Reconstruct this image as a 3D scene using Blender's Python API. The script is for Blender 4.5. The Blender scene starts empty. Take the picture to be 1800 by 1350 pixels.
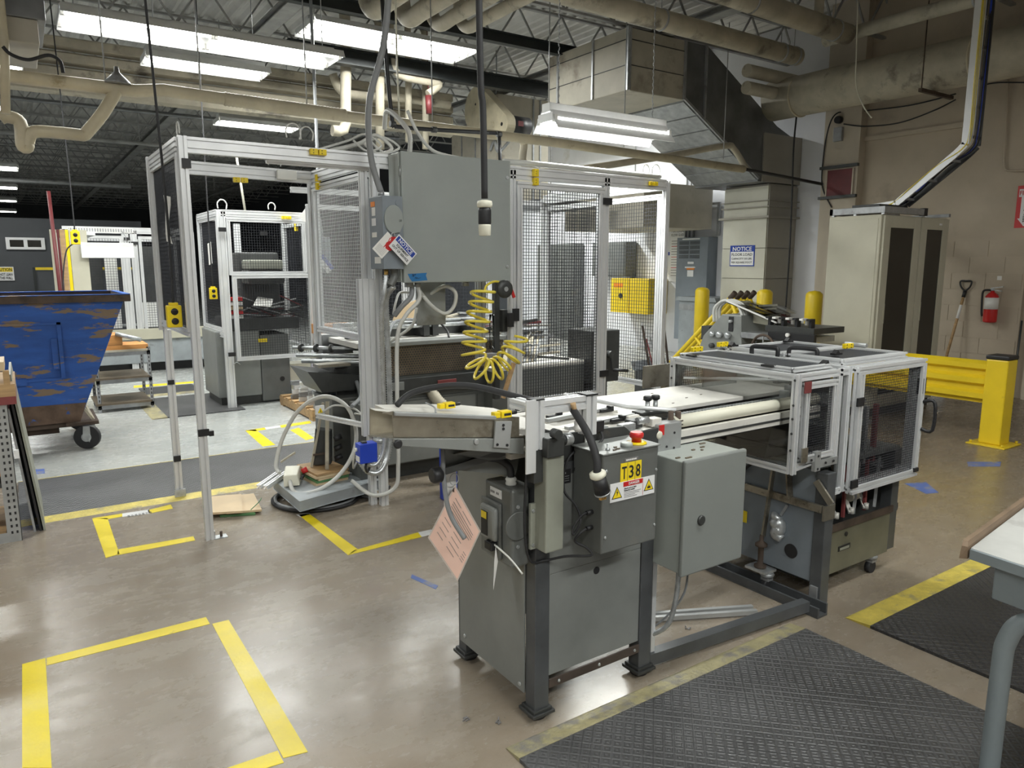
import bpy, math, random
from mathutils import Vector as V, Matrix
random.seed(7)
SC = bpy.context.scene
COL = SC.collection
# ---------------- camera ----------------
CAMZ = 1.6; PITCH = math.radians(9.27); AZ = math.radians(34); FPX = 1280.0
cd = bpy.data.cameras.new('camera'); cam = bpy.data.objects.new('camera', cd); COL.objects.link(cam)
cd.sensor_width = 36; cd.lens = FPX/1800*36; cd.clip_end = 200; cd.clip_start = .05
cam.location = (0, 0, CAMZ); cam.rotation_euler = (math.pi/2-PITCH, 0, -AZ)
SC.camera = cam
# ---------------- world, exposure ----------------
w = bpy.data.worlds.new('world'); SC.world = w; w.use_nodes = True
w.node_tree.nodes['Background'].inputs[0].default_value = (.75, .82, 1, 1)
w.node_tree.nodes['Background'].inputs[1].default_value = .25
SC.view_settings.view_transform = 'Standard'; SC.view_settings.look = 'None'
SC.view_settings.exposure = 0.0; SC.view_settings.gamma = 1; SC.view_settings.use_curve_mapping = False
LAMP = 1.0      # one factor for every ceiling fixture

# ---------------- where a ray through a photo point meets a plane at real depth ----------------
def ray(px, py):
    x = (px-900)/FPX; y = (675-py)/FPX
    f = math.cos(PITCH)+y*math.sin(PITCH); z = -math.sin(PITCH)+y*math.cos(PITCH)
    return (f*math.sin(AZ)+x*math.cos(AZ), f*math.cos(AZ)-x*math.sin(AZ), z)
def aX(px, py, X): d = ray(px, py); t = X/d[0]; return (X, d[1]*t, CAMZ+d[2]*t)
def aY(px, py, Y): d = ray(px, py); t = Y/d[1]; return (d[0]*t, Y, CAMZ+d[2]*t)
def aZ(px, py, Z=0): d = ray(px, py); t = (Z-CAMZ)/d[2]; return (d[0]*t, d[1]*t, Z)

# ---------------- materials ----------------
MATS = {}
def mat(name, rgb, rough=.5, metal=0., var=.06, scale=6., bump=0., bscale=60., dirt=None, dscale=3., dthr=.55, dsoft=.12, stretch=(1, 1, 1), emit=0, alpha=1, trans=0, coat=0, rvar=0.):
    m = bpy.data.materials.new(name); m.use_nodes = True; nt = m.node_tree; N = nt.nodes; L = nt.links
    b = N['Principled BSDF']; b.inputs['Roughness'].default_value = rough; b.inputs['Metallic'].default_value = metal
    b.inputs['Base Color'].default_value = (*rgb, 1)
    if trans: b.inputs['Transmission Weight'].default_value = trans; b.inputs['IOR'].default_value = 1.3
    if alpha < 1: b.inputs['Alpha'].default_value = alpha
    if emit: b.inputs['Emission Color'].default_value = (*rgb, 1); b.inputs['Emission Strength'].default_value = emit
    if coat: b.inputs['Coat Weight'].default_value = coat
    tc = N.new('ShaderNodeTexCoord'); mp = N.new('ShaderNodeMapping'); mp.inputs['Scale'].default_value = stretch
    L.new(tc.outputs['Object'], mp.inputs[0])
    last = None
    if var:
        n = N.new('ShaderNodeTexNoise'); n.inputs['Scale'].default_value = scale; n.inputs['Detail'].default_value = 6; n.inputs['Roughness'].default_value = .6
        L.new(mp.outputs[0], n.inputs['Vector'])
        mx = N.new('ShaderNodeMix'); mx.data_type = 'RGBA'
        r = N.new('ShaderNodeMapRange'); r.inputs[1].default_value = .3; r.inputs[2].default_value = .7
        L.new(n.outputs[0], r.inputs[0]); L.new(r.outputs[0], mx.inputs[0])
        mx.inputs[6].default_value = (*[c*(1-var*2) for c in rgb], 1); mx.inputs[7].default_value = (*[min(1, c*(1+var*2)) for c in rgb], 1)
        last = mx.outputs[2]
        if rvar:
            q = N.new('ShaderNodeMapRange'); q.inputs[1].default_value = .3; q.inputs[2].default_value = .7; q.inputs[3].default_value = rough-rvar; q.inputs[4].default_value = rough+rvar
            L.new(n.outputs[0], q.inputs[0]); L.new(q.outputs[0], b.inputs['Roughness'])
    if dirt:
        n = N.new('ShaderNodeTexNoise'); n.inputs['Scale'].default_value = dscale; n.inputs['Detail'].default_value = 9; n.inputs['Roughness'].default_value = .65
        L.new(mp.outputs[0], n.inputs['Vector'])
        r = N.new('ShaderNodeMapRange'); r.inputs[1].default_value = dthr; r.inputs[2].default_value = dthr+dsoft
        L.new(n.outputs[0], r.inputs[0])
        mx = N.new('ShaderNodeMix'); mx.data_type = 'RGBA'; L.new(r.outputs[0], mx.inputs[0])
        if last: L.new(last, mx.inputs[6])
        else: mx.inputs[6].default_value = (*rgb, 1)
        mx.inputs[7].default_value = (*dirt, 1); last = mx.outputs[2]
    if last: L.new(last, b.inputs['Base Color'])
    if bump:
        n = N.new('ShaderNodeTexNoise'); n.inputs['Scale'].default_value = bscale; n.inputs['Detail'].default_value = 4
        L.new(tc.outputs['Object'], n.inputs['Vector'])
        bp = N.new('ShaderNodeBump'); bp.inputs['Strength'].default_value = bump; bp.inputs['Distance'].default_value = .004
        L.new(n.outputs[0], bp.inputs['Height']); L.new(bp.outputs[0], b.inputs['Normal'])
    MATS[name] = m; return m
mat('aluminium', (.78, .79, .80), .38, .4, .05, 3, stretch=(1, 1, .3))
mat('aluminium_dull', (.42, .43, .43), .45, .5, .08, 5)
mat('steel_wire', (.45, .46, .46), .4, .6, 0)
mat('black_wire', (.035, .037, .045), .45, .2, 0)
mat('black', (.018, .018, .02), .45, 0, 0)
mat('black_rubber', (.022, .022, .024), .65, 0, .1)
mat('zinc', (.55, .57, .58), .35, .7, .12, 25)
mat('galvanised', (.36, .37, .38), .42, .5, .12, 9, dirt=(.12, .11, .1), dscale=2, dthr=.62)
mat('machine_grey', (.15, .157, .15), .42, .15, .08, 5, dirt=(.20, .19, .165), dscale=4, dthr=.6, rvar=.06)
mat('machine_light', (.235, .245, .235), .4, .1, .06, 4, dirt=(.15, .14, .12), dscale=3, dthr=.62)
mat('machine_dark', (.055, .057, .056), .42, .25, .1, 8, dirt=(.12, .10, .08), dscale=7, dthr=.64)
mat('frame_grey', (.09, .095, .1), .4, .2, .1, 8)
mat('box_grey', (.315, .34, .325), .42, 0, .025, 4)
mat('box_pale', (.40, .43, .405), .38, 0, .03, 4, dirt=(.25, .27, .24), dscale=5, dthr=.62)
mat('cover_olive', (.30, .31, .26), .45, 0, .05, 5)
mat('blue_grey', (.22, .25, .28), .45, 0, .03)
mat('cabinet_beige', (.50, .48, .38), .5, 0, .03, 3)
mat('cream_paint', (.56, .5, .36), .5, 0, .1, 3, dirt=(.30, .23, .12), dscale=4, dthr=.6)
mat('cream_wrap', (.44, .40, .31), .7, 0, .12, 3, bump=.3, bscale=25, dirt=(.17, .15, .12), dscale=2.5, dthr=.56)
mat('duct_cream', (.42, .39, .32), .6, 0, .08, 2, dirt=(.25, .21, .16), dscale=1.3, dthr=.58, bump=.05)
mat('duct_metal', (.17, .175, .18), .4, .5, .12, 3)
mat('wall_white', (.74, .75, .79), .7, 0, .03, 1.2, bump=.1, bscale=40, dirt=(.62, .61, .60), dscale=1.2, dthr=.6)
mat('wall_taupe', (.49, .42, .325), .75, 0, .05, 1.5, bump=.2, bscale=35, dirt=(.38, .32, .25), dscale=1.1, dthr=.55)
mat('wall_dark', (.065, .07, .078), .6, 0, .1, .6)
mat('pilaster', (.50, .44, .35), .7, 0, .05, 2, bump=.1)
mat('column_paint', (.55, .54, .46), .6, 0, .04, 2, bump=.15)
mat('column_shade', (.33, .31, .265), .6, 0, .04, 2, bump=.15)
mat('deck', (.62, .61, .585), .6, .1, .12, .8, dirt=(.5, .49, .46), dscale=.7, dthr=.5, dsoft=.2)
mat('joist', (.30, .30, .29), .6, .1, .15, 3)
mat('dark_beam', (.02, .024, .024), .5, .1, .1)
mat('yellow', (.80, .58, .02), .38, 0, .04, 3, dirt=(.55, .38, .03), dscale=6, dthr=.66)
mat('yellow_plastic', (.85, .63, .01), .35, 0, .02)
mat('tape_yellow', (.83, .66, .02), .36, 0, .05, 5, dirt=(.42, .34, .08), dscale=9, dthr=.64, bump=.2, rvar=.08)
mat('tape_white', (.72, .72, .72), .45, 0, .05, 6)
mat('tape_blue', (.10, .16, .42), .5, 0, .1, 6, dirt=(.24, .23, .24), dscale=12, dthr=.5)
mat('mat_yellow', (.62, .50, .10), .5, 0, .12, 12, bump=1., bscale=70, dirt=(.33, .28, .14), dscale=10, dthr=.55)
mat('mat_yellow_worn', (.36, .32, .18), .5, 0, .12, 12, bump=1., bscale=70, dirt=(.2, .19, .17), dscale=8, dthr=.5)
mat('bin_blue', (.022, .092, .36), .42, 0, .10, 4, dirt=(.21, .15, .10), dscale=2.4, dthr=.545, dsoft=.03, stretch=(1, 1, 4), bump=.15)
mat('bin_rust', (.13, .085, .06), .7, .2, .2, 8, dirt=(.04, .10, .32), dscale=6, dthr=.62, dsoft=.04)
mat('rust', (.085, .06, .045), .8, .1, .2, 9)
mat('stainless', (.36, .33, .27), .33, .75, .16, 6, dirt=(.17, .145, .11), dscale=5, dthr=.54, rvar=.1)
mat('table_dusty', (.74, .72, .67), .5, .2, .06, 5, dirt=(.32, .30, .27), dscale=14, dthr=.66)
mat('wood', (.42, .27, .13), .6, 0, .15, 3, stretch=(1, 8, 8))
mat('wood_orange', (.52, .24, .07), .5, 0, .15, 3, stretch=(1, 8, 8))
mat('plywood', (.62, .47, .29), .55, 0, .06, 3)
mat('paper', (.80, .79, .76), .7, 0, .02)
mat('pink_paper', (.88, .60, .50), .65, 0, .04, 6)
mat('pink_rim', (.60, .52, .47), .3, 0, .03)
mat('white_plastic', (.78, .78, .74), .4, 0, .02)
mat('ivory', (.72, .70, .58), .4, 0, .02)
mat('ink', (.02, .02, .02), .6, 0, 0)
mat('ink_grey', (.20, .19, .19), .6, 0, 0)
mat('sign_white', (.80, .80, .80), .4, 0, 0)
mat('sign_blue', (.015, .05, .33), .4, 0, 0)
mat('sign_red', (.55, .02, .02), .4, 0, 0)
mat('sign_yellow', (.88, .66, .02), .4, 0, 0)
mat('sign_orange', (.85, .25, .02), .4, 0, 0)
mat('red', (.55, .02, .02), .3, 0, 0, coat=.3)
mat('dark_red', (.13, .018, .02), .5, 0, .1)
mat('royal_blue', (.02, .06, .50), .35, 0, .04)
mat('hose_white', (.60, .60, .57), .4, 0, .03)
mat('hose_grey', (.25, .26, .27), .45, 0, .03)
mat('hose_yellow', (.88, .72, .08), .25, 0, .02, coat=.4)
mat('brass', (.75, .5, .18), .25, 1, .05)
mat('brown_guard', (.17, .135, .095), .5, .4, .12, 8)
mat('maroon', (.22, .05, .05), .5, 0, .1)
mat('fixture_white', (.70, .71, .70), .45, 0, .04)
mat('desk_grey', (.22, .255, .27), .45, 0, .03)
mat('desk_top', (.48, .48, .46), .5, 0, .08, 3, dirt=(.32, .31, .3), dscale=4, dthr=.6)
mat('dark_glass', (.012, .010, .008), .12, 0, .3, 3)
mat('tube_light', (1, .99, .96), .4, emit=18, var=0)
mat('green_edge', (.10, .25, .10), .6, 0, .1)
mat('grey_plate', (.33, .36, .38), .45, .1, .06, 6, dirt=(.2, .2, .19), dscale=8, dthr=.6)
def clear(name):
    m = bpy.data.materials.new(name); m.use_nodes = True; nt = m.node_tree; N = nt.nodes; L = nt.links
    N.remove(N['Principled BSDF']); t = N.new('ShaderNodeBsdfTransparent'); g = N.new('ShaderNodeBsdfGlossy'); g.inputs['Roughness'].default_value = .06
    t.inputs[0].default_value = (.88, .89, .88, 1); mx = N.new('ShaderNodeMixShader'); f = N.new('ShaderNodeFresnel'); f.inputs[0].default_value = 1.45
    L.new(f.outputs[0], mx.inputs[0]); L.new(t.outputs[0], mx.inputs[1]); L.new(g.outputs[0], mx.inputs[2]); L.new(mx.outputs[0], N['Material Output'].inputs[0]); MATS[name] = m
clear('polycarbonate')
def mat_floor():
    m = bpy.data.materials.new('floor_concrete'); m.use_nodes = True; nt = m.node_tree; N = nt.nodes; L = nt.links; b = N['Principled BSDF']
    tc = N.new('ShaderNodeTexCoord'); sx = N.new('ShaderNodeSeparateXYZ'); L.new(tc.outputs['Object'], sx.inputs[0])
    def noise(sc, det=6, ro=.6, st=None):
        n = N.new('ShaderNodeTexNoise'); n.inputs['Scale'].default_value = sc; n.inputs['Detail'].default_value = det; n.inputs['Roughness'].default_value = ro
        if st:
            mp = N.new('ShaderNodeMapping'); mp.inputs['Scale'].default_value = st; mp.inputs['Rotation'].default_value = (0, 0, .25); L.new(tc.outputs['Object'], mp.inputs[0]); L.new(mp.outputs[0], n.inputs['Vector'])
        else: L.new(tc.outputs['Object'], n.inputs['Vector'])
        return n.outputs[0]
    def mr(v, a, c, d=0, e=1):
        r = N.new('ShaderNodeMapRange'); L.new(v, r.inputs[0]); r.inputs[1].default_value = a; r.inputs[2].default_value = c; r.inputs[3].default_value = d; r.inputs[4].default_value = e; return r.outputs[0]
    def mix(f, a, c):
        x = N.new('ShaderNodeMix'); x.data_type = 'RGBA'; L.new(f, x.inputs[0])
        for i, v in ((6, a), (7, c)):
            if isinstance(v, tuple): x.inputs[i].default_value = (*v, 1)
            else: L.new(v, x.inputs[i])
        return x.outputs[2]
    def math_(op, a, c):
        x = N.new('ShaderNodeMath'); x.operation = op; L.new(a, x.inputs[0])
        if isinstance(c, (int, float)): x.inputs[1].default_value = c
        else: L.new(c, x.inputs[1])
        return x.outputs[0]
    n1 = noise(.9); n2 = noise(4, 9, .7, (1, 1.8, 1)); n3 = noise(48, 6, .6)
    brown = mix(mr(n1, .35, .65), (.255, .200, .145), (.36, .30, .232))
    brown = mix(mr(n2, .25, .75), brown, (.30, .26, .205))
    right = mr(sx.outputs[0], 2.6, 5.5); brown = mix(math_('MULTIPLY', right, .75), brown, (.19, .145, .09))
    grey = mix(mr(n1, .35, .65), (.39, .41, .40), (.47, .485, .47))
    a = mr(sx.outputs[1], 6.38, 6.42); c = math_('MULTIPLY', mr(sx.outputs[0], 4.6, 4.7), mr(sx.outputs[1], 4.7, 4.8))
    col = mix(math_('MAXIMUM', a, c), brown, grey)
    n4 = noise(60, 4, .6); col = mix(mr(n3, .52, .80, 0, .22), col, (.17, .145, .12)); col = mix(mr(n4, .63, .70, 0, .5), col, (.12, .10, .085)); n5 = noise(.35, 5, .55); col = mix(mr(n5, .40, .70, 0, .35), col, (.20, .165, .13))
    st = noise(3.5, 10, .75, (1, 2.2, 1)); col = mix(mr(st, .45, .80, 0, .22), col, (.46, .43, .38))
    for sc_, st_ in ((7, (1, 30, 1)), (9, (26, 1, 1))):
        col = mix(mr(noise(sc_, 2, .5, st_), .70, .74, 0, .28), col, (.50, .46, .40))
    L.new(col, b.inputs['Base Color'])
    L.new(mr(n2, .3, .7, .19, .34), b.inputs['Roughness'])
    bp = N.new('ShaderNodeBump'); bp.inputs['Strength'].default_value = .12; bp.inputs['Distance'].default_value = .004; L.new(noise(14, 5), bp.inputs['Height']); L.new(bp.outputs[0], b.inputs['Normal'])
    MATS['floor'] = m
mat_floor()
def mat_plate(name, rgb, rough=.42):   # raised diamond plate rubber
    m = bpy.data.materials.new(name); m.use_nodes = True; nt = m.node_tree; N = nt.nodes; L = nt.links; b = N['Principled BSDF']
    tc = N.new('ShaderNodeTexCoord'); b.inputs['Roughness'].default_value = rough
    ck = N.new('ShaderNodeTexChecker'); ck.inputs['Scale'].default_value = 42; L.new(tc.outputs['Object'], ck.inputs['Vector'])
    ws = []
    for k in (.785, -.785):
        mp = N.new('ShaderNodeMapping'); mp.inputs['Rotation'].default_value = (0, 0, k); L.new(tc.outputs['Object'], mp.inputs[0])
        wv = N.new('ShaderNodeTexWave'); wv.inputs['Scale'].default_value = 20; L.new(mp.outputs[0], wv.inputs['Vector']); ws.append(wv.outputs['Fac'])
    mx = N.new('ShaderNodeMix'); L.new(ck.outputs['Fac'], mx.inputs[0]); L.new(ws[0], mx.inputs[2]); L.new(ws[1], mx.inputs[3])
    bp = N.new('ShaderNodeBump'); bp.inputs['Strength'].default_value = .8; bp.inputs['Distance'].default_value = .004; L.new(mx.outputs[0], bp.inputs['Height']); L.new(bp.outputs[0], b.inputs['Normal'])
    n = N.new('ShaderNodeTexNoise'); n.inputs['Scale'].default_value = 3; n.inputs['Detail'].default_value = 8; L.new(tc.outputs['Object'], n.inputs['Vector'])
    c = N.new('ShaderNodeMix'); c.data_type = 'RGBA'; r = N.new('ShaderNodeMapRange'); r.inputs[1].default_value = .35; r.inputs[2].default_value = .7; L.new(n.outputs[0], r.inputs[0]); L.new(r.outputs[0], c.inputs[0])
    c.inputs[6].default_value = (*[v*.8 for v in rgb], 1); c.inputs[7].default_value = (*[v*1.25 for v in rgb], 1); L.new(c.outputs[2], b.inputs['Base Color'])
    MATS[name] = m
mat_plate('mat_rubber', (.088, .088, .09)); mat_plate('mat_rubber_dark', (.045, .045, .048))

# ---------------- mesh helpers ----------------
class M:
    def __init__(s): s.v = []; s.f = []; s.mi = []; s.sm = []; s.c = 0
    def use(s, i): s.c = i; return s
    def add(s, vs, fs, smooth=False):
        o = len(s.v); s.v += [tuple(p) for p in vs]
        for i, f in enumerate(fs):
            s.f.append([k+o for k in f]); s.mi.append(s.c); s.sm.append(smooth if isinstance(smooth, bool) else smooth[i])
        return s
    def box(s, x0, x1, y0, y1, z0, z1):
        if x0 > x1: x0, x1 = x1, x0
        if y0 > y1: y0, y1 = y1, y0
        if z0 > z1: z0, z1 = z1, z0
        return s.add([(x, y, z) for z in (z0, z1) for y in (y0, y1) for x in (x0, x1)],
                     [(0, 2, 3, 1), (4, 5, 7, 6), (0, 1, 5, 4), (2, 6, 7, 3), (0, 4, 6, 2), (1, 3, 7, 5)])
    def hexa(s, b, t):   # bottom 4, top 4 corners, counter-clockwise from above
        return s.add(list(b)+list(t), [(3, 2, 1, 0), (4, 5, 6, 7), (0, 1, 5, 4), (1, 2, 6, 5), (2, 3, 7, 6), (3, 0, 4, 7)])
    def obox(s, c, size, R):
        c = V(c); a, b, d = [k/2 for k in size]
        vs = [c+R@V((x, y, z)) for z in (-d, d) for y in (-b, b) for x in (-a, a)]
        return s.add(vs, [(0, 2, 3, 1), (4, 5, 7, 6), (0, 1, 5, 4), (2, 6, 7, 3), (0, 4, 6, 2), (1, 3, 7, 5)])
    def bar(s, p, q, w, h=None, up=(0, 0, 1)):
        h = h or w; p = V(p); q = V(q); d = q-p; L = d.length; d = d/L; u = V(up)
        if abs(d.dot(u)) > .98: u = V((0, 1, 0))
        r = d.cross(u).normalized(); u = r.cross(d)
        return s.obox((p+q)/2, (L, w, h), Matrix((d, r, u)).transposed())
    def tube(s, pts, r, n=8, closed=False, caps=True):
        P = [V(p) for p in pts]; m = len(P); rs = r if isinstance(r, (list, tuple)) else [r]*m
        d0 = (P[1]-P[0]).normalized(); u = V((0, 0, 1)) if abs(d0.z) < .9 else V((1, 0, 0))
        vs = []; 
        for i in range(m):
            a = P[i-1] if (i > 0 or closed) else P[0]; b = P[(i+1) % m] if (i < m-1 or closed) else P[-1]
            d = (b-a).normalized() if (b-a).length > 1e-9 else d0
            x = u.cross(d)
            if x.length < 1e-6: x = V((1, 0, 0)).cross(d)
            x.normalize(); u = d.cross(x).normalized()
            for k in range(n):
                t = 2*math.pi*k/n; vs.append(P[i]+(x*math.cos(t)+u*math.sin(t))*rs[i])
        fs = []
        for i in range(m if closed else m-1):
            j = (i+1) % m
            for k in range(n): fs.append((i*n+k, i*n+(k+1) % n, j*n+(k+1) % n, j*n+k))
        sm = [True]*len(fs)
        if not closed and caps: fs += [tuple(range(n))[::-1], tuple(range((m-1)*n, m*n))]; sm += [False, False]
        return s.add(vs, fs, sm)
    def cyl(s, p, q, r, n=16, r2=None): return s.tube([p, q], [r, r if r2 is None else r2], n)
    def lathe(s, prof, c, n=24, axis='z'):
        vs = []; m = len(prof)
        for r, h in prof:
            for k in range(n):
                t = 2*math.pi*k/n; a, b = r*math.cos(t), r*math.sin(t)
                p = {'z': (a, b, h), 'x': (h, a, b), 'y': (b, h, a)}[axis]; vs.append((c[0]+p[0], c[1]+p[1], c[2]+p[2]))
        fs = [(i*n+k, i*n+(k+1) % n, (i+1)*n+(k+1) % n, (i+1)*n+k) for i in range(m-1) for k in range(n)]
        sm = [True]*len(fs); fs += [tuple(range(n))[::-1], tuple(range((m-1)*n, m*n))]; sm += [False]*2
        return s.add(vs, fs, sm)
    def prism(s, poly, axis, a, b):   # polygon in the plane normal to axis, swept from a to b
        n = len(poly)
        def p(q, h): return {'x': (h, q[0], q[1]), 'y': (q[0], h, q[1]), 'z': (q[0], q[1], h)}[axis]
        return s.add([p(q, a) for q in poly]+[p(q, b) for q in poly], [tuple(range(n))[::-1], tuple(range(n, 2*n))]+[(i, (i+1) % n, n+(i+1) % n, n+i) for i in range(n)])
    def slot(s, p, q, w=.045, h=.045, up=(0, 0, 1)):   # T-slot profile: grooves along every face
        p = V(p); q = V(q); d = (q-p).normalized(); u = V(up)
        if abs(d.dot(u)) > .98: u = V((0, 1, 0))
        r = d.cross(u).normalized(); u = r.cross(d); g = .005; dp = .009
        def side(a, b, n_out):
            L = b-a; ln = L.length; t = L/ln; k = max(1, round(ln/.045)); out = [a]
            for i in range(k):
                c = a+t*(ln*(i+.5)/k); out += [c-t*g, c-t*g-n_out*dp, c+t*g-n_out*dp, c+t*g]
            return out
        c4 = [(-w/2, -h/2), (w/2, -h/2), (w/2, h/2), (-w/2, h/2)]; nn = [(0, -1), (1, 0), (0, 1), (-1, 0)]; poly = []
        for i in range(4): poly += side(V(c4[i]), V(c4[(i+1) % 4]), V(nn[i]))
        n = len(poly); vs = [p+r*a.x+u*a.y for a in poly]+[q+r*a.x+u*a.y for a in poly]
        return s.add(vs, [(i, (i+1) % n, n+(i+1) % n, n+i) for i in range(n)]+[tuple(range(n))[::-1], tuple(range(n, 2*n))])
    def wires(s, o, u, v, pitch=.025, r=.0016, pu=None):   # welded wire grid on the rectangle o, o+u, o+v
        o = V(o); u = V(u); v = V(v); nu = max(1, round(u.length/(pu or pitch))); nv = max(1, round(v.length/pitch)); nrm = u.cross(v).normalized()
        for i in range(nu+1): s.bar(o+u*(i/nu), o+u*(i/nu)+v, 2*r, 2*r, nrm)
        for i in range(nv+1): s.bar(o+v*(i/nv)+nrm*2*r, o+v*(i/nv)+u+nrm*2*r, 2*r, 2*r, nrm)
        return s
    def ribbed(s, pts, r, pitch=.012, depth=.0022, n=10):
        P = resample(pts, pitch/2); return s.tube(P, [r if i % 2 else r-depth for i in range(len(P))], n)
    def build(s, name, mats, parent=None, bevel=0, seg=2, org=None):
        me = bpy.data.meshes.new(name); o = bpy.data.objects.new(name, me)
        if parent is not None: off = ORG[parent]
        elif org is not None: off = V(org)
        else:
            xs, ys, zs = zip(*s.v); off = V(((min(xs)+max(xs))/2, (min(ys)+max(ys))/2, min(zs)))
        me.from_pydata([tuple(V(p)-off) for p in s.v], [], s.f)
        for m in ([mats] if isinstance(mats, str) else mats): me.materials.append(MATS[m])
        me.polygons.foreach_set('material_index', s.mi); me.polygons.foreach_set('use_smooth', s.sm)
        me.update(); COL.objects.link(o)
        if parent is not None: o.parent = parent
        else: o.location = off
        ORG[o] = off.copy()
        if bevel:
            b = o.modifiers.new('bevel', 'BEVEL'); b.width = bevel; b.segments = seg; b.limit_method = 'ANGLE'; b.angle_limit = math.radians(50)
        return o
ORG = {}
def resample(pts, d):
    P = [V(p) for p in pts]; out = [P[0]]; acc = 0; 
    for a, b in zip(P, P[1:]):
        L = (b-a).length
        if L < 1e-9: continue
        t = d-acc
        while t <= L: out.append(a+(b-a)*(t/L)); t += d
        acc = (acc+L) % d
    return out
def sp(pts, n=8, closed=False):   # Catmull-Rom
    P = [V(p) for p in pts]; m = len(P); out = []
    for i in range(m if closed else m-1):
        if closed: a, b, c, d = P[i-1], P[i], P[(i+1) % m], P[(i+2) % m]
        else: a, b, c, d = P[max(i-1, 0)], P[i], P[i+1], P[min(i+2, m-1)]
        for k in range(n):
            t = k/n; out.append(.5*((2*b)+(c-a)*t+(2*a-5*b+4*c-d)*t*t+(3*b-a-3*c+d)*t**3))
    if not closed: out.append(P[-1])
    return out
def tag(o, label=None, cat=None, group=None, kind=None):
    if label: o['label'] = label
    if cat: o['category'] = cat
    if group: o['group'] = group
    if kind: o['kind'] = kind
    return o
def T(name, label, cat, loc, group=None):
    o = bpy.data.objects.new(name, None); o.empty_display_size = .1; COL.objects.link(o); o.location = loc; ORG[o] = V(loc)
    return tag(o, label, cat, group)
def one(m, name, mats, label, cat, bevel=0, group=None): return tag(m.build(name, mats, None, bevel), label, cat, group)
def struct(m, name, mats, bevel=0): return tag(m.build(name, mats, None, bevel, org=(0, 0, 0)), kind='structure')
def dup(root, d, label=None, top=True):
    r = root.copy(); COL.objects.link(r); r.location = root.location+V(d); ORG[r] = ORG[root]+V(d)
    if label: r['label'] = label
    for ch in list(root.children):
        c = ch.copy(); COL.objects.link(c); c.parent = r; ORG[c] = ORG[r]
        for g_ in ch.children:
            e = g_.copy(); COL.objects.link(e); e.parent = c; ORG[e] = ORG[c]
    return r
def text(s, o, xd, yd, h, mt, parent, name='lettering', w=None, bold=0, align='LEFT', sp_=1.0):
    """flat print: o lower-left (or centre) point, xd reading direction, yd up; h capital height; w total width"""
    cu = bpy.data.curves.new(name, 'FONT'); cu.body = s; cu.size = 1; cu.extrude = .002; cu.offset = bold; cu.align_x = 'LEFT'; cu.resolution_u = 2; cu.space_line = sp_
    ob = bpy.data.objects.new(name, cu); me = bpy.data.meshes.new_from_object(ob); bpy.data.objects.remove(ob)
    xs = [v.co.x for v in me.vertices]; W = max(xs)-min(xs); x0 = min(xs)
    k = h/.69; kx = (w/W) if w else k; xd = V(xd).normalized(); yd = V(yd).normalized(); nd = xd.cross(yd)
    o = V(o)-ORG[parent]
    if align == 'CENTER': o = o-xd*(W*kx/2)
    for v in me.vertices: v.co = o+xd*((v.co.x-x0)*kx)+yd*(v.co.y*k)+nd*(.0004 if v.co.z > 0 else 0)
    me.materials.clear(); me.materials.append(MATS[mt]); me.name = name
    t = bpy.data.objects.new(name, me); COL.objects.link(t); t.parent = parent; ORG[t] = ORG[parent]; return t
def frame_panel(parent, o, u, v, fw=.045, wire='black_wire', pitch=.025, r=.0016, name='mesh_door', inner=True, mt='aluminium'):
    """framed welded-mesh door: o corner, u and v edge vectors"""
    o = V(o); u = V(u); v = V(v); U = u.normalized(); W = v.normalized(); n = U.cross(W); h = fw/2
    f = M(); f.slot(o+W*h, o+u+W*h, fw, fw, n); f.slot(o+v-W*h, o+u+v-W*h, fw, fw, n)
    f.slot(o+U*h+W*fw, o+U*h+v-W*fw, fw, fw, n); f.slot(o+u-U*h+W*fw, o+u-U*h+v-W*fw, fw, fw, n)
    fo = f.build(name, mt, parent)
    g = M().wires(o+U*fw+W*fw, u-U*2*fw, v-W*2*fw, pitch, r)
    tag(g.build('wire_mesh', wire, fo), kind='stuff'); return fo
def block(parent, name, mt, x0, x1, y0, y1, z0, z1, bevel=.002): return M().box(x0, x1, y0, y1, z0, z1).build(name, mt, parent, bevel)
mat('door_grey_shaded', (.235, .25, .238), .42, 0, .025, 4)  # darker tone stands in for weaker light on the near enclosure's front
mat('lid_wire', (.13, .135, .145), .4, .3, 0)
mat('end_panel_paint', (.15, .145, .105), .45, 0, .1, 5)
# ================= THE SETTING =================
CZ = 5.2
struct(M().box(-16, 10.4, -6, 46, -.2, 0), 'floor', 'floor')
m = M(); prof = []; x = -16
while x < 10.6: prof += [(x, CZ), (x+.05, CZ+.04), (x+.10, CZ+.04), (x+.15, CZ)]; x += .19
vs = []
for (x, z) in prof: vs += [(x, -6, z), (x, 46, z)]
m.add(vs, [(2*i, 2*i+1, 2*i+3, 2*i+2) for i in range(len(prof)-1)])
m.box(-16, 10.6, -6, 46, CZ+.06, CZ+.2)
ceil = struct(m, 'ceiling', 'deck')
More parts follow.
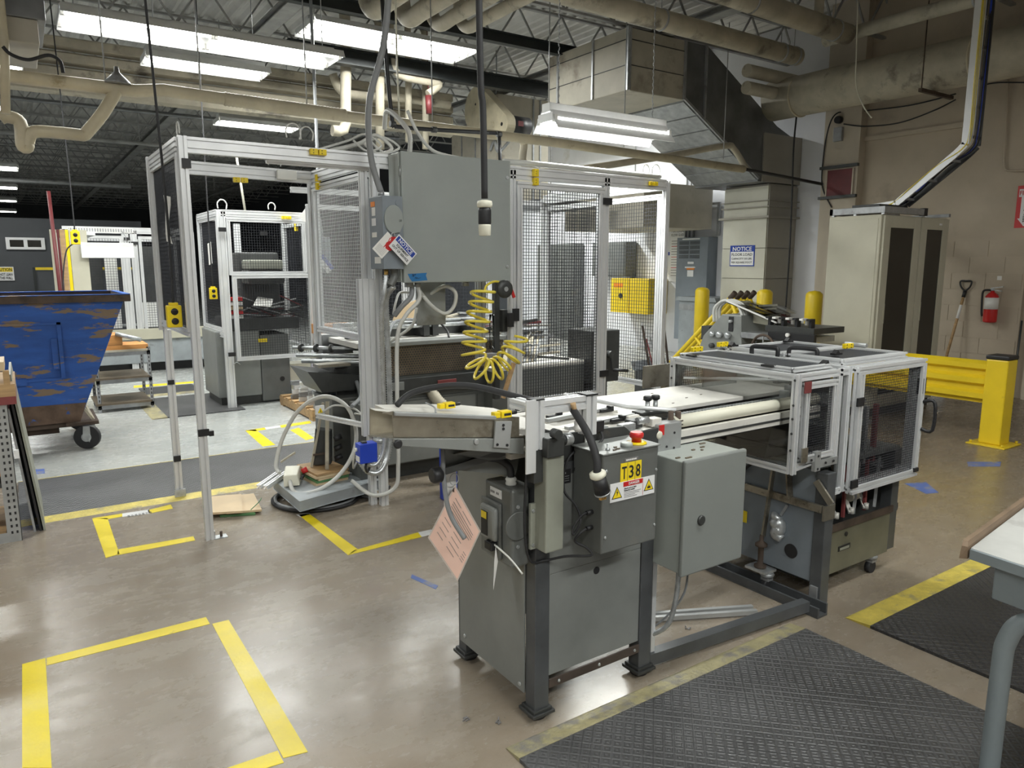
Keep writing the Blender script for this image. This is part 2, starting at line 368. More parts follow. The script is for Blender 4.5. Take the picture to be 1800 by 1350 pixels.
# bar joists under the deck, one part each
jm = M(); zb, zt = 4.62, 5.16
for z in (zb, zt): jm.box(-16, 10.3, -.03, .03, z-.015, z+.015)
x = -15.9; k = 0
while x < 10.2:
    jm.bar((x, 0, zb if k % 2 else zt), (x+.38, 0, zt if k % 2 else zb), .022); x += .38; k += 1
j0 = jm.build('bar_joist', 'joist', ceil)
jo = []
y = 1.2
while y < 45:
    o = j0 if not jo else j0.copy()
    if jo: COL.objects.link(o)
    o.location.y = y; jo.append(o); y += 1.55
for i, x in enumerate((-7.6, -2.9, 2.9, 7.2)):
    g = M().box(x-.09, x+.09, -5.9, 45.9, 4.51, 4.525).box(x-.09, x+.09, -5.9, 45.9, 4.6, 4.612).box(x-.008, x+.008, -5.9, 45.9, 4.525, 4.6)
    g.build('girder', 'joist', ceil)
# walls
wr = M().box(10.1, 10.4, 6.55, 15, 0, CZ)
struct(wr, 'wall_right', 'wall_white')
wt = M().box(10.0, 10.4, -6, 6.0, 0, CZ).box(9.93, 10.0, 3.84, 6.0, 0, 1.93)
wt_o = struct(wt, 'wall_right_front', 'wall_taupe')
# faint block courses of the painted masonry, recessed joints between proud blocks
bm_ = M(); rz = [i*.2 for i in range(9)]
blk = M().box(0, .006, .004, .396, .004, .196); proto = None
for r_ in range(9):
    yy = 3.86+(.2 if r_ % 2 else 0)
    while yy < 5.4:
        if proto is None: proto = blk.build('block', 'wall_taupe', wt_o); b_ = proto
        else: b_ = proto.copy(); COL.objects.link(b_)
        b_.location = (9.924, yy, .1+r_*.2); yy += .4
struct(M().box(9.85, 10.4, 6.0, 6.55, 0, CZ), 'trim_1', 'pilaster')
struct(M().box(9.96, 10.1, 4.72, 6.0, 3.3, 3.36), 'trim_2', 'wall_taupe')
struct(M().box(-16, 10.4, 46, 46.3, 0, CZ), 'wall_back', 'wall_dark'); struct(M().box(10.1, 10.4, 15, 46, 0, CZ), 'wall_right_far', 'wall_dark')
struct(M().box(-16.3, -16, -6, 46.3, 0, CZ), 'wall_left', 'wall_white')
struct(M().box(-16.3, 10.4, -6.3, -6, 0, CZ), 'wall_front', 'wall_white')
# dark partition far down the hall, under the window
wp = struct(M().box(-10, 2.9, 22, 22.15, 0, 2.75), 'wall_partition', 'wall_dark')
wn = M(); a = aY(9, 417, 21.98); b = aY(80, 439, 21.98)
for (x0, x1, z0, z1) in ((a[0], b[0], a[2]-.06, a[2]), (a[0], b[0], b[2], b[2]+.06), (a[0], a[0]+.08, b[2]+.06, a[2]-.06), (b[0]-.08, b[0], b[2]+.06, a[2]-.06), ((a[0]+b[0])/2-.04, (a[0]+b[0])/2+.04, b[2]+.06, a[2]-.06)): wn.box(x0, x1, 21.93, 21.99, z0, z1)
win = struct(wn, 'window_1', 'sign_white'); M().box(a[0]+.06, b[0]-.06, 21.96, 21.97, b[2]+.05, a[2]-.05).build('pane', 'dark_glass', win)
# column with square block courses and the capital ledges
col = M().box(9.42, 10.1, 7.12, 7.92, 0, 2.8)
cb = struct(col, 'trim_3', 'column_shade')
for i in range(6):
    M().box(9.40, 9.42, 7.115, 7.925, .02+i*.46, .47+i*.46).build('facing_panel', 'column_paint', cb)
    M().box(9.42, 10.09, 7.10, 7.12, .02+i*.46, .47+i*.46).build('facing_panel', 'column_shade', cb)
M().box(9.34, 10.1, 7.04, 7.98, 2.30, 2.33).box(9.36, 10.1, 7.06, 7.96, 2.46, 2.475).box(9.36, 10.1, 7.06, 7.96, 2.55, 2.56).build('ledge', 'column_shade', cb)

# ================= CEILING SERVICES =================
def onxy(p, w, X): return aX(p, w, X)
PY = 6.54
# long cream drain pipe with its end in black pipe reaching the wall
t = T('cream_pipe', 'long cream wrapped pipe running across the hall above the machine cages', 'pipe', (0, PY, 2.93))
M().tube([(-8, PY, 2.93), (.9, PY, 2.93), (1.1, PY, 2.96), (1.6, PY, 2.95), (2, PY, 2.93), (5, PY, 2.91), (8.1, PY, 2.85)], .048, 14).build('pipe', 'cream_paint', t)
M().tube(sp([(8.05, PY, 2.855), (8.8, PY, 2.82), (9.95, PY, 2.76)], 4), .022, 10).build('black_pipe_end', 'black', t)
M().ribbed([(1.55, PY, 2.95), (2.6, PY, 2.935)], .056, .03, .006, 14).build('ribbed_sleeve', 'cream_paint', t)
M().tube(sp([aY(210, 150, PY), aY(180, 200, PY), aY(148, 238, PY)], 4)+sp([aY(148, 238, PY), aY(110, 234, PY), aY(60, 232, PY), aY(48, 250, PY), aY(48, 258, PY), aY(40, 255, PY), aY(35, 215, PY), aY(12, 205, PY), aY(0, 208, PY)], 5), .045, 12).build('branch_pipe', 'cream_paint', t)
M().lathe([(.10, 0), (.09, .02), (.05, .06), (.02, .09), (.015, .13)], (aY(207, 150, PY)[0], PY, 2.96), 14).build('pipe_shield', 'galvanised', t)
for px in (190, 355, 540, 760, 965, 1098, 1275):
    q = aY(px, 200, PY); M().cyl((q[0], PY, 2.95), (q[0], PY, 4.6), .006, 6).build('hanger_rod', 'galvanised', t)
# loop of cream pipe ending at the duct
one(M().tube(sp([(4.6, 6.6, 2.88), (4.9, 6.75, 2.62), aY(1150, 278, 6.7), aY(1270, 257, 6.7), aY(1290, 262, 6.7), aY(1312, 298, 6.7)], 6), .04, 12), 'cream_pipe', 'cream_wrap', 'cream branch pipe with a bent end just below the sloping metal duct', 'pipe')
# cream vertical drops in a row
for i, (px, top, bot, r, Yd, l) in enumerate(((608, 92, 232, .075, 10.2, 'vertical cream pipe with elbow turning left at its foot, behind the grey conduit drop'),
        (668, 100, 262, .065, 10.2, 'straight vertical cream pipe just right of the black drop pipe'),
        (718, 118, 250, .05, 10.4, 'slim vertical cream pipe left of the small red tag'),
        (748, 170, 262, .05, 10.4, 'short vertical cream pipe beside the beige fan housing'))):
    a = aY(px, top, Yd); b = aY(px, bot, Yd); pts = [(a[0], Yd, 5.19), a, b]
    if i == 0: pts = [(a[0], Yd, 5.19), a, (b[0], Yd, b[2]+.12), (b[0]-.03, Yd, b[2]+.03), (b[0]-.1, Yd, b[2]), (b[0]-.2, Yd, b[2])]
    one(M().tube(pts, r, 14), 'cream_pipe', 'cream_wrap', l, 'pipe')
# cream pipes running into the depth under the deck
for i, (px, py) in enumerate(((640, 30), (700, 45), (752, 55), (800, 60))):
    q = aZ(px, py, 4.35); xx = q[0]
    one(M().tube(sp([(xx, q[1]-.1, 4.75), (xx, q[1]-.12, 4.5), (xx, q[1]-.3, 4.35), (xx, q[1]-.6, 4.35)], 4)+[(xx, -2, 4.35)], (.11, .10, .08, .07)[i], 14), 'cream_pipe', 'cream_wrap',
        ('thick cream pipe overhead, leftmost of the four running towards the top edge', 'second from the left of the four cream pipes rising to the top edge', 'third from the left of the four cream pipes rising to the top edge', 'rightmost and slimmest of the four cream pipes rising to the top edge')[i], 'pipe')
one(M().tube(sp([aY(585, 130, 10.6), aY(600, 160, 10.6), aY(640, 168, 10.6), aY(700, 172, 10.6), aY(790, 185, 10.6)], 4), .06, 12), 'cream_pipe', 'cream_wrap', 'horizontal cream pipe linking the vertical drops above the white cage', 'pipe')
one(M().tube(sp([(aY(700, 130, 10)[0]-.1, 10, 5.19), (aY(700, 130, 10)[0]-.1, 10, 4.6), aY(700, 130, 10), aY(760, 145, 10), aY(772, 150, 10), aY(752, 165, 10)], 4), .055, 12), 'cream_pipe', 'cream_wrap', 'short cream pipe with a hooked end left of the fan housing', 'pipe')
# two thick wrapped pipes at top right and the fat wall pipe
def lagged(lab, pts, r, joints):
    t = T('wrapped_pipe', lab, 'pipe', pts[0]); M().tube(pts, r, 20).build('pipe', 'cream_wrap', t)
    for j in joints:
        q = V(pts[0]).lerp(V(pts[-1]), j); d = (V(pts[-1])-V(pts[0])).normalized(); M().cyl(q-d*.012, q+d*.012, r+.008, 20).build('clamp_band', 'galvanised', t)
        M().cyl(q+V((0, 0, r)), (q.x, q.y, 5.1), .006, 6).build('hanger_rod', 'galvanised', t)
lagged('thick cream wrapped pipe, lower of the pair crossing the top right', [(3.6, 6, 4.21), (8.35, 6, 4.17)], .105, (.5, .93, .985))
lagged('thick cream wrapped pipe, upper of the pair crossing the top right', [(4.2, 5.6, 4.5), (8.75, 5.6, 4.4)], .12, (.6, .94))
lagged('cream pipe at the upper right running away from the camera above the cable tray', [(8.9, 6.0, 4.45), (8.9, -3, 4.45)], .08, (.2, .5))
one(M().tube([(8.15, 5.6, 4.35), (8.15, 5.6, 5.15)], .055, 14), 'vertical_pipe', 'cream_wrap', 'short vertical cream pipe rising from the end of the wrapped pair', 'pipe')
t = T('lagged_pipe', 'very thick cream lagged pipe running along the taupe wall at upper right', 'pipe', (9.3, 7.5, 3.9))
M().tube([(9.3, 7.05, 3.93), (9.3, 6, 3.93), (9.3, 3, 3.90), (9.3, -4, 3.85)], .27, 28).build('lagging', 'cream_wrap', t)
for y in (6.6, 4.3, 2.2): M().cyl((9.3, y-.012, 3.92), (9.3, y+.012, 3.92), .277, 28).build('clamp_band', 'cream_paint', t)
for y in (4.75,): M().bar((8.95, y, 3.62), (9.7, y, 3.62), .04).cyl((8.98, y, 3.62), (8.98, y, 4.6), .008, 6).build('pipe_trapeze', 'rust', t)
one(M().tube(sp([aX(1508, 0, 8.6), aX(1505, 100, 8.6), aX(1505, 150, 8.6), aX(1517, 185, 8.6), aX(1532, 207, 8.6)], 5), .008, 6), 'pull_cord', 'ivory', 'thin white cord dangling in front of the thick wall pipe', 'cord')
# cream ribbed bulkhead beyond the drain pipe
t = T('ribbed_bulkhead', 'band of cream horizontal ribs hanging below the deck behind the fluorescent fixtures', 'bulkhead', (1, 11.2, 4))
za = 3.72
for i in range(4): M().prism([(11.2, za+i*.18), (11.1, za+.03+i*.18), (11.1, za+.13+i*.18), (11.2, za+.17+i*.18)], 'x', -3.5, 6.3).build('rib', 'cream_wrap', t)
# dark beams
one(M().box(3.2, 9.8, 9.9, 10.04, 4.48, 4.5).box(3.2, 9.8, 9.9, 10.04, 4.29, 4.31).box(3.2, 9.8, 9.96, 9.98, 4.31, 4.48), 'steel_beam', 'dark_beam', 'dark green steel beam crossing behind the bright short fixture', 'beam')
one(M().box(2.0, 7.1, 8.42, 8.52, 4.46, 4.475).box(2.0, 7.1, 8.46, 8.48, 4.475, 4.585).box(2.0, 7.1, 8.42, 8.52, 4.585, 4.6), 'steel_beam', 'dark_beam', 'dark green beam just above the wide fixture near the top centre', 'beam')
for z, l in ((4.2, 'upper'), (3.98, 'lower')): one(M().tube([(8.45, 6.85, z), (9.5, 6.85, z), (10.05, 6.85, z)], .085, 14), 'cream_pipe', 'cream_wrap', l+' of two short cream pipes entering the wall between the dark duct and pilaster', 'pipe')
# square duct: box section, sloped drop to the column
t = T('air_duct', 'large boxy air duct, cream at left, bare metal where it slopes down to the column', 'duct', (6.6, 7.5, 3.75))
M().box(6.52, 7.53, 7.1, 8.75, 3.75, 4.49).build('duct_box', 'duct_cream', t, .01)
d = M()
prof = [(7.53, 3.75), (9.12, 2.84), (9.12, 2.81), (10.09, 2.81), (10.09, 3.42), (9.5, 3.62), (7.95, 4.49), (7.53, 4.49)]
d.prism(prof, 'y', 7.1, 8.3); d.build('sloped_duct', 'duct_metal', t, .004)
b = M()
for (x0, z0, x1, z1) in ((7.53, 3.75, 9.12, 2.84),):
    for k in range(6):
        q = V((x0, 0, z0)).lerp(V((x1, 0, z1)), (k+.04)/6); r = V((x0, 0, z0)).lerp(V((x1, 0, z1)), (k+.96)/6)
        M().add([(q.x, 7.12, q.z-.012), (r.x, 7.12, r.z-.012), (r.x, 8.28, r.z-.012), (q.x, 8.28, q.z-.012), (q.x, 7.12, q.z+.01), (r.x, 7.12, r.z+.01), (r.x, 8.28, r.z+.01), (q.x, 8.28, q.z+.01)], [(3, 2, 1, 0), (4, 5, 6, 7), (0, 1, 5, 4), (1, 2, 6, 5), (2, 3, 7, 6), (3, 0, 4, 7)]).build('duct_panel', 'galvanised', t)
for (x, y0, y1) in ((6.5, 7.08, 8.77),):
    for z in (4.05, 4.35): M().box(6.512, 7.5, 7.092, 8.75, z, z+.008).build('duct_seam', 'dark_beam', t)
for y in (7.08, 7.75, 8.5): M().box(6.5, 6.52, y, y+.03, 3.75, 4.50).build('seam_flange', 'galvanised', t)
for x in (6.52, 7.5, 7.9): M().box(x, x+.03, 7.07, 7.1, 3.75 if x < 7.6 else 3.56, 4.49).build('seam_flange', 'galvanised', t)
M().prism([(7.53, 3.75), (9.12, 2.84), (9.14, 2.87), (7.55, 3.78)], 'y', 7.08, 7.1).build('seam_flange', 'galvanised', t)
M().box(9.20, 10.09, 7.075, 7.098, 2.81, 3.5).build('end_panel', 'column_shade', t)
# fan plant: beige housings, belt guard and motor
t = T('fan_housing', 'tall beige fan housing with belt guard and black motor, left of the big duct', 'fan', (7.4, 9.4, 2.6))
q = aX(875, 95, 7.0); e_ = aY(965, 120, q[1]); M().box(7.0, e_[0], q[1], q[1]+.75, 2.6, 4.45).build('housing', 'duct_cream', t, .01)
M().box(7.0, 7.6, q[1]+.75, q[1]+1.6, 2.6, 4.1).build('housing', 'duct_cream', t, .01)
for y in (q[1]+.72, q[1]+1.2): M().box(6.985, 7.0, y, y+.03, 2.6, 4.1).build('seam_flange', 'galvanised', t)
for x in (e_[0]-.35, e_[0]-.2): M().box(x, x+.03, q[1]-.015, q[1], 2.6, 4.45).build('seam_flange', 'galvanised', t)
M().box(8.3, 9.9, 8.6, 10.6, 2.2, 2.9).build('lower_housing', 'duct_cream', t, .01)
M().box(6.75, 8.1, q[1]-.2, 9.2, 2.52, 2.6).build('platform', 'duct_metal', t, .01)
for x, y in ((7.1, 11), (8.2, 10.9), (9.8, 10.4)): M().cyl((x, y, 2.9), (x, y, 5.19), .012, 6).build('hanger_rod', 'galvanised', t)
gx = 6.72; c1 = aX(836, 192, gx); c2 = aX(882, 218, gx); R1, R2 = .37, .17
a1 = V((c1[1], c1[2])); a2 = V((c2[1], c2[2])); dd = a2-a1; base = math.atan2(dd.y, dd.x); off = math.acos((R1-R2)/dd.length)
poly = []
for k in range(21):
    th = base+off+(2*math.pi-2*off)*k/20; poly.append((a1.x+R1*math.cos(th), a1.y+R1*math.sin(th)))
for k in range(11):
    th = base-off+2*off*k/10; poly.append((a2.x+R2*math.cos(th), a2.y+R2*math.sin(th)))
gd = M().prism(poly, 'x', gx, gx+.16).build('belt_guard', 'cream_paint', t, .006)
M().cyl((gx-.004, a1.x, a1.y+.08), (gx+.002, a1.x, a1.y+.08), .02, 10).cyl((gx-.004, a2.x, a2.y), (gx+.002, a2.x, a2.y), .03, 10).build('guard_hole', 'black', gd)
M().cyl((gx+.16, a2.x, a2.y), (gx+.50, a2.x, a2.y), .15, 20).build('motor', 'black', t)
M().box(gx+.22, gx+.32, a2.x-.155, a2.x-.145, a2.y-.03, a2.y+.05).build('motor_label', 'dark_red', t)
M().tube(sp([(6.97, q[1]+.2, 3.55), (6.96, q[1]+.05, 3.68), (6.98, q[1]-.1, 3.5), (7.2, a2.x, a2.y+.14)], 5), .025, 8).build('flexible_conduit', 'galvanised', t)
one(M().cyl(aY(753, 168, 10), aY(755, 200, 10), .05, 10).cyl(aY(753, 168, 10), (aY(753, 168, 10)[0], 10, 5.19), .006, 6), 'red_cylinder', 'dark_red', 'small dark red cylinder hung beside the short cream pipe', 'cylinder')
# beige duct at upper left corner
t = T('air_duct', 'dark and cream duct end poking in at the top left corner', 'duct', (-.3, 6.4, 3.2))
a = aY(70, 78, 6.4); M().box(-2.5, a[0], 6.4, 7.2, a[2], a[2]+.16).build('lower_casing', 'duct_cream', t, .006)
M().box(-2.5, a[0]+.05, 6.38, 7.2, a[2]+.16, a[2]+.45).build('upper_casing', 'duct_metal', t, .006)

# ================= FLUORESCENT FIXTURES =================
def lamp(name, label, c, L, wd, power, tubes=2, hood='flat', chain=True, group=None, glow=True, end=False):
    x, y, z = c; t = T(name, label, 'light', (x, y, z), group)
    if hood == 'flat':
        M().prism([(y-wd/2, z), (y-wd/2+.04, z+.07), (y+wd/2-.04, z+.07), (y+wd/2, z), (y+wd/2-.01, z), (y+wd/2-.05, z+.05), (y-wd/2+.05, z+.05), (y-wd/2+.01, z)], 'x', x-L/2, x+L/2).build('reflector', 'fixture_white', t)
        M().box(x-L/2+.02, x+L/2-.02, y-.07, y+.07, z+.07, z+.14).build('ballast_channel', 'fixture_white', t, .004)
    else:
        M().box(x-L/2, x+L/2, y-.05, y+.05, z+.08, z+.145).build('ballast_channel', 'fixture_white', t, .004)
        for s in (-1, 1):
            M().prism([(y+s*.05, z+.085), (y+s*wd/2, z-.05), (y+s*(wd/2+.004), z-.045), (y+s*.05, z+.095)], 'x', x-L/2, x+L/2).build('reflector_wing', 'fixture_white', t)
    for s in (-1, 1): M().box(x+s*L/2, x+s*(L/2+.004), y-wd/2+.06, y+wd/2-.06, z+.01, z+.07).build('end_plate', 'fixture_white', t)
    n = tubes
    for k in range(n):
        yy = y+(k-(n-1)/2)*(wd*.62/max(1, n-1)) if n > 1 else y
        nseg = 2 if L > 1.6 else 1
        for s_ in range(nseg):
            x0 = x-L/2+L/nseg*s_; M().cyl((x0+.03, yy, z+.022), (x0+L/nseg-.03, yy, z+.022), .016, 10).build('tube', 'tube_light' if power > 5 else 'white_plastic', t)
            for e in (.005, L/nseg-.03): M().box(x0+e, x0+e+.025, yy-.018, yy+.018, z, z+.05).build('lamp_holder', 'white_plastic', t)
    if chain:
        for s in (-1, 1):
            xx = x+s*(L/2-.12)
            cm = M(); zc = z+.145
            if L < 2 and z < 3.3:
                while zc < 5.17: cm.bar((xx, y, zc), (xx+(.006 if int(zc*40) % 2 else -.006), y, zc+.022), .006); zc += .026
            else: cm.cyl((xx, y, zc), (xx, y, 5.19), .005, 5)
            tag(cm.build('hanging_chain', 'galvanised', t), kind='stuff')
    if power < 5: return t
    ld = bpy.data.lights.new('lamp_glow', 'AREA'); ld.shape = 'RECTANGLE'; ld.size = L*.96; ld.size_y = wd*.72; ld.energy = power*LAMP; ld.color = (.97, 1.0, .96)
    lo = bpy.data.objects.new('lamp_glow', ld); COL.objects.link(lo); lo.parent = t; lo.location = (0, 0, -.002); lo.rotation_euler = (0, 0, 0)
    ORG[lo] = ORG[t]; return t
lamp('fluorescent_fixture', 'long bright twin tube fluorescent fixture at top left, the largest in view', (1.72, 7.66, 3.66), 2.44, .62, 95, 2)
lamp('fluorescent_fixture', 'bright wide fluorescent fixture hung by chains near the top centre', (4.27, 9.09, 4.40), 2.26, .80, 150, 3)
lamp('fluorescent_fixture', 'white shop light with angled reflector wings on chains above the conveyor', (4.01, 4.59, 2.65), 1.22, .30, 75, 2, 'wing')
lamp('fluorescent_fixture', 'short bright fluorescent fixture directly below the long one at upper left', (1.88, 8.56, 3.645), 1.22, .46, 45, 2)
lamp('fluorescent_fixture', 'small bright fluorescent fixture far off above the white cage beam', (3.33, 12.0, 3.718), 1.22, .5, 45, 2)
lamp('fluorescent_fixture', 'bright fluorescent fixture cut by the left edge of the picture below the cream pipe', (-.35, 9.6, 3.64), 1.22, .4, 45, 2)
lamp('fluorescent_fixture', 'bright fluorescent fixture at the left edge behind the bent cream trap pipe', (-.55, 12.3, 3.66), 1.22, .5, 45, 4)
for i, y in enumerate((19.5, 24.3, 29.2, 35.0)):
    lamp('fluorescent_fixture', ('nearest of the four small lights stacked at the far left', 'second of the four small lights stacked at the far left', 'third of the four small lights stacked at the far left', 'farthest and lowest of the four small lights stacked at the far left')[i], (-.35, y, 3.64), 1.22, .9, 60, 3)
# added fixtures, outside the frame or hidden, put in to light the room
for (x, y, p) in ((-3.2, 3.2, 90), (-3.4, 8.0, 90), (-2.2, -1.2, 80), (1.6, -1.9, 130), (2.6, .95, 52), (8.6, 9.6, 55), (8.2, 12.2, 200), (-5, 14, 90), (6, 16, 80), (6.6, -.6, 14)):
    lamp('fluorescent_fixture', 'added fluorescent fixture, out of sight, put in to light the hall', (x, y, 4.43 if x == 8.6 else 3.75), 2.44 if y < 9 else 1.22, .42, p, 2, group='added fixtures out of sight')

for (pts, r_, mt, l) in (([(-6, 13, 3.95), (6.2, 13, 3.95)], .03, 'duct_metal', 'dark thin pipe crossing under the deck beyond the drain pipe, upper of two'), ([(-6, 16, 3.9), (9.9, 16, 3.9)], .035, 'joist', 'grey thin pipe crossing under the deck farther back, lower of two'),
        ([(-6, 21, 3.55), (2.6, 21, 3.55)], .05, 'aluminium_dull', 'pale far pipe above the dark partition at left')):
    t = T('service_pipe', l, 'pipe', pts[0]); M().tube(pts, r_, 10).build('pipe', mt, t)
    for k in range(5): M().cyl((-5+k*2.4, pts[0][1], pts[0][2]), (-5+k*2.4, pts[0][1], 5.19), .006, 5).build('hanger_rod', 'joist', t)
one(M().tube([(aY(8, 80, 6.45)[0], 6.35, 5.19), aY(8, 80, 6.35), aY(10, 200, 6.35)], .03, 10), 'cream_pipe', 'cream_paint', 'vertical cream pipe at the left edge meeting the bent trap', 'pipe')
one(M().tube(sp([aY(5, 82, 6.3), aY(20, 96, 6.3), aY(50, 105, 6.3), aY(85, 97, 6.3), aY(105, 107, 6.3), aY(111, 128, 6.3)], 6), .012, 8), 'cable', 'black_rubber', 'black cable drooping from the duct at the top left corner', 'cable')
# ================= FLOOR MARKINGS AND MATS =================
def strip(pts, name, mt, label, cat, h=.0015):
    P = [aZ(*p)[:2] for p in pts]
    a = sum(P[i][0]*P[(i+1) % len(P)][1]-P[(i+1) % len(P)][0]*P[i][1] for i in range(len(P)))
    if a < 0: P = P[::-1]
    return one(M().prism(P, 'z', 0, h), name, mt, label, cat)
strip([(39, 1168), (80, 1157), (91, 1350), (39, 1350)], 'floor_tape', 'tape_yellow', 'broad yellow floor tape strip running out of the bottom left corner', 'tape')
strip([(82, 1157), (362, 1085), (369, 1097), (82, 1170)], 'floor_tape', 'tape_yellow', 'yellow tape strip forming the far side of the large taped square', 'tape')
strip([(373, 1097), (402, 1090), (541, 1322), (498, 1333)], 'floor_tape', 'tape_yellow', 'broad yellow tape strip forming the right side of the large taped square', 'tape')
strip([(395, 1352), (488, 1320), (499, 1341), (420, 1365)], 'floor_tape', 'tape_yellow', 'short yellow tape strip at the bottom edge, near side of the large square', 'tape')
strip([(162, 912), (189, 911), (210, 974), (186, 981)], 'floor_tape', 'tape_yellow', 'yellow tape strip, left side of the small taped square before the cage post', 'tape')
strip([(163, 911), (215, 903), (215, 908), (189, 913)], 'floor_tape', 'tape_yellow', 'yellow tape strip left of the printed white piece, far side of the small square', 'tape')
strip([(260, 897), (300, 887), (304, 894), (262, 903)], 'floor_tape', 'tape_yellow', 'yellow tape strip right of the printed white piece, far side of the small square', 'tape')
w_ = strip([(215, 903), (262, 896), (264, 903), (215, 909)], 'floor_label', 'tape_white', 'white printed label taped to the floor between two yellow strips', 'label')
q = aZ(221, 907.5, .0022); 
for k in range(7):
    for j in range(2): M().box(q[0]+.01+k*.021, q[0]+.024+k*.021, q[1]-.002-j*.02+.003*(k % 2), q[1]+.010-j*.02, .0015, .0019).build('print_mark', 'ink', w_)

strip([(208, 966), (340, 943), (343, 950), (206, 976)], 'floor_tape', 'tape_yellow', 'yellow tape strip, near side of the small taped square before the cage post', 'tape')
strip([(525, 905), (543, 903), (629, 966), (612, 976)], 'floor_tape', 'tape_yellow', 'yellow tape strip slanting away in front of the steel base plate', 'tape')
strip([(612, 976), (622, 968), (735, 936), (741, 944)], 'floor_tape', 'tape_yellow', 'yellow tape strip pointing at the pink tag, ending in white tape', 'tape')
strip([(735, 936), (758, 931), (764, 938), (741, 944)], 'floor_tape', 'tape_white', 'short white tape end beside the pink tag', 'tape')
strip([(521, 905), (543, 901), (545, 904), (528, 909)], 'floor_tape', 'tape_white', 'short white tape end at the far tip of the slanting yellow strip', 'tape')
strip([(431, 757), (449, 755), (484, 782), (462, 785)], 'floor_tape', 'tape_yellow', 'yellow tape strip on the grey floor beside the pallet', 'tape')
strip([(431, 757), (465, 752), (468, 755), (449, 758)], 'floor_tape', 'tape_yellow', 'short yellow tape corner piece on the grey floor left of the pallet', 'tape')
strip([(465, 752), (492, 748), (494, 751), (467, 755)], 'floor_tape', 'tape_white', 'short white tape piece on the grey floor before the pallet', 'tape')
strip([(492, 748), (545, 740), (547, 744), (494, 752)], 'floor_tape', 'tape_yellow', 'yellow tape strip on the grey floor just before the pallet', 'tape')
strip([(510, 756), (525, 752), (552, 770), (538, 774)], 'floor_tape', 'tape_yellow', 'yellow tape strip on the grey floor behind the white hose loop', 'tape')
strip([(305, 713), (318, 712), (334, 723), (320, 724)], 'floor_tape', 'tape_yellow', 'small yellow tape corner between the two legs of the white cage', 'tape')
strip([(325, 721), (400, 714), (402, 717), (330, 724)], 'floor_tape', 'tape_yellow', 'thin yellow tape line behind the front cage post on grey floor', 'tape')
strip([(235, 678), (345, 670), (345, 673), (235, 682)], 'floor_tape', 'tape_yellow', 'far thin yellow tape line seen below the distant cage', 'tape')
strip([(54, 826), (78, 824), (79, 832), (58, 834)], 'floor_tape', 'tape_blue', 'small blue tape square on the grey floor behind the leaning boards', 'tape')
strip([(1590, 850), (1628, 848), (1650, 866), (1628, 868)], 'floor_tape', 'tape_blue', 'blue tape piece on the brown floor right of the caged machine', 'tape')
strip([(1700, 812), (1760, 812), (1758, 820), (1702, 820)], 'floor_tape', 'tape_blue', 'faded blue tape piece near the foot of the yellow guard post', 'tape')
strip([(724, 1010), (770, 1030), (766, 1036), (722, 1016)], 'floor_tape', 'tape_blue', 'worn blue tape remnant on the floor below the pink tag', 'tape')
# mats: rubber slab plus bright bevelled border strips
def mat_(label, x0, x1, y0, y1, borders, mt='mat_rubber', ym='mat_yellow', bw=.10):
    t = T('floor_mat', label, 'mat', ((x0+x1)/2, (y0+y1)/2, 0))
    a = dict(x0=x0, x1=x1, y0=y0, y1=y1)
    if 'f' in borders: a['y0'] += bw
    if 'b' in borders: a['y1'] -= bw*.6
    if 'l' in borders: a['x0'] += bw
    M().box(a['x0'], a['x1'], a['y0'], a['y1'], 0, .013).build('rubber_sheet', mt, t)
    if 'f' in borders: M().prism([(y0, 0), (y0+bw, 0), (y0+bw, .014), (y0+.012, .004)], 'x', x0, x1).build('yellow_border', ym, t)
    if 'b' in borders: M().prism([(y1-bw*.6, 0), (y1, 0), (y1-.01, .004), (y1-bw*.6, .014)], 'x', x0, x1).build('yellow_border', ym, t)
    if 'l' in borders: M().prism([(x0, 0), (x0+bw, 0), (x0+bw, .014), (x0+.012, .004)], 'y', a['y0'], a['y1']).build('yellow_border', ym, t)
    return t
mat_('long grey diamond plate mat with yellow borders on the left, running under the white cage', -.12, 2.9, 5.27, 6.42, 'fb')
mat_('large grey diamond plate mat with worn yellow edge in the right foreground', 1.22, 2.76, .2, 1.85, 'b', ym='mat_yellow_worn', bw=.14)
mat_('dark grey mat with broad bright yellow edge beyond the grey desk', 3.02, 5.2, .2, 1.74, 'b', 'mat_rubber_dark', bw=.2)
mat_('small dark mat with curled corner beside the far shelf cart', 1.05, 2.0, 8.3, 9.6, 'l', 'mat_rubber', 'mat_yellow_worn', bw=.15)
mat_('dark mat beneath the far caged press', 1.2, 1.85, 9.8, 10.5, 'f', 'mat_rubber_dark', 'mat_yellow_worn', bw=.1)

# ================= BIG CAGED MACHINE =================
S = 'aluminium'
cage = T('safety_cage', 'large open aluminium profile cage with black mesh around the long grey press', 'cage', (2.6, 4.9, 0))
def post(p, x, y, z0, z1, w=.045, h=.045, name='post', mt=S): return M().slot((x, y, z0), (x, y, z1), w, h).build(name, mt, p)
def rail(p, a, b, w=.045, h=.045, name='rail', mt=S): return M().slot(a, b, w, h).build(name, mt, p)
F = 4.402
p1 = post(cage, .812, F, .0, 2.29)
M().box(.835, .91, F-.03, F+.03, 0, .006).box(.835, .841, F-.02, F+.02, .006, .05).build('foot_bracket', 'zinc', p1)
M().cyl((.878, F, .006), (.878, F, .035), .008, 8).build('anchor_bolt', 'rust', p1)
M().box(.785, .845, F-.03, F-.02, .63, .67).box(.845, .87, F-.03, F, .625, .655).build('latch_catch', 'black', p1)
p2 = post(cage, .79, 5.37, 1.17, 2.29)
p2b = post(cage, .815, 5.37, 0, 1.17)
M().box(.78, .85, 5.33, 5.345, 0, .06).build('foot_bracket', 'zinc', p2b)
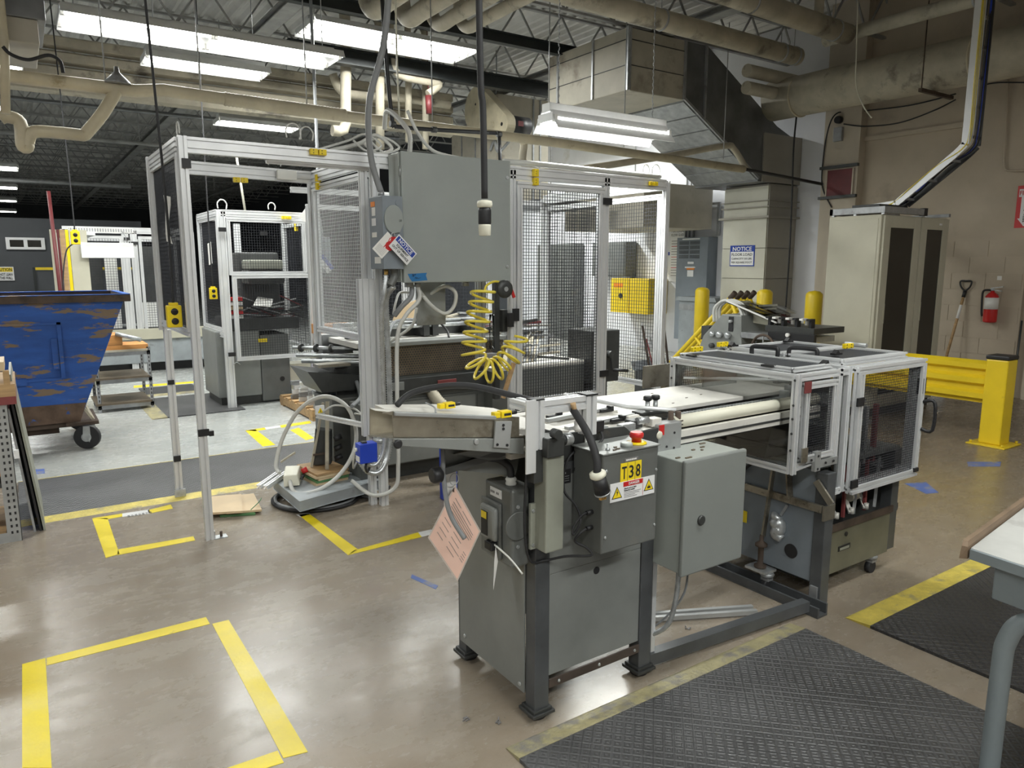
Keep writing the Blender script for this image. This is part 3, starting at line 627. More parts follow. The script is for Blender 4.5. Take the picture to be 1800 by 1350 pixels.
M().box(.79, .835, 5.335, 5.345, .26, .30).build('hinge', 'black', p2b); M().box(.79, .83, 5.335, 5.345, .80, .83).build('hinge', 'black', p2b)
pz = post(cage, 1.928, F+.005, 0, 2.27, .05, .05)
pw = post(cage, 1.845, F-.02, .5, 1.515, .125, .045)
post(cage, 1.872, F+.06, .0, 2.26, .045, .045)
p5 = post(cage, 2.965, F, 0, 2.26); p6 = post(cage, 3.84, F, 0, 2.26, .05, .045); p7 = post(cage, 4.5, F, .0, 2.28)
p8 = post(cage, 1.915, 5.56, 0, 2.26); post(cage, 4.5, 6.1, 0, 2.26); post(cage, 3.0, 6.1, 0, 2.2); post(cage, 3.9, 6.1, 0, 2.2)
rail(cage, (.835, F, 2.245), (4.477, F, 2.245), .045, .085, 'top_rail')
rail(cage, (.812, 5.37, 2.245), (1.89, 5.50, 2.245), .045, .085, 'top_rail')
rail(cage, (.80, F+.022, 2.262), (.80, 5.35, 2.262), .045, .05, 'top_rail')
rail(cage, (1.915, F+.022, 2.25), (1.915, 5.53, 2.25), .045, .08, 'top_rail')
rail(cage, (4.5, F+.022, 2.25), (4.5, 6.08, 2.25), .045, .08, 'top_rail')
rail(cage, (1.93, 6.1, 2.21), (4.48, 6.1, 2.21), .045, .045, 'top_rail')
rail(cage, (2.99, F, .52), (3.81, F, .52), .045, .045, 'bottom_rail')
M().box(.80, .845, F-.035, F-.022, 2.12, 2.17).build('corner_joint', 'black', cage)
frame_panel(cage, (.80, F+.03, 1.20), (0, 5.33-F-.0, 0), (0, 0, 1.03), .04, pitch=.024, name='side_panel')
frame_panel(cage, (1.925, 4.50, 1.09), (0, 1.03, 0), (0, 0, 1.10), .045, 'aluminium', .024, name='side_door')
dr = frame_panel(cage, (2.995, F-.01, .565), (.815, 0, 0), (0, 0, 1.62), .045, pitch=.0235, r=.0018)
M().box(3.79, 3.875, F-.045, F-.032, 2.06, 2.11).build('hinge', 'black', dr); M().box(3.79, 3.875, F-.045, F-.032, .72, .77).build('hinge', 'black', dr)
frame_panel(cage, (4.5, F+.03, .55), (0, 1.62, 0), (0, 0, 1.63), .045, pitch=.03, name='side_panel')
frame_panel(cage, (3.04, 6.1, .6), (.82, 0, 0), (0, 0, 1.5), .04, pitch=.034, name='rear_panel')
frame_panel(cage, (2.05, 6.1, .9), (.9, 0, 0), (0, 0, 1.2), .04, pitch=.034, name='rear_panel')
# latch and handle at door's left edge
lt = M().box(2.955, 3.0, F-.05, F-.025, 1.20, 1.29).box(2.91, 2.95, F-.055, F-.025, 1.16, 1.26).build('door_latch', 'black', cage)
# things hung on the cage: yellow interlock switches
def interlock(label, c, ax='x', s=1.0):
    x, y, z = c; t = T('interlock_switch', label, 'switch', c, 'yellow interlock switches')
    u = V((1, 0, 0)) if ax == 'x' else (V((0, 1, 0)) if ax == 'y' else V((0, 0, 1)))
    for k in (-1, 1):
        q = V(c)+u*k*.026*s
        a, b, d = ((.023, .014, .017) if ax == 'x' else ((.014, .023, .017) if ax == 'y' else (.017, .014, .023)))
        M().box(q.x-a*s, q.x+a*s, q.y-b*s, q.y+b*s, q.z-d*s, q.z+d*s).build('body', 'yellow_plastic', t, .003)
        for e in (-1, 1): M().cyl((q.x-.006, q.y-b*s-.002, q.z+e*.008), (q.x-.006, q.y-b*s+.001, q.z+e*.008), .003, 6).build('screw', 'black', t)
    return t
interlock('yellow interlock switch on the cage top rail, above the front left bay', (1.555, 4.365, 2.262))
interlock('yellow interlock switch at the top corner of the silver mesh side door', (1.90, 5.36, 2.20), 'z', 1.1)
interlock('yellow interlock switch on the top rail above the tall black mesh door', (3.145, 4.362, 2.22), 'z', 1.15)
interlock('yellow interlock switch near the right end of the cage top rail', (4.31, 4.362, 2.245), 'x', .9)
interlock('yellow interlock switch hanging below the rear top rail of the cage', (1.36, 5.40, 2.185))
# conduit on top rail right and cable loops
M().tube([(2.9, F, 2.315), (3.2, F, 2.318), (4.0, F, 2.312), (4.42, F, 2.31)], .02, 10).build('cable_sleeve', 'hose_white', cage)
def cable(pts, r, mt, label, cat='cable', name='cable', n=7, k=8): return one(M().tube(sp(pts, k), r, n), name, mt, label, cat)
def loop(c, R, ax='x', f=1.25): return [(c[0]+(R*math.cos(t) if ax == 'x' else 0), c[1]+(R*math.cos(t) if ax == 'y' else 0), c[2]+R*f*math.sin(t)) for t in [(-.6+k*.85) for k in range(6)]]
for i, (c, R, ax, lab) in enumerate((((1.42, 4.39, 2.36), .045, 'x', 'left one of two white cable loops on the cage top rail below the far light'), ((1.50, 4.39, 2.355), .04, 'x', 'right one of two white cable loops on the cage top rail below the far light'),
        ((4.25, 4.39, 2.35), .035, 'x', 'left white cable loop on the right end of the cage top rail'), ((4.36, 4.39, 2.345), .045, 'x', 'right white cable loop on the right end of the cage top rail'),
        ((.80, 4.42, 2.32), .035, 'y', 'small white cable loop on top of the front left cage post'), ((1.915, 5.2, 2.34), .05, 'y', 'white cable loop above the silver mesh side door'),
        ((1.62, 5.46, 2.34), .05, 'x', 'white cable loop arching over the small junction box on the rear rail'))):
    cable(loop(c, R, ax), .0045, 'hose_white', lab)
one(M().box(1.62, 1.76, 5.40, 5.43, 2.21, 2.275), 'junction_box', 'white_plastic', 'small white junction box on the rear cage rail', 'box', .004)
tube_l = M().box(1.27, 1.9, 4.43, 4.46, 2.185, 2.205); one(tube_l, 'strip_light', 'sign_white', 'slim white light strip fixed under the front cage rail', 'light')
# paper sheet on side panel
pp = M(); pts = [(.770, 4.62+.02*math.sin(k), 1.70+.05*k) for k in range(6)]
for k in range(6): pass
o_ = M(); vs = []
for k in range(7): z = 1.72+.045*k; vs += [(.772-.012*math.sin(k*.8), 4.66+.015*k/3, z), (.768-.006*math.sin(k*.8+1), 4.80+.02*k/3, z+.02)]
o_.add(vs, [(2*i, 2*i+1, 2*i+3, 2*i+2) for i in range(6)]); so = one(o_, 'paper_sheet', 'paper', 'curled white paper sheet stuck on the dark mesh side of the cage', 'paper')
sm_ = so.modifiers.new('thick', 'SOLIDIFY'); sm_.thickness = .0008
# ---- the long press itself ----
pr = T('long_press', 'long grey steel press with brown perforated guard inside the front cage', 'machine', (3.0, 5.2, 0))
block(pr, 'base', 'machine_grey', 2.02, 3.95, 4.85, 5.7, .13, .62, .006)
block(pr, 'base_panel', 'machine_light', 2.02, 2.92, 4.84, 4.85, .14, .60, .003)
block(pr, 'base_panel', 'machine_grey', 2.94, 3.9, 4.84, 4.85, .14, .60, .003)
block(pr, 'plinth', 'machine_dark', 2.1, 3.9, 4.95, 5.6, 0, .13)
block(pr, 'end_cabinet', 'machine_grey', 1.78, 2.02, 4.92, 5.3, .0, .66, .006)
block(pr, 'end_cabinet', 'machine_dark', 1.86, 2.16, 5.06, 5.5, .14, .86, .01)
b_ = block(pr, 'band', 'machine_dark', 2.02, 3.3, 4.80, 4.86, .66, .78, .004)
block(pr, 'frame_beam', 'machine_grey', 2.02, 3.95, 4.86, 5.65, .62, .80)
gd = M(); gd.box(2.05, 3.18, 4.84, 4.845, .80, 1.02); g_ = gd.build('perforated_guard', 'brown_guard', pr)
pf = M()
for i in range(54):
    for k in range(12): x = 2.06+i*.0208+(k % 2)*.0104; z = .81+k*.0175; pf.cyl((x, 4.8385, z), (x, 4.8405, z), .0058, 6)
tag(pf.build('guard_holes', 'machine_dark', g_), kind='stuff')
block(pr, 'guard_top', 'machine_light', 2.05, 3.18, 4.80, 5.0, 1.02, 1.05, .004)
block(pr, 'table', 'table_dusty', 2.0, 3.25, 4.98, 5.6, 1.0, 1.04, .003)
block(pr, 'back_guard', 'machine_dark', 2.05, 3.2, 5.3, 5.34, 1.04, 1.14)
for z, y in ((1.13, 5.16), (1.15, 5.30), (1.11, 5.42)): M().cyl((1.95, y, z), (3.2, y, z), .017, 10).build('cross_bar', 'zinc', pr)
for x in (2.2, 2.62, 2.70, 3.05): M().box(x, x+.05, 5.12, 5.36, 1.05, 1.16).build('bracket', 'machine_dark', pr)
M().cyl((2.68, 4.838, .43), (2.68, 4.842, .43), .022, 12).build('hole', 'black', pr); M().cyl((2.24, 4.836, .48), (2.24, 4.842, .48), .025, 12).build('hole', 'black', pr)
M().cyl((2.2, 4.836, .53), (2.2, 4.842, .53), .010, 8).build('hole', 'black', pr); M().cyl((2.14, 4.836, .56), (2.14, 4.842, .56), .010, 8).build('hole', 'black', pr); M().cyl((2.07, 4.836, .56), (2.07, 4.842, .56), .010, 8).build('hole', 'black', pr)
block(pr, 'latch_plate', 'machine_light', 2.16, 2.28, 4.785, 4.80, .70, .76, .002)
block(pr, 'red_label', 'maroon', 2.56, 2.72, 4.79, 4.80, .70, .745)
M().ribbed(sp([(2.53, 4.86, .67), (2.54, 4.76, .60), (2.62, 4.66, .50), (2.70, 4.62, .40), (2.80, 4.62, .2), (2.82, 4.65, .03)], 6), .045, .020, .009, 14).build('duct_hose', 'cream_wrap', pr)
# feed rollers on the left end
for z, y in ((.98, 5.5), (.93, 5.42), (.90, 5.3)): M().cyl((1.70, y, z), (2.1, y-.35, z-.0), .016, 10).build('feed_roller', 'zinc', pr)
for k in range(3): M().cyl((1.74+k*.09, 5.465-k*.08, .98), (1.755+k*.09, 5.45-k*.08, .98), .032, 12).build('roller_collar', 'machine_dark', pr)
M().prism([(1.64, .86), (2.05, .80), (2.05, .70), (1.74, .70), (1.68, .8)], 'y', 5.0, 5.4).build('feed_tray', 'machine_dark', pr)
M().box(1.72, 1.96, 5.0, 5.12, .88, .90).build('feed_plate', 'stainless', pr)
block(pr, 'rear_box', 'galvanised', 1.95, 2.2, 5.55, 5.7, .9, 1.06)
block(pr, 'rear_box', 'galvanised', 2.25, 2.45, 5.6, 5.7, .95, 1.1)
# right half behind the black door: second bed with a heap of tooling
block(pr, 'second_bed', 'machine_grey', 3.0, 3.92, 4.72, 6.0, .12, .78, .004)
block(pr, 'bed_top', 'table_dusty', 3.0, 3.92, 4.72, 6.0, .78, .81, .003)
block(pr, 'gearbox', 'machine_dark', 3.92, 4.22, 4.62, 4.95, .62, 1.06, .006)
block(pr, 'gearbox_pedestal', 'machine_dark', 3.95, 4.12, 4.65, 4.95, 0, .62, .004)
cr = M().cyl((4.09, 4.62, .86), (4.09, 4.56, .86), .03, 12).bar((4.09, 4.57, .86), (4.10, 4.56, .73), .025).build('crank', 'machine_dark', pr)
M().cyl((4.10, 4.56, .73), (4.22, 4.50, .72), .014, 10).build('crank_handle', 'black', cr)
M().cyl((4.02, 4.615, .93), (4.02, 4.622, .93), .016, 10).build('hole', 'black', pr)
# vertical steel column with air fittings left of the door
col_ = T('air_post', 'dark vertical post with clear air filter behind the yellow coil hose', 'post', (2.84, 4.5, 0))
M().box(2.86, 2.90, 4.46, 4.50, .62, 1.5).build('post', 'machine_dark', col_)
M().slot((2.77, 4.52, .9), (2.77, 4.52, 1.5), .06, .045).build('profile', 'aluminium_dull', col_)
M().cyl((2.825, 4.45, 1.0), (2.825, 4.45, 1.25), .018, 12).build('filter_bowl', 'polycarbonate', col_)
M().box(2.74, 2.90, 4.44, 4.50, .92, .965).build('bracket', 'galvanised', col_)
M().box(2.90, 2.94, 4.42, 4.47, 1.12, 1.28).build('valve', 'machine_dark', col_)
# tooling heap: long blades and bars lying in a pile, each its own
rnd = random.Random(3)
for k in range(80):
    x = rnd.uniform(3.05, 3.7); y = rnd.uniform(4.85, 5.9); z = .83+rnd.random()**1.3*.36; a = rnd.uniform(-.5, .35); L = rnd.uniform(.25, .6); tl = rnd.uniform(-.25, .25)
    dx = V((math.cos(a), math.sin(a), tl*.6))*L/2; c = V((min(max(x, 3.02+L/2), 3.9-L/2), y, z)); mt = ('zinc', 'galvanised', 'cream_wrap', 'machine_dark', 'dark_red', 'stainless', 'machine_dark')[k % 7]
    one(M().bar(c-dx, c+dx, rnd.uniform(.018, .05), rnd.uniform(.008, .022)), 'tool_bar', mt, 'steel bar or blade in the heap of tooling seen through the tall black mesh door', 'tool', group='tooling heap behind the mesh door')
for k in range(12):
    x = 3.12+k*.035; y = 4.76+k*.01; one(M().bar((x, y, .815), (x+.24, y+.22, 1.0+rnd.random()*.06), .035, .01), 'slanted_blade', ('cream_wrap', 'galvanised')[k % 2], 'pale blade leaning in a fanned row at the front of the tooling heap', 'tool', group='fanned blades in the tooling heap')
# plywood sheet leaning on the press
o = M().prism([aY(692, 560, 5.55)[::2], aY(702, 540, 5.55)[::2], aY(737, 525, 5.55)[::2], aY(745, 560, 5.55)[::2], aY(743, 568, 5.55)[::2], aY(690, 568, 5.55)[::2]], 'y', 5.55, 5.565)
one(o, 'plywood_board', 'plywood', 'pale plywood board standing behind the bars of the press', 'board')
one(M().box(2.0, 2.3, 5.75, 5.95, 1.04, 1.12), 'wooden_box', 'wood_orange', 'orange wooden box behind the silver mesh side door', 'box', .003)
# ---- wall box and disconnect ----
eb = T('electrical_enclosure', 'big flat grey electrical enclosure hung high on the front of the cage', 'cabinet', (2.42, 4.3, 1.49))
block(eb, 'body', 'box_pale', 2.01, 2.82, 4.23, 4.375, 1.495, 2.285, .004)
dr_ = block(eb, 'door', 'box_grey', 2.018, 2.825, 4.205, 4.228, 1.49, 2.29, .006)
for z in (2.18, 1.59): M().cyl((2.795, 4.198, z), (2.795, 4.206, z), .011, 14).cyl((2.795, 4.195, z), (2.795, 4.199, z), .006, 10).build('lock_screw', 'zinc', dr_)
for z in (2.17, 1.62): M().cyl((2.014, 4.214, z-.03), (2.014, 4.214, z+.03), .006, 8).build('hinge', 'zinc', dr_)
for x, r in ((2.10, .03), (2.16, .022), (2.52, .025)): M().cyl((x, 4.3, 1.46), (x, 4.3, 1.496), r, 12).build('cable_gland', 'galvanised', eb)
block(eb, 'back_plate', 'machine_light', 2.2, 2.42, 4.40, 4.41, 1.2, 1.495)
# blue masking tape with handwriting
tp = one(M().prism([(2.045, 1.545), (2.18, 1.552), (2.172, 1.536), (2.183, 1.505), (2.075, 1.498), (2.06, 1.515)], 'y', 4.203, 4.2049), 'masking_tape', 'royal_blue', 'piece of blue masking tape with handwriting on the big grey enclosure', 'tape')
MATS['blue_tape'] = None
tp.data.materials.clear(); mat('masking_blue', (.02, .17, .42), .6, 0, .05); tp.data.materials.append(MATS['masking_blue'])
sc = M()
for s_ in ([(2.075, 1.527), (2.08, 1.545), (2.085, 1.528), (2.09, 1.541), (2.098, 1.538), (2.10, 1.546)], [(2.095, 1.517), (2.1, 1.525), (2.105, 1.515), (2.11, 1.523), (2.117, 1.516), (2.135, 1.522)]):
    sc.tube(sp([(a, 4.2022, b) for a, b in s_], 5), .0011, 5)
tag(sc.build('handwriting', 'ink', tp, org=None), kind=None)
ds = T('disconnect_switch', 'grey disconnect switch box with round handle plate left of the big enclosure', 'switch', (1.93, 4.3, 1.56))
block(ds, 'body', 'blue_grey', 1.865, 2.0, 4.16, 4.36, 1.575, 2.015, .005)
hp = M(); cz, cx = 1.875, 1.935
pol = [(cx+.062*math.cos(t), cz+.085*math.sin(t)) for t in [math.radians(a) for a in range(25, 290, 12)]]+[(1.972, 1.795), (1.998, 1.85)]
hp.prism(pol, 'y', 4.148, 4.16); hpo = hp.build('handle_plate', 'box_grey', ds, .002)
text('OFF', (1.968, 4.1475, 1.86), (1, 0, 0), (0, 0, 1), .014, 'ink', hpo, w=.018)
M().lathe([(.02, 0), (.02, .004)], (1.97, 4.155, 1.975), 16, 'y').build('knockout', 'blue_grey', ds)
block(ds, 'orange_label', 'sign_orange', 1.863, 1.865, 4.27, 4.33, 1.955, 1.985, 0); block(ds, 'white_label', 'paper', 1.863, 1.865, 4.265, 4.315, 1.90, 1.95, 0)
lb = block(ds, 'small_label', 'sign_white', 1.863, 1.865, 4.26, 4.32, 1.84, 1.885, 0)
block(ds, 'white_label', 'paper', 1.863, 1.865, 4.25, 4.32, 1.77, 1.80, 0); block(ds, 'white_label', 'paper', 1.863, 1.865, 4.20, 4.29, 1.61, 1.65, 0)
M().cyl((1.90, 4.25, 2.015), (1.90, 4.25, 2.045), .02, 12).build('gland', 'galvanised', ds); M().cyl((1.92, 4.25, 1.54), (1.92, 4.25, 1.576), .014, 12).build('gland', 'brass', ds)
M().tube(sp([(1.97, 4.25, 1.58), (1.975, 4.25, 1.535), (1.955, 4.24, 1.50), (1.93, 4.23, 1.47)], 5), .026, 12).build('elbow', 'machine_grey', ds)
# padlock and tags
pl = T('padlock', 'red padlock on the disconnect handle', 'padlock', (1.925, 4.14, 1.76))
block(pl, 'body', 'red', 1.905, 1.94, 4.132, 4.147, 1.735, 1.77, .003)
M().tube(sp([(1.912, 4.14, 1.77), (1.915, 4.14, 1.79), (1.93, 4.14, 1.79), (1.933, 4.14, 1.77)], 4), .003, 6).build('shackle', 'zinc', pl)
M().lathe([(.028, 0), (.03, .004), (.028, .008)], (1.895, 4.135, 1.715), 16, 'y').build('lockout_disc', 'sign_red', pl)
def tagcard(label, c, ang, w, h, mt, y, nm='warning_tag', cat='tag', tilt=0.0):
    """flat card hanging; c = top hole corner in (x,z); ang = direction of its length"""
    t = T(nm, label, cat, (c[0], y, c[1])); u = V((math.cos(ang), tilt, math.sin(ang))).normalized(); n = V((0, 1, 0)); v = n.cross(u).normalized(); n = u.cross(v)
    return t, u, v
u = V((math.cos(-.78), 0, math.sin(-.78))); v = V((-u.z, 0, u.x))
t = T('warning_tag', 'white and blue NOTICE equipment out of service tag hung on the red padlock', 'tag', (1.93, 4.128, 1.745))
o0 = V((1.885, 4.126, 1.715)); L, Wd = .165, .10
def card(t, o0, u, v, L, Wd, mt, name='card'):
    n = u.cross(v); vs = [o0, o0+u*L, o0+u*L+v*Wd, o0+v*Wd]; return M().add([p+n*.0006 for p in vs]+[p-n*.0006 for p in vs], [(0, 1, 2, 3), (7, 6, 5, 4), (0, 4, 5, 1), (1, 5, 6, 2), (2, 6, 7, 3), (3, 7, 4, 0)]).build(name, mt, t)
n = u.cross(v)   # faces the viewer (-Y)
cdd = card(t, o0, u, v, L, Wd, 'sign_white')
card(t, o0+n*.0014+v*.058+u*.006, u, v, L-.012, .034, 'sign_blue', 'blue_band')
text('NOTICE', o0+n*.003+v*.064+u*.022, u, v, .023, 'sign_white', t, w=.118, bold=.02)
text('EQUIPMENT', o0+n*.0025+v*.037+u*.032, u, v, .014, 'ink', t, w=.10, bold=.02); text('OUT OF SERVICE', o0+n*.0025+v*.014+u*.012, u, v, .014, 'ink', t, w=.14, bold=.02)
t = T('warning_tag', 'white tag with red starburst print hanging left of the NOTICE tag', 'tag', (1.84, 4.14, 1.74))
u2 = V((math.cos(-2.36), 0, math.sin(-2.36))); v2 = V((-u2.z, 0, u2.x)); o1 = V((1.885, 4.136, 1.80)); n2 = u2.cross(v2)
card(t, o1, u2, v2, .145, .085, 'paper')
for k in range(9):
    a_ = o1+u2*.05+v2*.045+n2*.0012; th = k*.42; d_ = u2*math.cos(th)+v2*math.sin(th); M().bar(a_+d_*.012, a_+d_*.036, .005, .0006, n2).build('red_ray', 'sign_red', t)
for k in range(6): M().bar(o1+u2*(.09+k*.008)+v2*.01+n2*.0012, o1+u2*(.09+k*.008)+v2*.075+n2*.0012, .0012, .0006, n2).build('print_line', 'ink_grey', t)
# hanging conduits: ribbed metal hoses down the post
for i, (pts, r, lab) in enumerate((([(1.955, 4.22, 1.47), (1.93, 4.28, 1.40), (1.945, 4.32, 1.25), (1.955, 4.33, 1.0), (1.955, 4.33, .6), (1.93, 4.32, .38), (1.86, 4.30, .27), (1.78, 4.32, .28), (1.73, 4.36, .38)], .019, 'thicker ribbed metal conduit running down the cage post, right one of the pair'),
        ([(1.92, 4.25, 1.54), (1.90, 4.24, 1.44), (1.885, 4.26, 1.3), (1.895, 4.29, 1.0), (1.895, 4.29, .6), (1.88, 4.28, .42), (1.82, 4.27, .33), (1.75, 4.28, .34)], .016, 'slimmer ribbed metal conduit running down the cage post, left one of the pair'))):
    one(M().ribbed(sp(pts, 10), r+.002, .016, .005, 10), 'flexible_conduit', 'zinc', lab, 'conduit')
cable([(2.16, 4.3, 1.47), (2.16, 4.28, 1.38), (2.05, 4.26, 1.28), (2.0, 4.28, 1.15), (1.995, 4.3, .8), (1.99, 4.3, .3), (1.96, 4.3, .14), (1.84, 4.38, .09), (1.76, 4.55, .16)], .014, 'hose_white', 'long white hose from the big enclosure down the cage post and under the steel plate', 'hose', 'hose')
cable([(2.12, 4.3, 1.47), (2.10, 4.28, 1.40), (2.03, 4.27, 1.34), (1.99, 4.3, 1.28)], .017, 'hose_grey', 'short grey hose bending left below the big enclosure', 'hose', 'hose')
cable([(2.30, 4.42, 1.40), (2.38, 4.34, 1.46), (2.44, 4.3, 1.42), (2.43, 4.3, 1.33), (2.36, 4.3, 1.28), (2.27, 4.33, 1.34), (2.2, 4.36, 1.44)], .013, 'hose_white', 'white hose loop hanging under the middle of the big enclosure', 'hose', 'hose')
cable([(2.16, 4.4, 1.42), (2.08, 4.4, 1.42), (2.03, 4.36, 1.36), (2.03, 4.4, 1.28)], .008, 'hose_white', 'thin white cable arc below the left end of the big enclosure', 'cable')
cable([(2.2, 4.4, 1.32), (2.19, 4.45, 1.2), (2.13, 4.6, 1.1), (2.12, 4.75, 1.05)], .011, 'hose_white', 'white hose dropping behind the enclosure onto the press', 'hose', 'hose')
cable([(2.14, 4.76, 1.06), (2.25, 4.9, 1.17), (2.40, 5.05, 1.19), (2.6, 5.1, 1.18)], .012, 'hose_grey', 'grey hose arching over the top of the press', 'hose', 'hose')
cable([(2.62, 5.1, 1.18), (2.70, 5.05, 1.17), (2.73, 4.95, 1.1), (2.72, 4.9, 1.05)], .009, 'black', 'black hose end at the right of the press top', 'hose', 'hose')
# bundle of cables above
for i, (a_, b_, R) in enumerate(((1.86, 2.36, .07), (1.93, 2.35, .09), (1.98, 2.36, .06))):
    cable([(a_-.25, 4.5, 2.30), (a_-.08, 4.45, b_), (a_+.02, 4.42, b_+R*.6), (a_+.12, 4.4, b_-.02), (a_+.02, 4.4, b_-.06), (a_-.06, 4.42, b_)], .007+.004*(i == 1), 'hose_white', ('thin outer white cable coiled', 'thick middle white cable coiled', 'inner white cable coiled')[i]+' on the cage top beside the big enclosure')
one(M().ribbed(sp([(2.12, 4.3, 2.28), (2.13, 4.3, 2.36), (2.115, 4.32, 2.45), (2.12, 4.6, 2.6), (2.14, 4.7, 2.5)], 8), .016, .009, .002, 10), 'flexible_conduit', 'hose_white', 'white ribbed hose rising from the top of the big enclosure', 'conduit')
cable([(2.14, 4.35, 2.56), (2.20, 4.32, 2.42), (2.30, 4.3, 2.32), (2.5, 4.3, 2.292)], .011, 'hose_white', 'white hose sloping down onto the top of the big enclosure', 'hose', 'hose')
one(M().tube(sp([(1.925, 4.1, 4.6), (1.925, 4.1, 3.4), (1.90, 4.14, 2.9), (1.82, 4.2, 2.55), (1.84, 4.25, 2.25), (1.90, 4.25, 2.04)], 8), .019, 12), 'conduit_drop', 'hose_grey', 'grey flexible conduit dropping from the ceiling to the disconnect switch', 'conduit')
t = T('black_pipe', 'thin black pipe dropping from the ceiling and running right above the big enclosure', 'pipe', (2.1, 4.6, 2.6))
M().tube(sp([aY(672, 0, 5.0), aY(680, 120, 5.0), aY(690, 215, 5.0), aY(695, 222, 5.0)], 3)+sp([aY(700, 223, 5.0), aY(760, 228, 5.0), aY(872, 234, 5.0)], 3), .015, 10).build('pipe', 'black', t)
M().cyl(aY(877, 234, 5.0), aY(880, 300, 5.0), .015, 10).build('pipe_drop', 'black', t)
for p_ in ((690, 218), (763, 228), (877, 236)): q = aY(*p_, 5.0); M().cyl((q[0]-.02, q[1], q[2]), (q[0]+.02, q[1], q[2]), .022, 10).build('fitting', 'machine_dark', t)
one(M().tube([(aY(698, 118, 5.2)[0], 5.2, 5.19), aY(698, 118, 5.2), aY(702, 205, 5.2)], .007, 6), 'hanger_rod', 'ivory', 'short pale rod hanging from the deck down to the cream pipe', 'rod')
# black drop cord with plug, hung close to the camera
dc = T('power_drop', 'thick black power cord with black and white connector hanging in front of the big enclosure', 'cord', (1.31, 2.13, 1.7))
top = aY(842, 0, 2.13); M().tube(sp([(top[0]-.01, 2.13, 4.62), (top[0], 2.13, top[2]), (1.322, 2.13, 2.1), (1.326, 2.13, 1.82)], 6), .011, 12).build('cord', 'black_rubber', dc)
cx, cy = 1.326, 2.13
M().lathe([(.012, .125), (.024, .122), (.026, .115), (.026, .105), (.022, .10)], (cx, cy, 1.69), 20).build('cord_grip', 'ivory', dc)
M().lathe([(.021, .10), (.022, .09), (.022, .05), (.0205, .045)], (cx, cy, 1.69), 20).build('connector_body', 'black', dc)
M().lathe([(.0205, .045), (.021, .04), (.020, .01), (.018, .008)], (cx, cy, 1.69), 20).build('connector_nose', 'ivory', dc)
# retractor disc and coil hose
rt = T('hose_balancer', 'round dark teal balancer disc with red tab hanging under the big enclosure', 'tool', (2.70, 4.3, 1.44))
M().lathe([(.03, 0), (.058, .005), (.062, .015), (.062, .03), (.055, .04)], (2.745, 4.14, 1.440), 22, 'y').build('disc', 'machine_dark', rt)
M().lathe([(.016, 0), (.018, .004)], (2.745, 4.136, 1.440), 10, 'y').build('hub', 'zinc', rt)
M().bar((2.80, 4.17, 1.45), (2.83, 4.17, 1.38), .02, .012, (0, 1, 0)).build('red_tab', 'red', rt)
def coil(path, R, pitch, r, mt, label, steps=16):
    P = resample(sp(path, 12), .004); Lt = .004*(len(P)-1); turns = Lt/pitch; N_ = int(turns*steps); out = []
    for i in range(N_+1):
        s_ = i/N_*(len(P)-2); k = int(s_); c = P[k].lerp(P[k+1], s_-k); d = (P[min(k+3, len(P)-1)]-P[max(k-3, 0)]).normalized()
        a = d.cross(V((0, 1, 0))).normalized(); b = d.cross(a); th = 2*math.pi*i/steps
        out.append(c+(a*math.cos(th)+b*math.sin(th))*R)
    return one(M().tube(out, r, 8), 'coil_hose', mt, label, 'hose')
hp_ = [aY(850, 508, 4.12), aY(843, 545, 4.12), aY(835, 590, 4.12), aY(833, 625, 4.12), aY(848, 650, 4.12), aY(870, 650, 4.12), aY(890, 635, 4.12), aY(905, 610, 4.12), aY(908, 590, 4.12)]
coil(hp_, .078, .066, .0095, 'hose_yellow', 'bright yellow coiled air hose looping below the balancer disc')
cable([(2.80, 4.2, 1.47), (2.70, 4.2, 1.49), (2.60, 4.15, 1.47), (2.56, 4.12, 1.43)], .0085, 'hose_yellow', 'straight lead-in of the yellow air hose under the enclosure', 'hose', 'hose')
one(M().bar(aY(884, 700, 4.05), aY(903, 638, 4.05), .028, .02), 'weathered_stick', 'wood', 'weathered wooden stick leaning behind the machine below the yellow coil hose', 'stick')
# ================= FOREGROUND MACHINE T38 =================
tm = T('carton_machine', 'dark grey steel machine on four legs marked T38 with a worktop of steel rails', 'machine', (1.65, 2.15, 0))
for (x, y, l) in ((1.383, 1.907, 0), (1.883, 1.907, 0), (1.383, 2.385, 0), (1.883, 2.385, 0)):
    lg = M().box(x, x+.062, y, y+.058, .035, .90).build('leg', 'frame_grey', tm, .003)
    M().box(x-.018, x+.078, y-.018, y+.075, .022, .034).box(x-.01, x+.07, y-.01, y+.068, .034, .045).build('foot_plate', 'machine_dark', lg, .002)
    M().lathe([(.03, .0), (.036, .006), (.036, .016), (.028, .022)], (x+.03, y+.03, 0), 14).build('rubber_foot', 'black_rubber', lg)
sp_ = M().box(1.376, 1.383, 1.965, 2.42, .085, .865).build('side_panel', 'machine_light', tm, .002)
for y, z in ((2.38, .12), (1.99, .11), (1.985, .62), (2.2, .5)):
    if z != .5: M().lathe([(.009, 0), (.007, -.004)], (1.376, y, z), 10, 'x').build('screw', 'zinc', sp_)
fp = M().box(1.447, 1.882, 1.913, 1.918, .155, .535).build('front_panel', 'machine_light', tm, .002)
M().cyl((1.662, 1.911, .50), (1.662, 1.9135, .50), .014, 16).build('hole', 'black', fp)
fp2 = M().box(1.447, 1.882, 1.913, 1.918, .5362, .90).build('upper_front_panel', 'machine_light', tm, .002)
bb = M().box(1.447, 1.89, 1.908, 1.916, .108, .142).build('bottom_rail', 'rust', tm, .002)
bb.data.materials.clear(); mat('brown_steel', (.085, .065, .055), .5, .3, .15); bb.data.materials.append(MATS['brown_steel'])
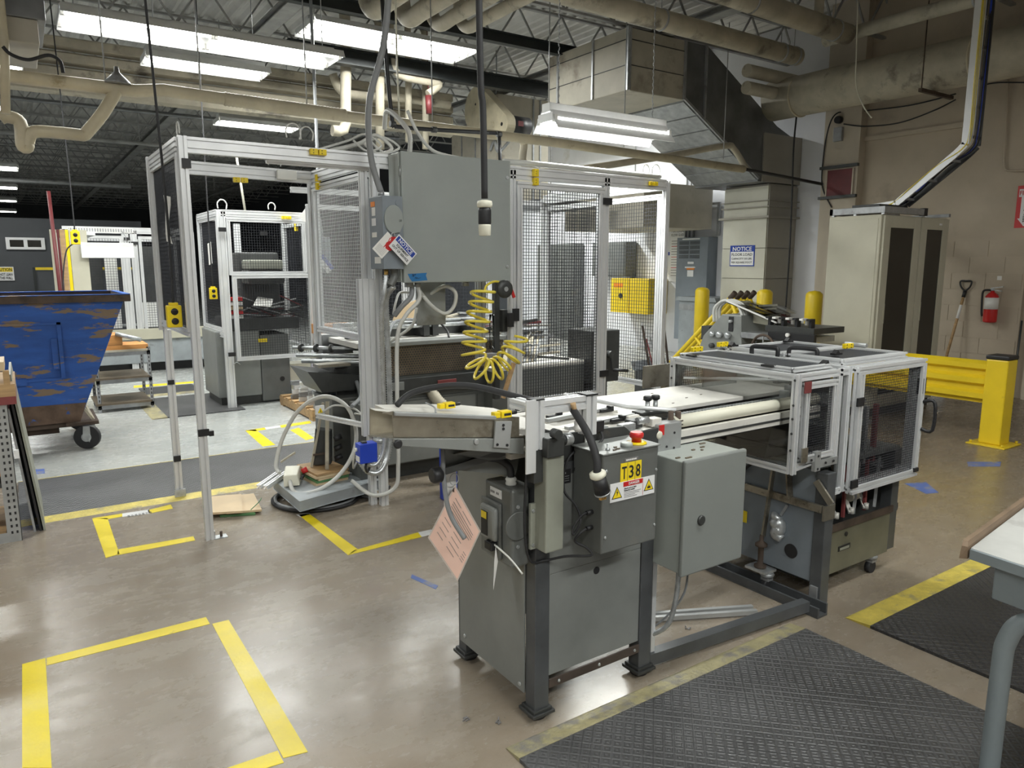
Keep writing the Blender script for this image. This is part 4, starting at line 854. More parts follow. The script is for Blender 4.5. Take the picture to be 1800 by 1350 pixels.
for x in (1.49, 1.68, 1.86): M().lathe([(.007, 0), (.005, -.004)], (x, 1.908, .125), 8, 'y').build('screw', 'zinc', bb)
block(tm, 'rear_panel', 'machine_grey', 1.40, 1.93, 2.43, 2.436, .1, .9)
block(tm, 'right_panel', 'machine_grey', 1.938, 1.944, 1.97, 2.4, .55, .9)
block(tm, 'frame_rail', 'frame_grey', 1.39, 1.95, 1.912, 1.96, .885, .93, .003); block(tm, 'frame_rail', 'frame_grey', 1.39, 1.95, 2.39, 2.44, .885, .93, .003)
hd = M().prism([(1.44, .86), (1.96, .86), (1.96, .995), (1.87, .99), (1.82, .995), (1.80, 1.012), (1.785, 1.022), (1.60, 1.03), (1.44, 1.03)], 'y', 1.915, 1.93).build('head_plate', 'machine_dark', tm, .003)
M().box(1.38, 1.45, 1.895, 1.96, .88, 1.05).build('corner_casting', 'machine_dark', tm, .004)
M().box(1.44, 1.96, 2.42, 2.44, .86, 1.0).build('rear_head_plate', 'machine_dark', tm, .003)
npl = M().box(1.46, 1.535, 1.91, 1.914, .855, .905).build('name_plate', 'black', tm, .001)
M().box(1.485, 1.512, 1.9092, 1.9098, .890, .896).build('print_line', 'zinc', npl)
for k in range(3): M().box(1.468, 1.527, 1.9092, 1.9098, .864+k*.008, .8655+k*.008).build('print_line', 'zinc', npl)
# light olive vertical cover and mounting flange
cv = M().box(1.372, 1.447, 1.835, 1.905, .655, .985).build('cover', 'cover_olive', tm, .006)
fl = M().box(1.352, 1.374, 1.893, 1.905, .655, .815).build('cover_flange', 'cover_olive', tm, .001)
for z in (.67, .79): M().lathe([(.007, 0), (.005, -.004)], (1.362, 1.893, z), 8, 'y').build('screw', 'zinc', fl)
gx_ = M().box(1.365, 1.435, 1.82, 1.91, .985, 1.05).build('gear_case', 'machine_dark', tm, .004)
M().cyl((1.435, 1.85, 1.03), (1.455, 1.85, 1.03), .018, 14).cyl((1.395, 1.8, 1.065), (1.395, 1.83, 1.065), .016, 14).build('bushing', 'machine_dark', gx_)
M().lathe([(.019, 0), (.021, .004), (.021, .026), (.018, .03)], (1.455, 1.85, 1.03), 18, 'x').build('knob', 'zinc', gx_)
# aluminium bracket post and crossbar
M().box(1.297, 1.336, 1.842, 1.848, .938, 1.178).build('bracket_plate', 'aluminium', tm, .001); M().slot((1.352, 1.868, 1.01), (1.352, 1.868, 1.172), .045, .04).build('bracket_post', 'aluminium', tm); M().box(1.335, 1.37, 1.852, 1.9, .90, 1.01).build('dark_block', 'machine_dark', tm)
M().slot((1.372, 1.875, 1.145), (1.56, 1.875, 1.145), .04, .045).build('bracket_arm', 'aluminium', tm)
M().slot((1.575, 1.875, 1.03), (1.575, 1.875, 1.165), .045, .045).build('bracket_post', 'aluminium', tm)
M().slot((1.34, 1.88, 1.150), (1.34, 1.97, 1.150), .045, .03).build('bracket_arm', 'aluminium', tm)
M().box(1.33, 1.375, 1.85, 1.89, 1.172, 1.177).build('end_cap', 'black', tm); M().box(1.55, 1.60, 1.85, 1.9, 1.166, 1.172).build('end_cap', 'black', tm)
# worn wooden paddle clipped on
pd = T('wooden_paddle', 'small worn wooden paddle hanging on the aluminium bracket arm', 'tool', (1.5, 1.84, 1.08))
M().tube([(1.487, 1.845, 1.15), (1.500, 1.842, 1.105)], [.010, .005], 10).build('handle', 'wood', pd)
M().tube(sp([(1.500, 1.842, 1.105), (1.505, 1.84, 1.075), (1.508, 1.84, 1.055)], 5), [.006]*3+[.012]*3+[.017]*3+[.013]*2, 10).build('blade', 'paper', pd)
# worktop: bed with rails
wt_ = M().box(1.30, 2.0, 1.935, 2.50, .965, .985).build('worktop', 'table_dusty', tm, .002)
rr = random.Random(5)
for k in range(7):
    y = 2.0+k*.07; M().box(1.58, 2.02, y, y+.05, .986, 1.0+.006*(k % 2)).build('bed_rail', 'table_dusty', tm, .002)
for k in range(3): M().bar((1.60+k*.02, 2.02+k*.15, 1.018), (1.98, 2.08+k*.15, 1.016), .022, .012).build('guide_bar', 'aluminium_dull', tm)
for (x, y) in ((1.67, 2.22), (1.83, 2.03), (1.76, 2.36), (1.92, 2.2), (1.66, 2.42)):
    M().box(x, x+.07, y, y+.022, 1.008, 1.02).box(x+.05, x+.066, y-.004, y+.026, 1.02, 1.03).build('clamp', 'black', tm, .002)
for (x, y, w_, d_) in ((1.70, 1.96, .05, .03), (1.80, 1.945, .07, .03), (1.88, 1.97, .05, .05), (1.96, 1.95, .05, .04), (1.93, 2.05, .06, .02)):
    M().box(x, x+w_, y, y+d_, .99, 1.01+.012*rr.random()).build('guide_block', ('zinc', 'table_dusty', 'machine_dark')[int(x*100) % 3], tm, .003)
M().cyl((1.90, 1.97, 1.018), (1.95, 1.965, 1.018), .014, 12).build('guide_roller', 'zinc', tm)
M().box(1.64, 1.675, 1.90, 1.92, 1.02, 1.06).build('sensor', 'black', tm, .002)
M().box(1.595, 1.62, 1.908, 1.914, .985, 1.015).build('socket_plate', 'white_plastic', tm, .002)
M().tube(sp([(1.66, 1.90, 1.02), (1.655, 1.885, 1.0), (1.63, 1.88, .985), (1.60, 1.88, .975), (1.56, 1.885, .94), (1.54, 1.90, .9)], 6), .0045, 8).build('sensor_cable', 'black_rubber', tm)
# side worktop to the left
M().add([(1.02, 1.98, 1.10), (1.38, 1.98, 1.05), (1.58, 1.98, 1.02), (1.58, 2.48, 1.02), (1.40, 2.52, 1.05), (1.06, 2.48, 1.09),
         (1.02, 1.98, 1.08), (1.38, 1.98, 1.03), (1.58, 1.98, 1.0), (1.58, 2.48, 1.0), (1.40, 2.52, 1.03), (1.06, 2.48, 1.07)],
        [(0, 1, 4, 5), (1, 2, 3, 4), (11, 10, 7, 6), (10, 9, 8, 7), (0, 6, 7, 1), (1, 7, 8, 2), (2, 8, 9, 3), (3, 9, 10, 4), (4, 10, 11, 5), (5, 11, 6, 0)]).build('infeed_table', 'table_dusty', tm)
# chute
ch = T('infeed_chute', 'brown stained stainless steel chute sticking out to the left of the T38 machine', 'chute', (1.1, 2.0, 1.0))
def sk(pts, y0, y1, nm, mt, bev=.002): return M().prism(pts, 'y', y0, y1).build(nm, mt, ch, bev)
sk([(.835, 1.182), (.868, 1.184), (1.31, 1.115), (1.31, 1.048), (.868, 1.108), (.866, 1.172), (.842, 1.182)][::-1][::-1], 1.90, 1.905, 'side_plate', 'stainless')
sk([(.866, 1.104), (1.325, 1.043), (1.325, .99), (.872, 1.082)], 1.893, 1.91, 'lower_channel', 'machine_light')
rp_ = [aY(px, py, 2.2)[::2] for px, py in ((648, 716), (690, 720), (872, 735), (905, 742), (905, 756), (648, 764))]
sk(rp_, 2.19, 2.195, 'rear_plate', 'stainless'); sk([rp_[0], rp_[1], rp_[2], rp_[3], (rp_[3][0], rp_[3][1]-.004), (rp_[2][0], rp_[2][1]-.004), (rp_[1][0], rp_[1][1]-.004), (rp_[0][0], rp_[0][1]-.004)], 2.15, 2.19, 'top_flange', 'table_dusty')
M().add([(.868, 1.905, 1.107), (1.33, 1.905, 1.05), (1.40, 2.19, 1.035), (.91, 2.19, 1.052), (.868, 1.905, 1.102), (1.33, 1.905, 1.045), (1.40, 2.19, 1.03), (.91, 2.19, 1.047)], [(0, 1, 2, 3), (7, 6, 5, 4), (0, 4, 5, 1), (2, 6, 7, 3), (1, 5, 6, 2), (3, 7, 4, 0)]).build('floor_plate', 'stainless', ch)
M().prism([(.868, 1.172), (.868, 1.184), (1.215, 1.131), (1.215, 1.119)], 'y', 1.888, 1.90).build('rolled_edge', 'aluminium_dull', ch, .002)
M().lathe([(.013, 0), (.014, -.006), (.010, -.010)], (.875, 1.893, 1.088), 14, 'y').build('knob', 'black', ch)
M().lathe([(.010, 0), (.008, -.006)], (1.142, 1.893, 1.058), 12, 'y').build('bolt', 'zinc', ch)
bk = M().prism([(1.21, 1.115), (1.272, 1.108), (1.262, 1.02), (1.203, 1.032)], 'y', 1.885, 1.893).build('bracket_plate', 'aluminium_dull', ch, .001)
for x, z in ((1.238, 1.10), (1.238, 1.088), (1.215, 1.04), (1.252, 1.033)): M().cyl((x, 1.882, z), (x, 1.886, z), .0045, 8).build('bolt', 'black', bk)
def swi(c, lab):
    t = T('interlock_switch', lab, 'switch', c, None); x, y, z = c
    M().box(x-.03, x-.008, y-.012, y+.012, z-.009, z+.009).build('actuator', 'yellow_plastic', t, .002)
    b = M().box(x-.006, x+.034, y-.014, y+.014, z-.011, z+.011).build('body', 'yellow_plastic', t, .002)
    M().box(x+.004, x+.03, y-.0145, y-.0138, z-.004, z+.004).build('label', 'ink', b); M().cyl((x+.034, y, z), (x+.06, y, z), .006, 8).build('cable_boot', 'black', t)
    return t
swi((1.245, 1.91, 1.130), 'yellow interlock switch on the bracket plate at the outlet of the brown chute')
swi((1.27, 2.32, 1.090), 'yellow interlock switch lying on the dusty infeed table, partly behind the black cable')
cable([(1.12, 2.42, 1.09), (1.2, 2.42, 1.135), (1.35, 2.3, 1.16), (1.5, 2.1, 1.12), (1.56, 1.95, 1.12)], .012, 'black_rubber', 'thick black cable arching over the infeed table behind the chute')
cable([(1.24, 2.42, 1.087), (1.16, 2.2, 1.115), (1.1, 2.05, 1.12), (1.2, 1.99, 1.098)], .003, 'hose_grey', 'thin grey wire curving over the near edge of the infeed table')
# T38 control box
cb_ = T('control_box', 'dark grey control box with T38 and DANGER labels and red emergency stop on top', 'cabinet', (1.665, 1.83, .64))
M().box(1.54, 1.792, 1.75, 1.905, .642, .985).build('body', 'machine_grey', cb_, .006)
M().box(1.535, 1.797, 1.744, 1.909, .985, .990).build('lid', 'machine_light', cb_, .001)
for x, z in ((1.555, .70), (1.783, .90), (1.783, .70), (1.555, .93)): M().lathe([(.006, 0), (.004, -.004)], (x, 1.75, z), 10, 'y').build('screw', 'zinc', cb_)
es = M().lathe([(.036, .990), (.036, .994), (.026, .996)], (1.735, 1.80, 0), 24).build('stop_collar', 'yellow_plastic', cb_)
M().lathe([(.017, .996), (.017, 1.008), (.024, 1.012), (.025, 1.024), (.021, 1.030)], (1.735, 1.80, 0), 24).build('stop_button', 'red', es)
M().lathe([(.021, .990), (.021, 1.002), (.017, 1.004)], (1.675, 1.785, 0), 20).build('knob', 'box_pale', cb_)
M().lathe([(.008, .990), (.008, .995), (.002, .996), (.004, 1.012)], (1.59, 1.785, 0), 10).build('toggle', 'zinc', cb_)
for x, y in ((1.60, 1.765), (1.62, 1.77), (1.625, 1.79)): M().box(x, x+.012, y, y+.006, .990, .994).build('crumb', 'brown_guard', cb_)
ys = M().box(1.617, 1.712, 1.748, 1.7498, .881, .946).build('number_label', 'sign_yellow', cb_)
for x in (1.648, 1.682): M().box(x-.0006, x+.0006, 1.7474, 1.748, .881, .946).build('label_gap', 'brown_guard', ys)
for ch_, x in (('T', 1.633), ('3', 1.665), ('8', 1.696)): text(ch_, (x, 1.7472, .892), (1, 0, 0), (0, 0, 1), .042, 'ink', ys, w=.021, align='CENTER', bold=.012)
gl = M().box(1.635, 1.695, 1.748, 1.7498, .949, .960).build('grey_label', 'ink_grey', cb_); [M().box(1.641+k*.008, 1.647+k*.008, 1.7474, 1.748, .952, .957).build('print_mark', 'paper', gl) for k in range(6)]
dl = M().box(1.572, 1.776, 1.7475, 1.7498, .818, .882).build('danger_label', 'sign_white', cb_)
def tri(cx, cz, s, par):
    M().prism([(cx-s, cz-s*.85), (cx+s, cz-s*.85), (cx, cz+s*.95)], 'y', 1.7468, 1.7475).build('warning_triangle', 'ink', par); k = .80
    M().prism([(cx-s*k, cz-s*.73), (cx+s*k, cz-s*.73), (cx, cz+s*.72)], 'y', 1.7462, 1.7468).build('triangle_field', 'sign_yellow', par)
tri(1.602, .848, .023, dl); tri(1.748, .852, .023, dl)
M().prism([(1.604, .862), (1.598, .848), (1.603, .849), (1.600, .836), (1.607, .852), (1.602, .851)], 'y', 1.7456, 1.7462).build('bolt_symbol', 'ink', dl)
M().prism([(1.740, .840), (1.756, .840), (1.753, .850), (1.750, .845), (1.748, .856), (1.745, .845), (1.742, .850)], 'y', 1.7456, 1.7462).build('flame_symbol', 'ink', dl)
M().box(1.630, 1.718, 1.7468, 1.7475, .864, .880).build('red_band', 'sign_red', dl); text('DANGER', (1.678, 1.7462, .868), (1, 0, 0), (0, 0, 1), .009, 'sign_white', dl, w=.05, align='CENTER', bold=.02)
text('Shock and arc flash', (1.634, 1.7466, .855), (1, 0, 0), (0, 0, 1), .005, 'ink', dl, w=.055, bold=.02); text('hazards inside', (1.634, 1.7466, .848), (1, 0, 0), (0, 0, 1), .005, 'ink', dl, w=.048, bold=.02)
for k, w_ in enumerate((.078, .07, .05, .06)): M().box(1.634, 1.634+w_, 1.7468, 1.7474, .842-k*.0055, .8435-k*.0055).build('print_line', 'ink_grey', dl)
M().box(1.7195, 1.7205, 1.7468, 1.7474, .82, .88).build('divider', 'sign_red', dl)
for z, q in ((.78, 0), (.725, 1)):
    M().cyl((1.515, 1.80, z), (1.541, 1.80, z), .008, 10).build('cable_gland', 'black', cb_)
cable([(1.515, 1.80, .78), (1.495, 1.80, .775), (1.47, 1.81, .74), (1.465, 1.81, .715), (1.475, 1.81, .715), (1.49, 1.80, .76), (1.50, 1.84, .80), (1.49, 1.89, .84), (1.50, 1.895, .93), (1.545, 1.90, .97)], .0042, 'black_rubber', 'thin black cable looping out of the upper gland of the T38 box')
cable([(1.515, 1.80, .725), (1.49, 1.805, .71), (1.485, 1.82, .68), (1.52, 1.80, .655), (1.53, 1.79, .63), (1.47, 1.85, .62), (1.42, 1.90, .60), (1.35, 1.895, .62), (1.325, 1.89, .75), (1.33, 1.885, .95)], .0045, 'black_rubber', 'thin black cable from the lower gland sweeping under the olive cover and up')
# power plug hanging over the box
pg = T('power_plug', 'thick black power cord with white collared plug hanging before the T38 box', 'plug', (1.46, 1.70, .9))
M().tube(sp([(1.56, 1.95, 1.12), (1.50, 1.86, 1.125), (1.465, 1.74, 1.07), (1.46, 1.69, 1.0), (1.455, 1.68, .955)], 8), .0125, 12).build('cord', 'black_rubber', pg)
M().tube([(1.455, 1.68, .962), (1.456, 1.68, .958), (1.459, 1.68, .948), (1.461, 1.68, .944)], [.018, .026, .027, .022], 18).build('collar', 'ivory', pg)
M().tube([(1.461, 1.68, .944), (1.478, 1.68, .892)], [.022, .026], 18).build('body', 'black', pg)
M().tube([(1.478, 1.68, .892), (1.480, 1.68, .887)], .027, 18).build('face', 'zinc', pg)
for k in (-1, 0, 1): M().box(1.478+k*.009, 1.482+k*.009, 1.675, 1.685, .866, .888).build('blade', 'brass', pg)
# disconnect box on the left panel
db = T('disconnect_switch', 'grey cast disconnect box with olive lever housing on the left side of T38', 'switch', (1.34, 2.0, .57))
M().box(1.30, 1.374, 1.93, 2.10, .585, .862).build('body', 'machine_grey', db, .010)
M().box(1.288, 1.300, 1.985, 2.11, .60, .80).build('cover', 'machine_grey', db, .008)
lv = M().box(1.268, 1.290, 1.99, 2.085, .665, .785).build('lever_housing', 'machine_light', db, .012); 
M().box(1.266, 1.268, 2.03, 2.07, .68, .765).build('black_label', 'ink', lv); M().box(1.2655, 1.266, 2.035, 2.068, .738, .763).build('yellow_label', 'sign_yellow', lv)
M().box(1.262, 1.290, 2.0, 2.045, .632, .662).build('lever', 'black', db, .004)
wl = M().box(1.298, 1.300, 1.99, 2.06, .815, .845).build('white_label', 'sign_white', db); [M().box(1.2972, 1.298, 2.050-k*.009, 2.056-k*.009, .826, .834).build('print_mark', 'ink_grey', wl) for k in range(6) if k != 3]
M().lathe([(.0, .0), (.05, .0), (.052, -.004), (.048, -.006)], (1.325, 1.93, .735), 24, 'y').build('round_cover', 'machine_grey', db)
for z in (.80, .66): M().lathe([(.008, 0), (.006, -.004)], (1.325, 1.93, z), 10, 'y').build('screw', 'zinc', db)
M().lathe([(.018, .862), (.02, .868), (.017, .875), (.02, .882), (.015, .89)], (1.335, 1.985, 0), 16).build('gland', 'white_plastic', db)
cable([(1.335, 1.985, .885), (1.33, 1.99, .925), (1.29, 2.0, .955), (1.22, 2.01, .965), (1.15, 2.02, .945), (1.08, 2.03, .94)], .012, 'black_rubber', 'thick black cable from the disconnect box gland curving left under the chute')
cable([(1.275, 2.02, .66), (1.29, 1.93, .63), (1.31, 1.88, .585)], .0035, 'white_plastic', 'white zip tie tail sticking out of the disconnect lever', 'cable tie', 'cable_tie', 5, 4)
tt = M().prism([(1.272, .655), (1.281, .60), (1.262, .50), (1.262, .52), (1.266, .60)], 'y', 1.985, 1.9855); one(tt, 'paper_strip', 'paper', 'narrow white paper strip hanging from the disconnect lever', 'paper')
# arm, flexible rod, pink tag
ar = T('support_arm', 'flat dark steel arm with black knob reaching out under the chute', 'arm', (1.2, 1.98, .95))
M().bar((1.06, 2.0, .942), (1.30, 1.97, .985), .01, .022).build('bar', 'machine_dark', ar); M().lathe([(.022, 0), (.026, .008), (.026, .03), (.02, .036)], (1.04, 2.0, .938), 10, 'x').build('knob', 'black', ar)
M().add([(1.12, 1.99, 1.0), (1.34, 1.96, 1.02), (1.34, 1.96, .96), (1.24, 1.97, .965), (1.12, 2.01, .998), (1.34, 1.98, 1.02), (1.34, 1.98, .96), (1.24, 1.99, .965)], [(0, 3, 2, 1), (4, 5, 6, 7), (0, 1, 5, 4), (1, 2, 6, 5), (2, 3, 7, 6), (3, 0, 4, 7)]).build('gusset', 'machine_grey', ar)
M().bar((1.09, 2.02, .985), (1.37, 2.0, .92), .006, .07).build('back_flange', 'machine_grey', ar)
one(M().tube([(1.077, 1.99, 1.025), (1.077, 1.99, .94)], .0075, 10).tube(sp([(1.077, 1.99, .94), (1.085, 1.985, .85), (1.10, 1.975, .79), (1.13, 1.95, .725)], 6), .008, 10), 'flexible_rod', 'hose_grey', 'grey flexible rod hanging down in front of the pink tag', 'rod')
hk = M().box(1.128, 1.176, 2.08, 2.082, .80, .925).build('white_card', 'sign_white', ar)
pt = T('inspection_tag', 'large pink printed tag hung cornerwise on a ring at the left of the T38 machine', 'tag', (1.155, 2.05, .53))
A_ = V((1.156, 2.055, .875)); Bv = V((1.226, 2.007, .712)); Cv = V((1.160, 2.054, .53)); Dv = V((1.078, 2.108, .689))
nrm = (Bv-A_).cross(Dv-A_).normalized(); nrm = nrm if nrm.dot(V((0, 0, 1.2))-A_) > 0 else -nrm
def quad(P, off, th, nm, mt, par):
    P = [p+nrm*off for p in P]; Q = [p-nrm*th for p in P]; return M().add(P+Q, [(0, 1, 2, 3), (7, 6, 5, 4), (0, 4, 5, 1), (1, 5, 6, 2), (2, 6, 7, 3), (3, 7, 4, 0)]).build(nm, mt, par)
quad([A_, Bv, Cv, Dv], 0, .0015, 'laminate', 'pink_rim', pt)
cc = (A_+Bv+Cv+Dv)/4; P_ = [cc+(p-cc)*.94 for p in (A_, Bv, Cv, Dv)]; qp = quad(P_, .0006, .0004, 'pink_sheet', 'pink_paper', pt)
def onq(a, b): return P_[0].lerp(P_[1], a)*(1-b)+P_[3].lerp(P_[2], a)*b+nrm*.0012   # a along A-B, b along A-D
def ln(a0, b0, a1, b1, w=.0014): return M().bar(onq(a0, b0), onq(a1, b1), w, .0005, nrm).build('print_line', 'ink_grey', qp)
for (a0, b, a1) in ((.12, .10, .35), (.42, .10, .75), (.12, .17, .90), (.12, .215, .90), (.12, .26, .9), (.12, .305, .86), (.12, .35, .55), (.1, .5, .34), (.44, .5, .72), (.1, .6, .34), (.44, .6, .72), (.1, .7, .34), (.44, .7, .80), (.1, .8, .3), (.44, .8, .7), (.85, .55, .95), (.85, .6, .95), (.84, .65, .95), (.84, .7, .94)): ln(a0, b, a1, b)
M().lathe([(.008, 0), (.008, .0004)], tuple(cc+V((0, 0, .155))), 10, 'y').build('eyelet', 'rust', pt)
rg = [(1.156+.017*math.cos(k*.45), 2.06, .893+.020*math.sin(k*.45)) for k in range(14)]
M().tube(rg, .0015, 6, closed=True).build('ring', 'zinc', pt)

# ---- pale enclosure right of T38 ----
pe = T('electrical_enclosure', 'pale grey steel enclosure with round lock, mounted between T38 and the caged end', 'cabinet', (2.12, 1.86, .46))
M().box(1.945, 2.27, 1.778, 1.965, .465, .895).build('body', 'box_pale', pe, .004)
dd_ = M().box(1.938, 2.278, 1.755, 1.776, .458, .902).build('door', 'door_grey_shaded', pe, .007)
M().lathe([(.019, 0), (.019, -.006), (.015, -.009)], (2.03, 1.755, .665), 20, 'y').build('lock', 'machine_dark', dd_)
for (x, y, l) in ((1.96, 1.82, .02), (1.99, 1.80, .03), (2.1, 1.87, .015), (2.16, 1.88, .02), (2.2, 1.92, .03), (2.13, 1.85, .008)): M().box(x, x+l, y, y+.008, .895, .899).build('debris', 'brown_guard', pe)
one(M().box(1.97, 1.992, 1.93, 1.952, 0, .46), 'stand_leg', 'aluminium', 'pale vertical profile leg holding the enclosure beside the ribbed conduit', 'leg')
one(M().ribbed(sp([(2.05, 1.87, .46), (2.05, 1.88, .30), (2.02, 1.9, .18), (1.95, 1.98, .12), (1.93, 2.02, .12)], 10), .011, .008, .002, 10), 'flexible_conduit', 'zinc', 'ribbed metal conduit curving down from the pale enclosure behind the T38 leg', 'conduit')
cable([(2.10, 1.87, .46), (2.12, 1.9, .30), (2.06, 1.95, .18), (1.96, 2.0, .11), (1.93, 2.03, .11)], .0045, 'hose_grey', 'thin grey cable beside the ribbed conduit below the pale enclosure')
one(M().cyl((2.02, 2.25, .42), (2.14, 2.1, .42), .03, 16).cyl((2.14, 2.1, .42), (2.155, 2.083, .42), .031, 16), 'small_motor', 'white_plastic', 'white cylinder with black end lying on the cross bar behind T38', 'motor')
# ---- base frame on the floor ----
bf = T('base_frame', 'dark angle iron base frame lying on the floor between T38 and the caged end', 'frame', (2.5, 2.1, 0))
M().bar((1.95, 1.94, .045), (2.90, 1.865, .045), .045, .05).build('side_bar', 'frame_grey', bf)
M().box(2.90, 2.975, 1.80, 2.50, .0, .012).box(2.90, 2.912, 1.80, 2.50, .012, .05).box(2.963, 2.975, 1.80, 2.50, .012, .06).build('cross_angle', 'frame_grey', bf, .002)
M().bar((1.95, 2.45, .30), (2.9, 2.45, .22), .04, .04).build('rear_bar', 'frame_grey', bf)
M().bar((1.95, 2.35, .02), (2.7, 1.98, .02), .02, .02).bar((1.95, 2.39, .02), (2.72, 2.02, .02), .02, .02).build('brace', 'aluminium_dull', bf)

# ---- conveyor ----
cv_ = T('conveyor', 'dusty conveyor bed with white side rail running from T38 into the caged end', 'conveyor', (2.5, 2.2, .9))
M().box(1.99, 3.25, 2.16, 2.54, .98, .998).build('bed_plate', 'table_dusty', cv_, .002)
M().box(2.16, 3.1, 2.07, 2.155, .955, .962).build('belt_slot', 'black', cv_)
ck = M()
for i in range(44): ck.box(2.16+i*.021, 2.174+i*.021, 2.045, 2.065, .985, .998)
tag(ck.build('belt_chain', 'zinc', cv_), kind='stuff')
M().box(2.14, 3.1, 2.035, 2.068, .95, .984).build('chain_guide', 'machine_dark', cv_)
M().tube([(2.10, 1.985, .985), (3.05, 1.985, .985)], .026, 16).build('side_rail', 'ivory', cv_)
M().box(2.10, 3.05, 1.955, 1.975, .90, .955).build('side_beam', 'table_dusty', cv_, .002)
M().box(2.10, 3.05, 1.953, 1.956, .918, .928).build('beam_groove', 'machine_dark', cv_)
M().box(2.0, 3.05, 2.0, 2.5, .88, .90).build('under_tray', 'machine_dark', cv_)
M().box(1.975, 2.10, 1.93, 1.99, .88, 1.0).build('end_block', 'aluminium_dull', cv_, .003)
for x, z in ((1.99, .96), (2.06, .96), (2.02, .91), (2.06, .9)): M().cyl((x, 1.928, z), (x, 1.931, z), .005, 8).build('bolt_hole', 'black', cv_)
M().lathe([(.016, 0), (.016, -.01), (.008, -.012)], (1.965, 1.925, .965), 16, 'y').build('eye_knob', 'ivory', cv_); M().box(1.975, 2.0, 1.925, 1.93, .96, 1.0).build('red_tip', 'red', cv_)
M().cyl((2.085, 1.975, .93), (2.085, 1.975, 1.035), .011, 12).cyl((2.125, 1.975, .93), (2.125, 1.975, 1.03), .012, 12).box(2.07, 2.14, 1.96, 1.99, .975, .995).build('clamp_post', 'rust', cv_)
for x, y in ((2.10, 2.12), (2.145, 2.12)):
    k_ = M().cyl((x, y, .998), (x, y, 1.05), .010, 12).build('thumb_screw', 'zinc', cv_); M().lathe([(.010, 1.05), (.018, 1.056), (.018, 1.068), (.014, 1.072)], (x, y, 0), 14).build('knob', 'black', k_)
M().tube([(1.97, 2.5, 1.035), (2.02, 2.15, 1.03), (2.13, 1.99, 1.03)], .009, 10).build('guide_rod', 'aluminium', cv_)
M().box(2.04, 2.2, 2.09, 2.15, .998, 1.012).build('rod_clamp', 'machine_dark', cv_, .003)
M().box(1.958, 1.985, 2.47, 2.50, .95, 1.04).build('rod_post', 'aluminium', cv_)
for (x, y) in ((2.3, 2.35), (2.5, 2.28), (2.62, 2.3), (2.45, 2.45), (2.7, 2.42), (2.35, 2.22)): M().box(x, x+.012+.02*(x % .1), y, y+.004, .998, 1.0).build('debris', 'brown_guard', cv_)
M().box(2.32, 2.36, 2.1, 2.2, .5, .88).build('support', 'ivory', cv_)
# machine innards below the clear guard
M().box(2.35, 2.46, 2.12, 2.22, .80, .88).build('motor_block', 'machine_dark', cv_, .003)

# ================= CAGED END MACHINE =================
em = T('caged_end_machine', 'grey cabinet machine with small aluminium mesh guards at the right end of the conveyor', 'machine', (3.35, 2.2, 0))
for (x, y) in ((2.985, 1.85), (3.70, 1.93)):
    M().box(x, x+.065, y, y+.06, .0 if x < 3.2 else .11, .66).build('leg', 'frame_grey', em, .003)
M().box(2.992, 2.998, 1.91, 2.55, .12, .66).build('side_panel', 'blue_grey', em, .002)
M().box(3.05, 3.70, 1.93, 1.936, .10, .33).build('front_panel', 'end_panel_paint', em, .002)
M().box(3.05, 3.70, 1.915, 1.925, .325, .36).build('brown_rail', 'rust', em); M().box(3.045, 3.075, 1.905, 1.92, .34, .62).build('brown_post', 'rust', em)
M().box(3.0, 3.74, 2.55, 2.6, .1, .66).build('rear_panel', 'machine_grey', em); M().box(3.72, 3.74, 1.99, 2.55, .1, .66).build('far_panel', 'machine_grey', em)
M().box(3.02, 3.72, 2.2, 2.5, .12, .64).build('dark_core', 'machine_dark', em)
M().box(3.02, 3.72, 1.94, 2.2, .10, .12).build('bottom_plate', 'machine_dark', em)
fr = M().box(3.0, 3.74, 1.93, 2.58, .655, .675).build('deck_plate', 'machine_grey', em, .002)
for k in range(6):
    x = 3.12+k*.095; M().bar((x, 1.96, .36), (x+.03+.02*(k % 2), 1.98, .62), .014).build('push_rod', 'zinc' if k % 2 else 'maroon', em)
for k in range(4): M().bar((3.10+k*.13, 1.95, .375), (3.16+k*.13, 2.03, .44), .02, .012).cyl((3.11+k*.13, 1.95, .37), (3.11+k*.13, 1.95, .40), .012, 8).build('linkage', 'table_dusty', em)
M().cyl((3.4, 1.99, .44), (3.46, 1.99, .44), .025, 12).build('roller', 'ivory', em)
pl_ = M().box(3.24, 3.34, 1.926, 1.93, .205, .23).build('name_plate', 'ink', em); M().box(3.25, 3.33, 1.925, 1.926, .209, .222).build('plate_field', 'cover_olive', pl_)
M().cyl((3.30, 1.926, .285), (3.30, 1.93, .285), .012, 12).build('hole', 'black', em)
M().cyl((2.988, 2.02, .235), (2.993, 2.02, .235), .035, 20).build('hole', 'black', em)
M().box(2.965, 2.985, 1.86, 2.55, .475, .51).build('brace_bar', 'stainless', em, .001); M().box(2.965, 3.05, 1.845, 1.855, .44, .51).build('brace_bracket', 'stainless', em)
M().bar((2.96, 2.12, .66), (2.96, 2.16, .27), .025, .01).bar((2.97, 2.05, .66), (2.97, 2.03, .5), .04, .008).build('link_strap', 'stainless', em)
M().bar((2.97, 1.90, .62), (2.975, 1.82, .53), .012, .03).build('gusset_strap', 'stainless', em)
sg = M().lathe([(.025, .11), (.03, .115), (.03, .125), (.014, .13), (.014, .22), (.03, .225), (.03, .235), (.01, .25), (.01, .28)], (2.95, 2.16, 0), 16).build('levelling_screw', 'rust', em)
M().box(2.91, 3.0, 2.10, 2.22, .10, .112).build('foot_bracket', 'zinc', em)
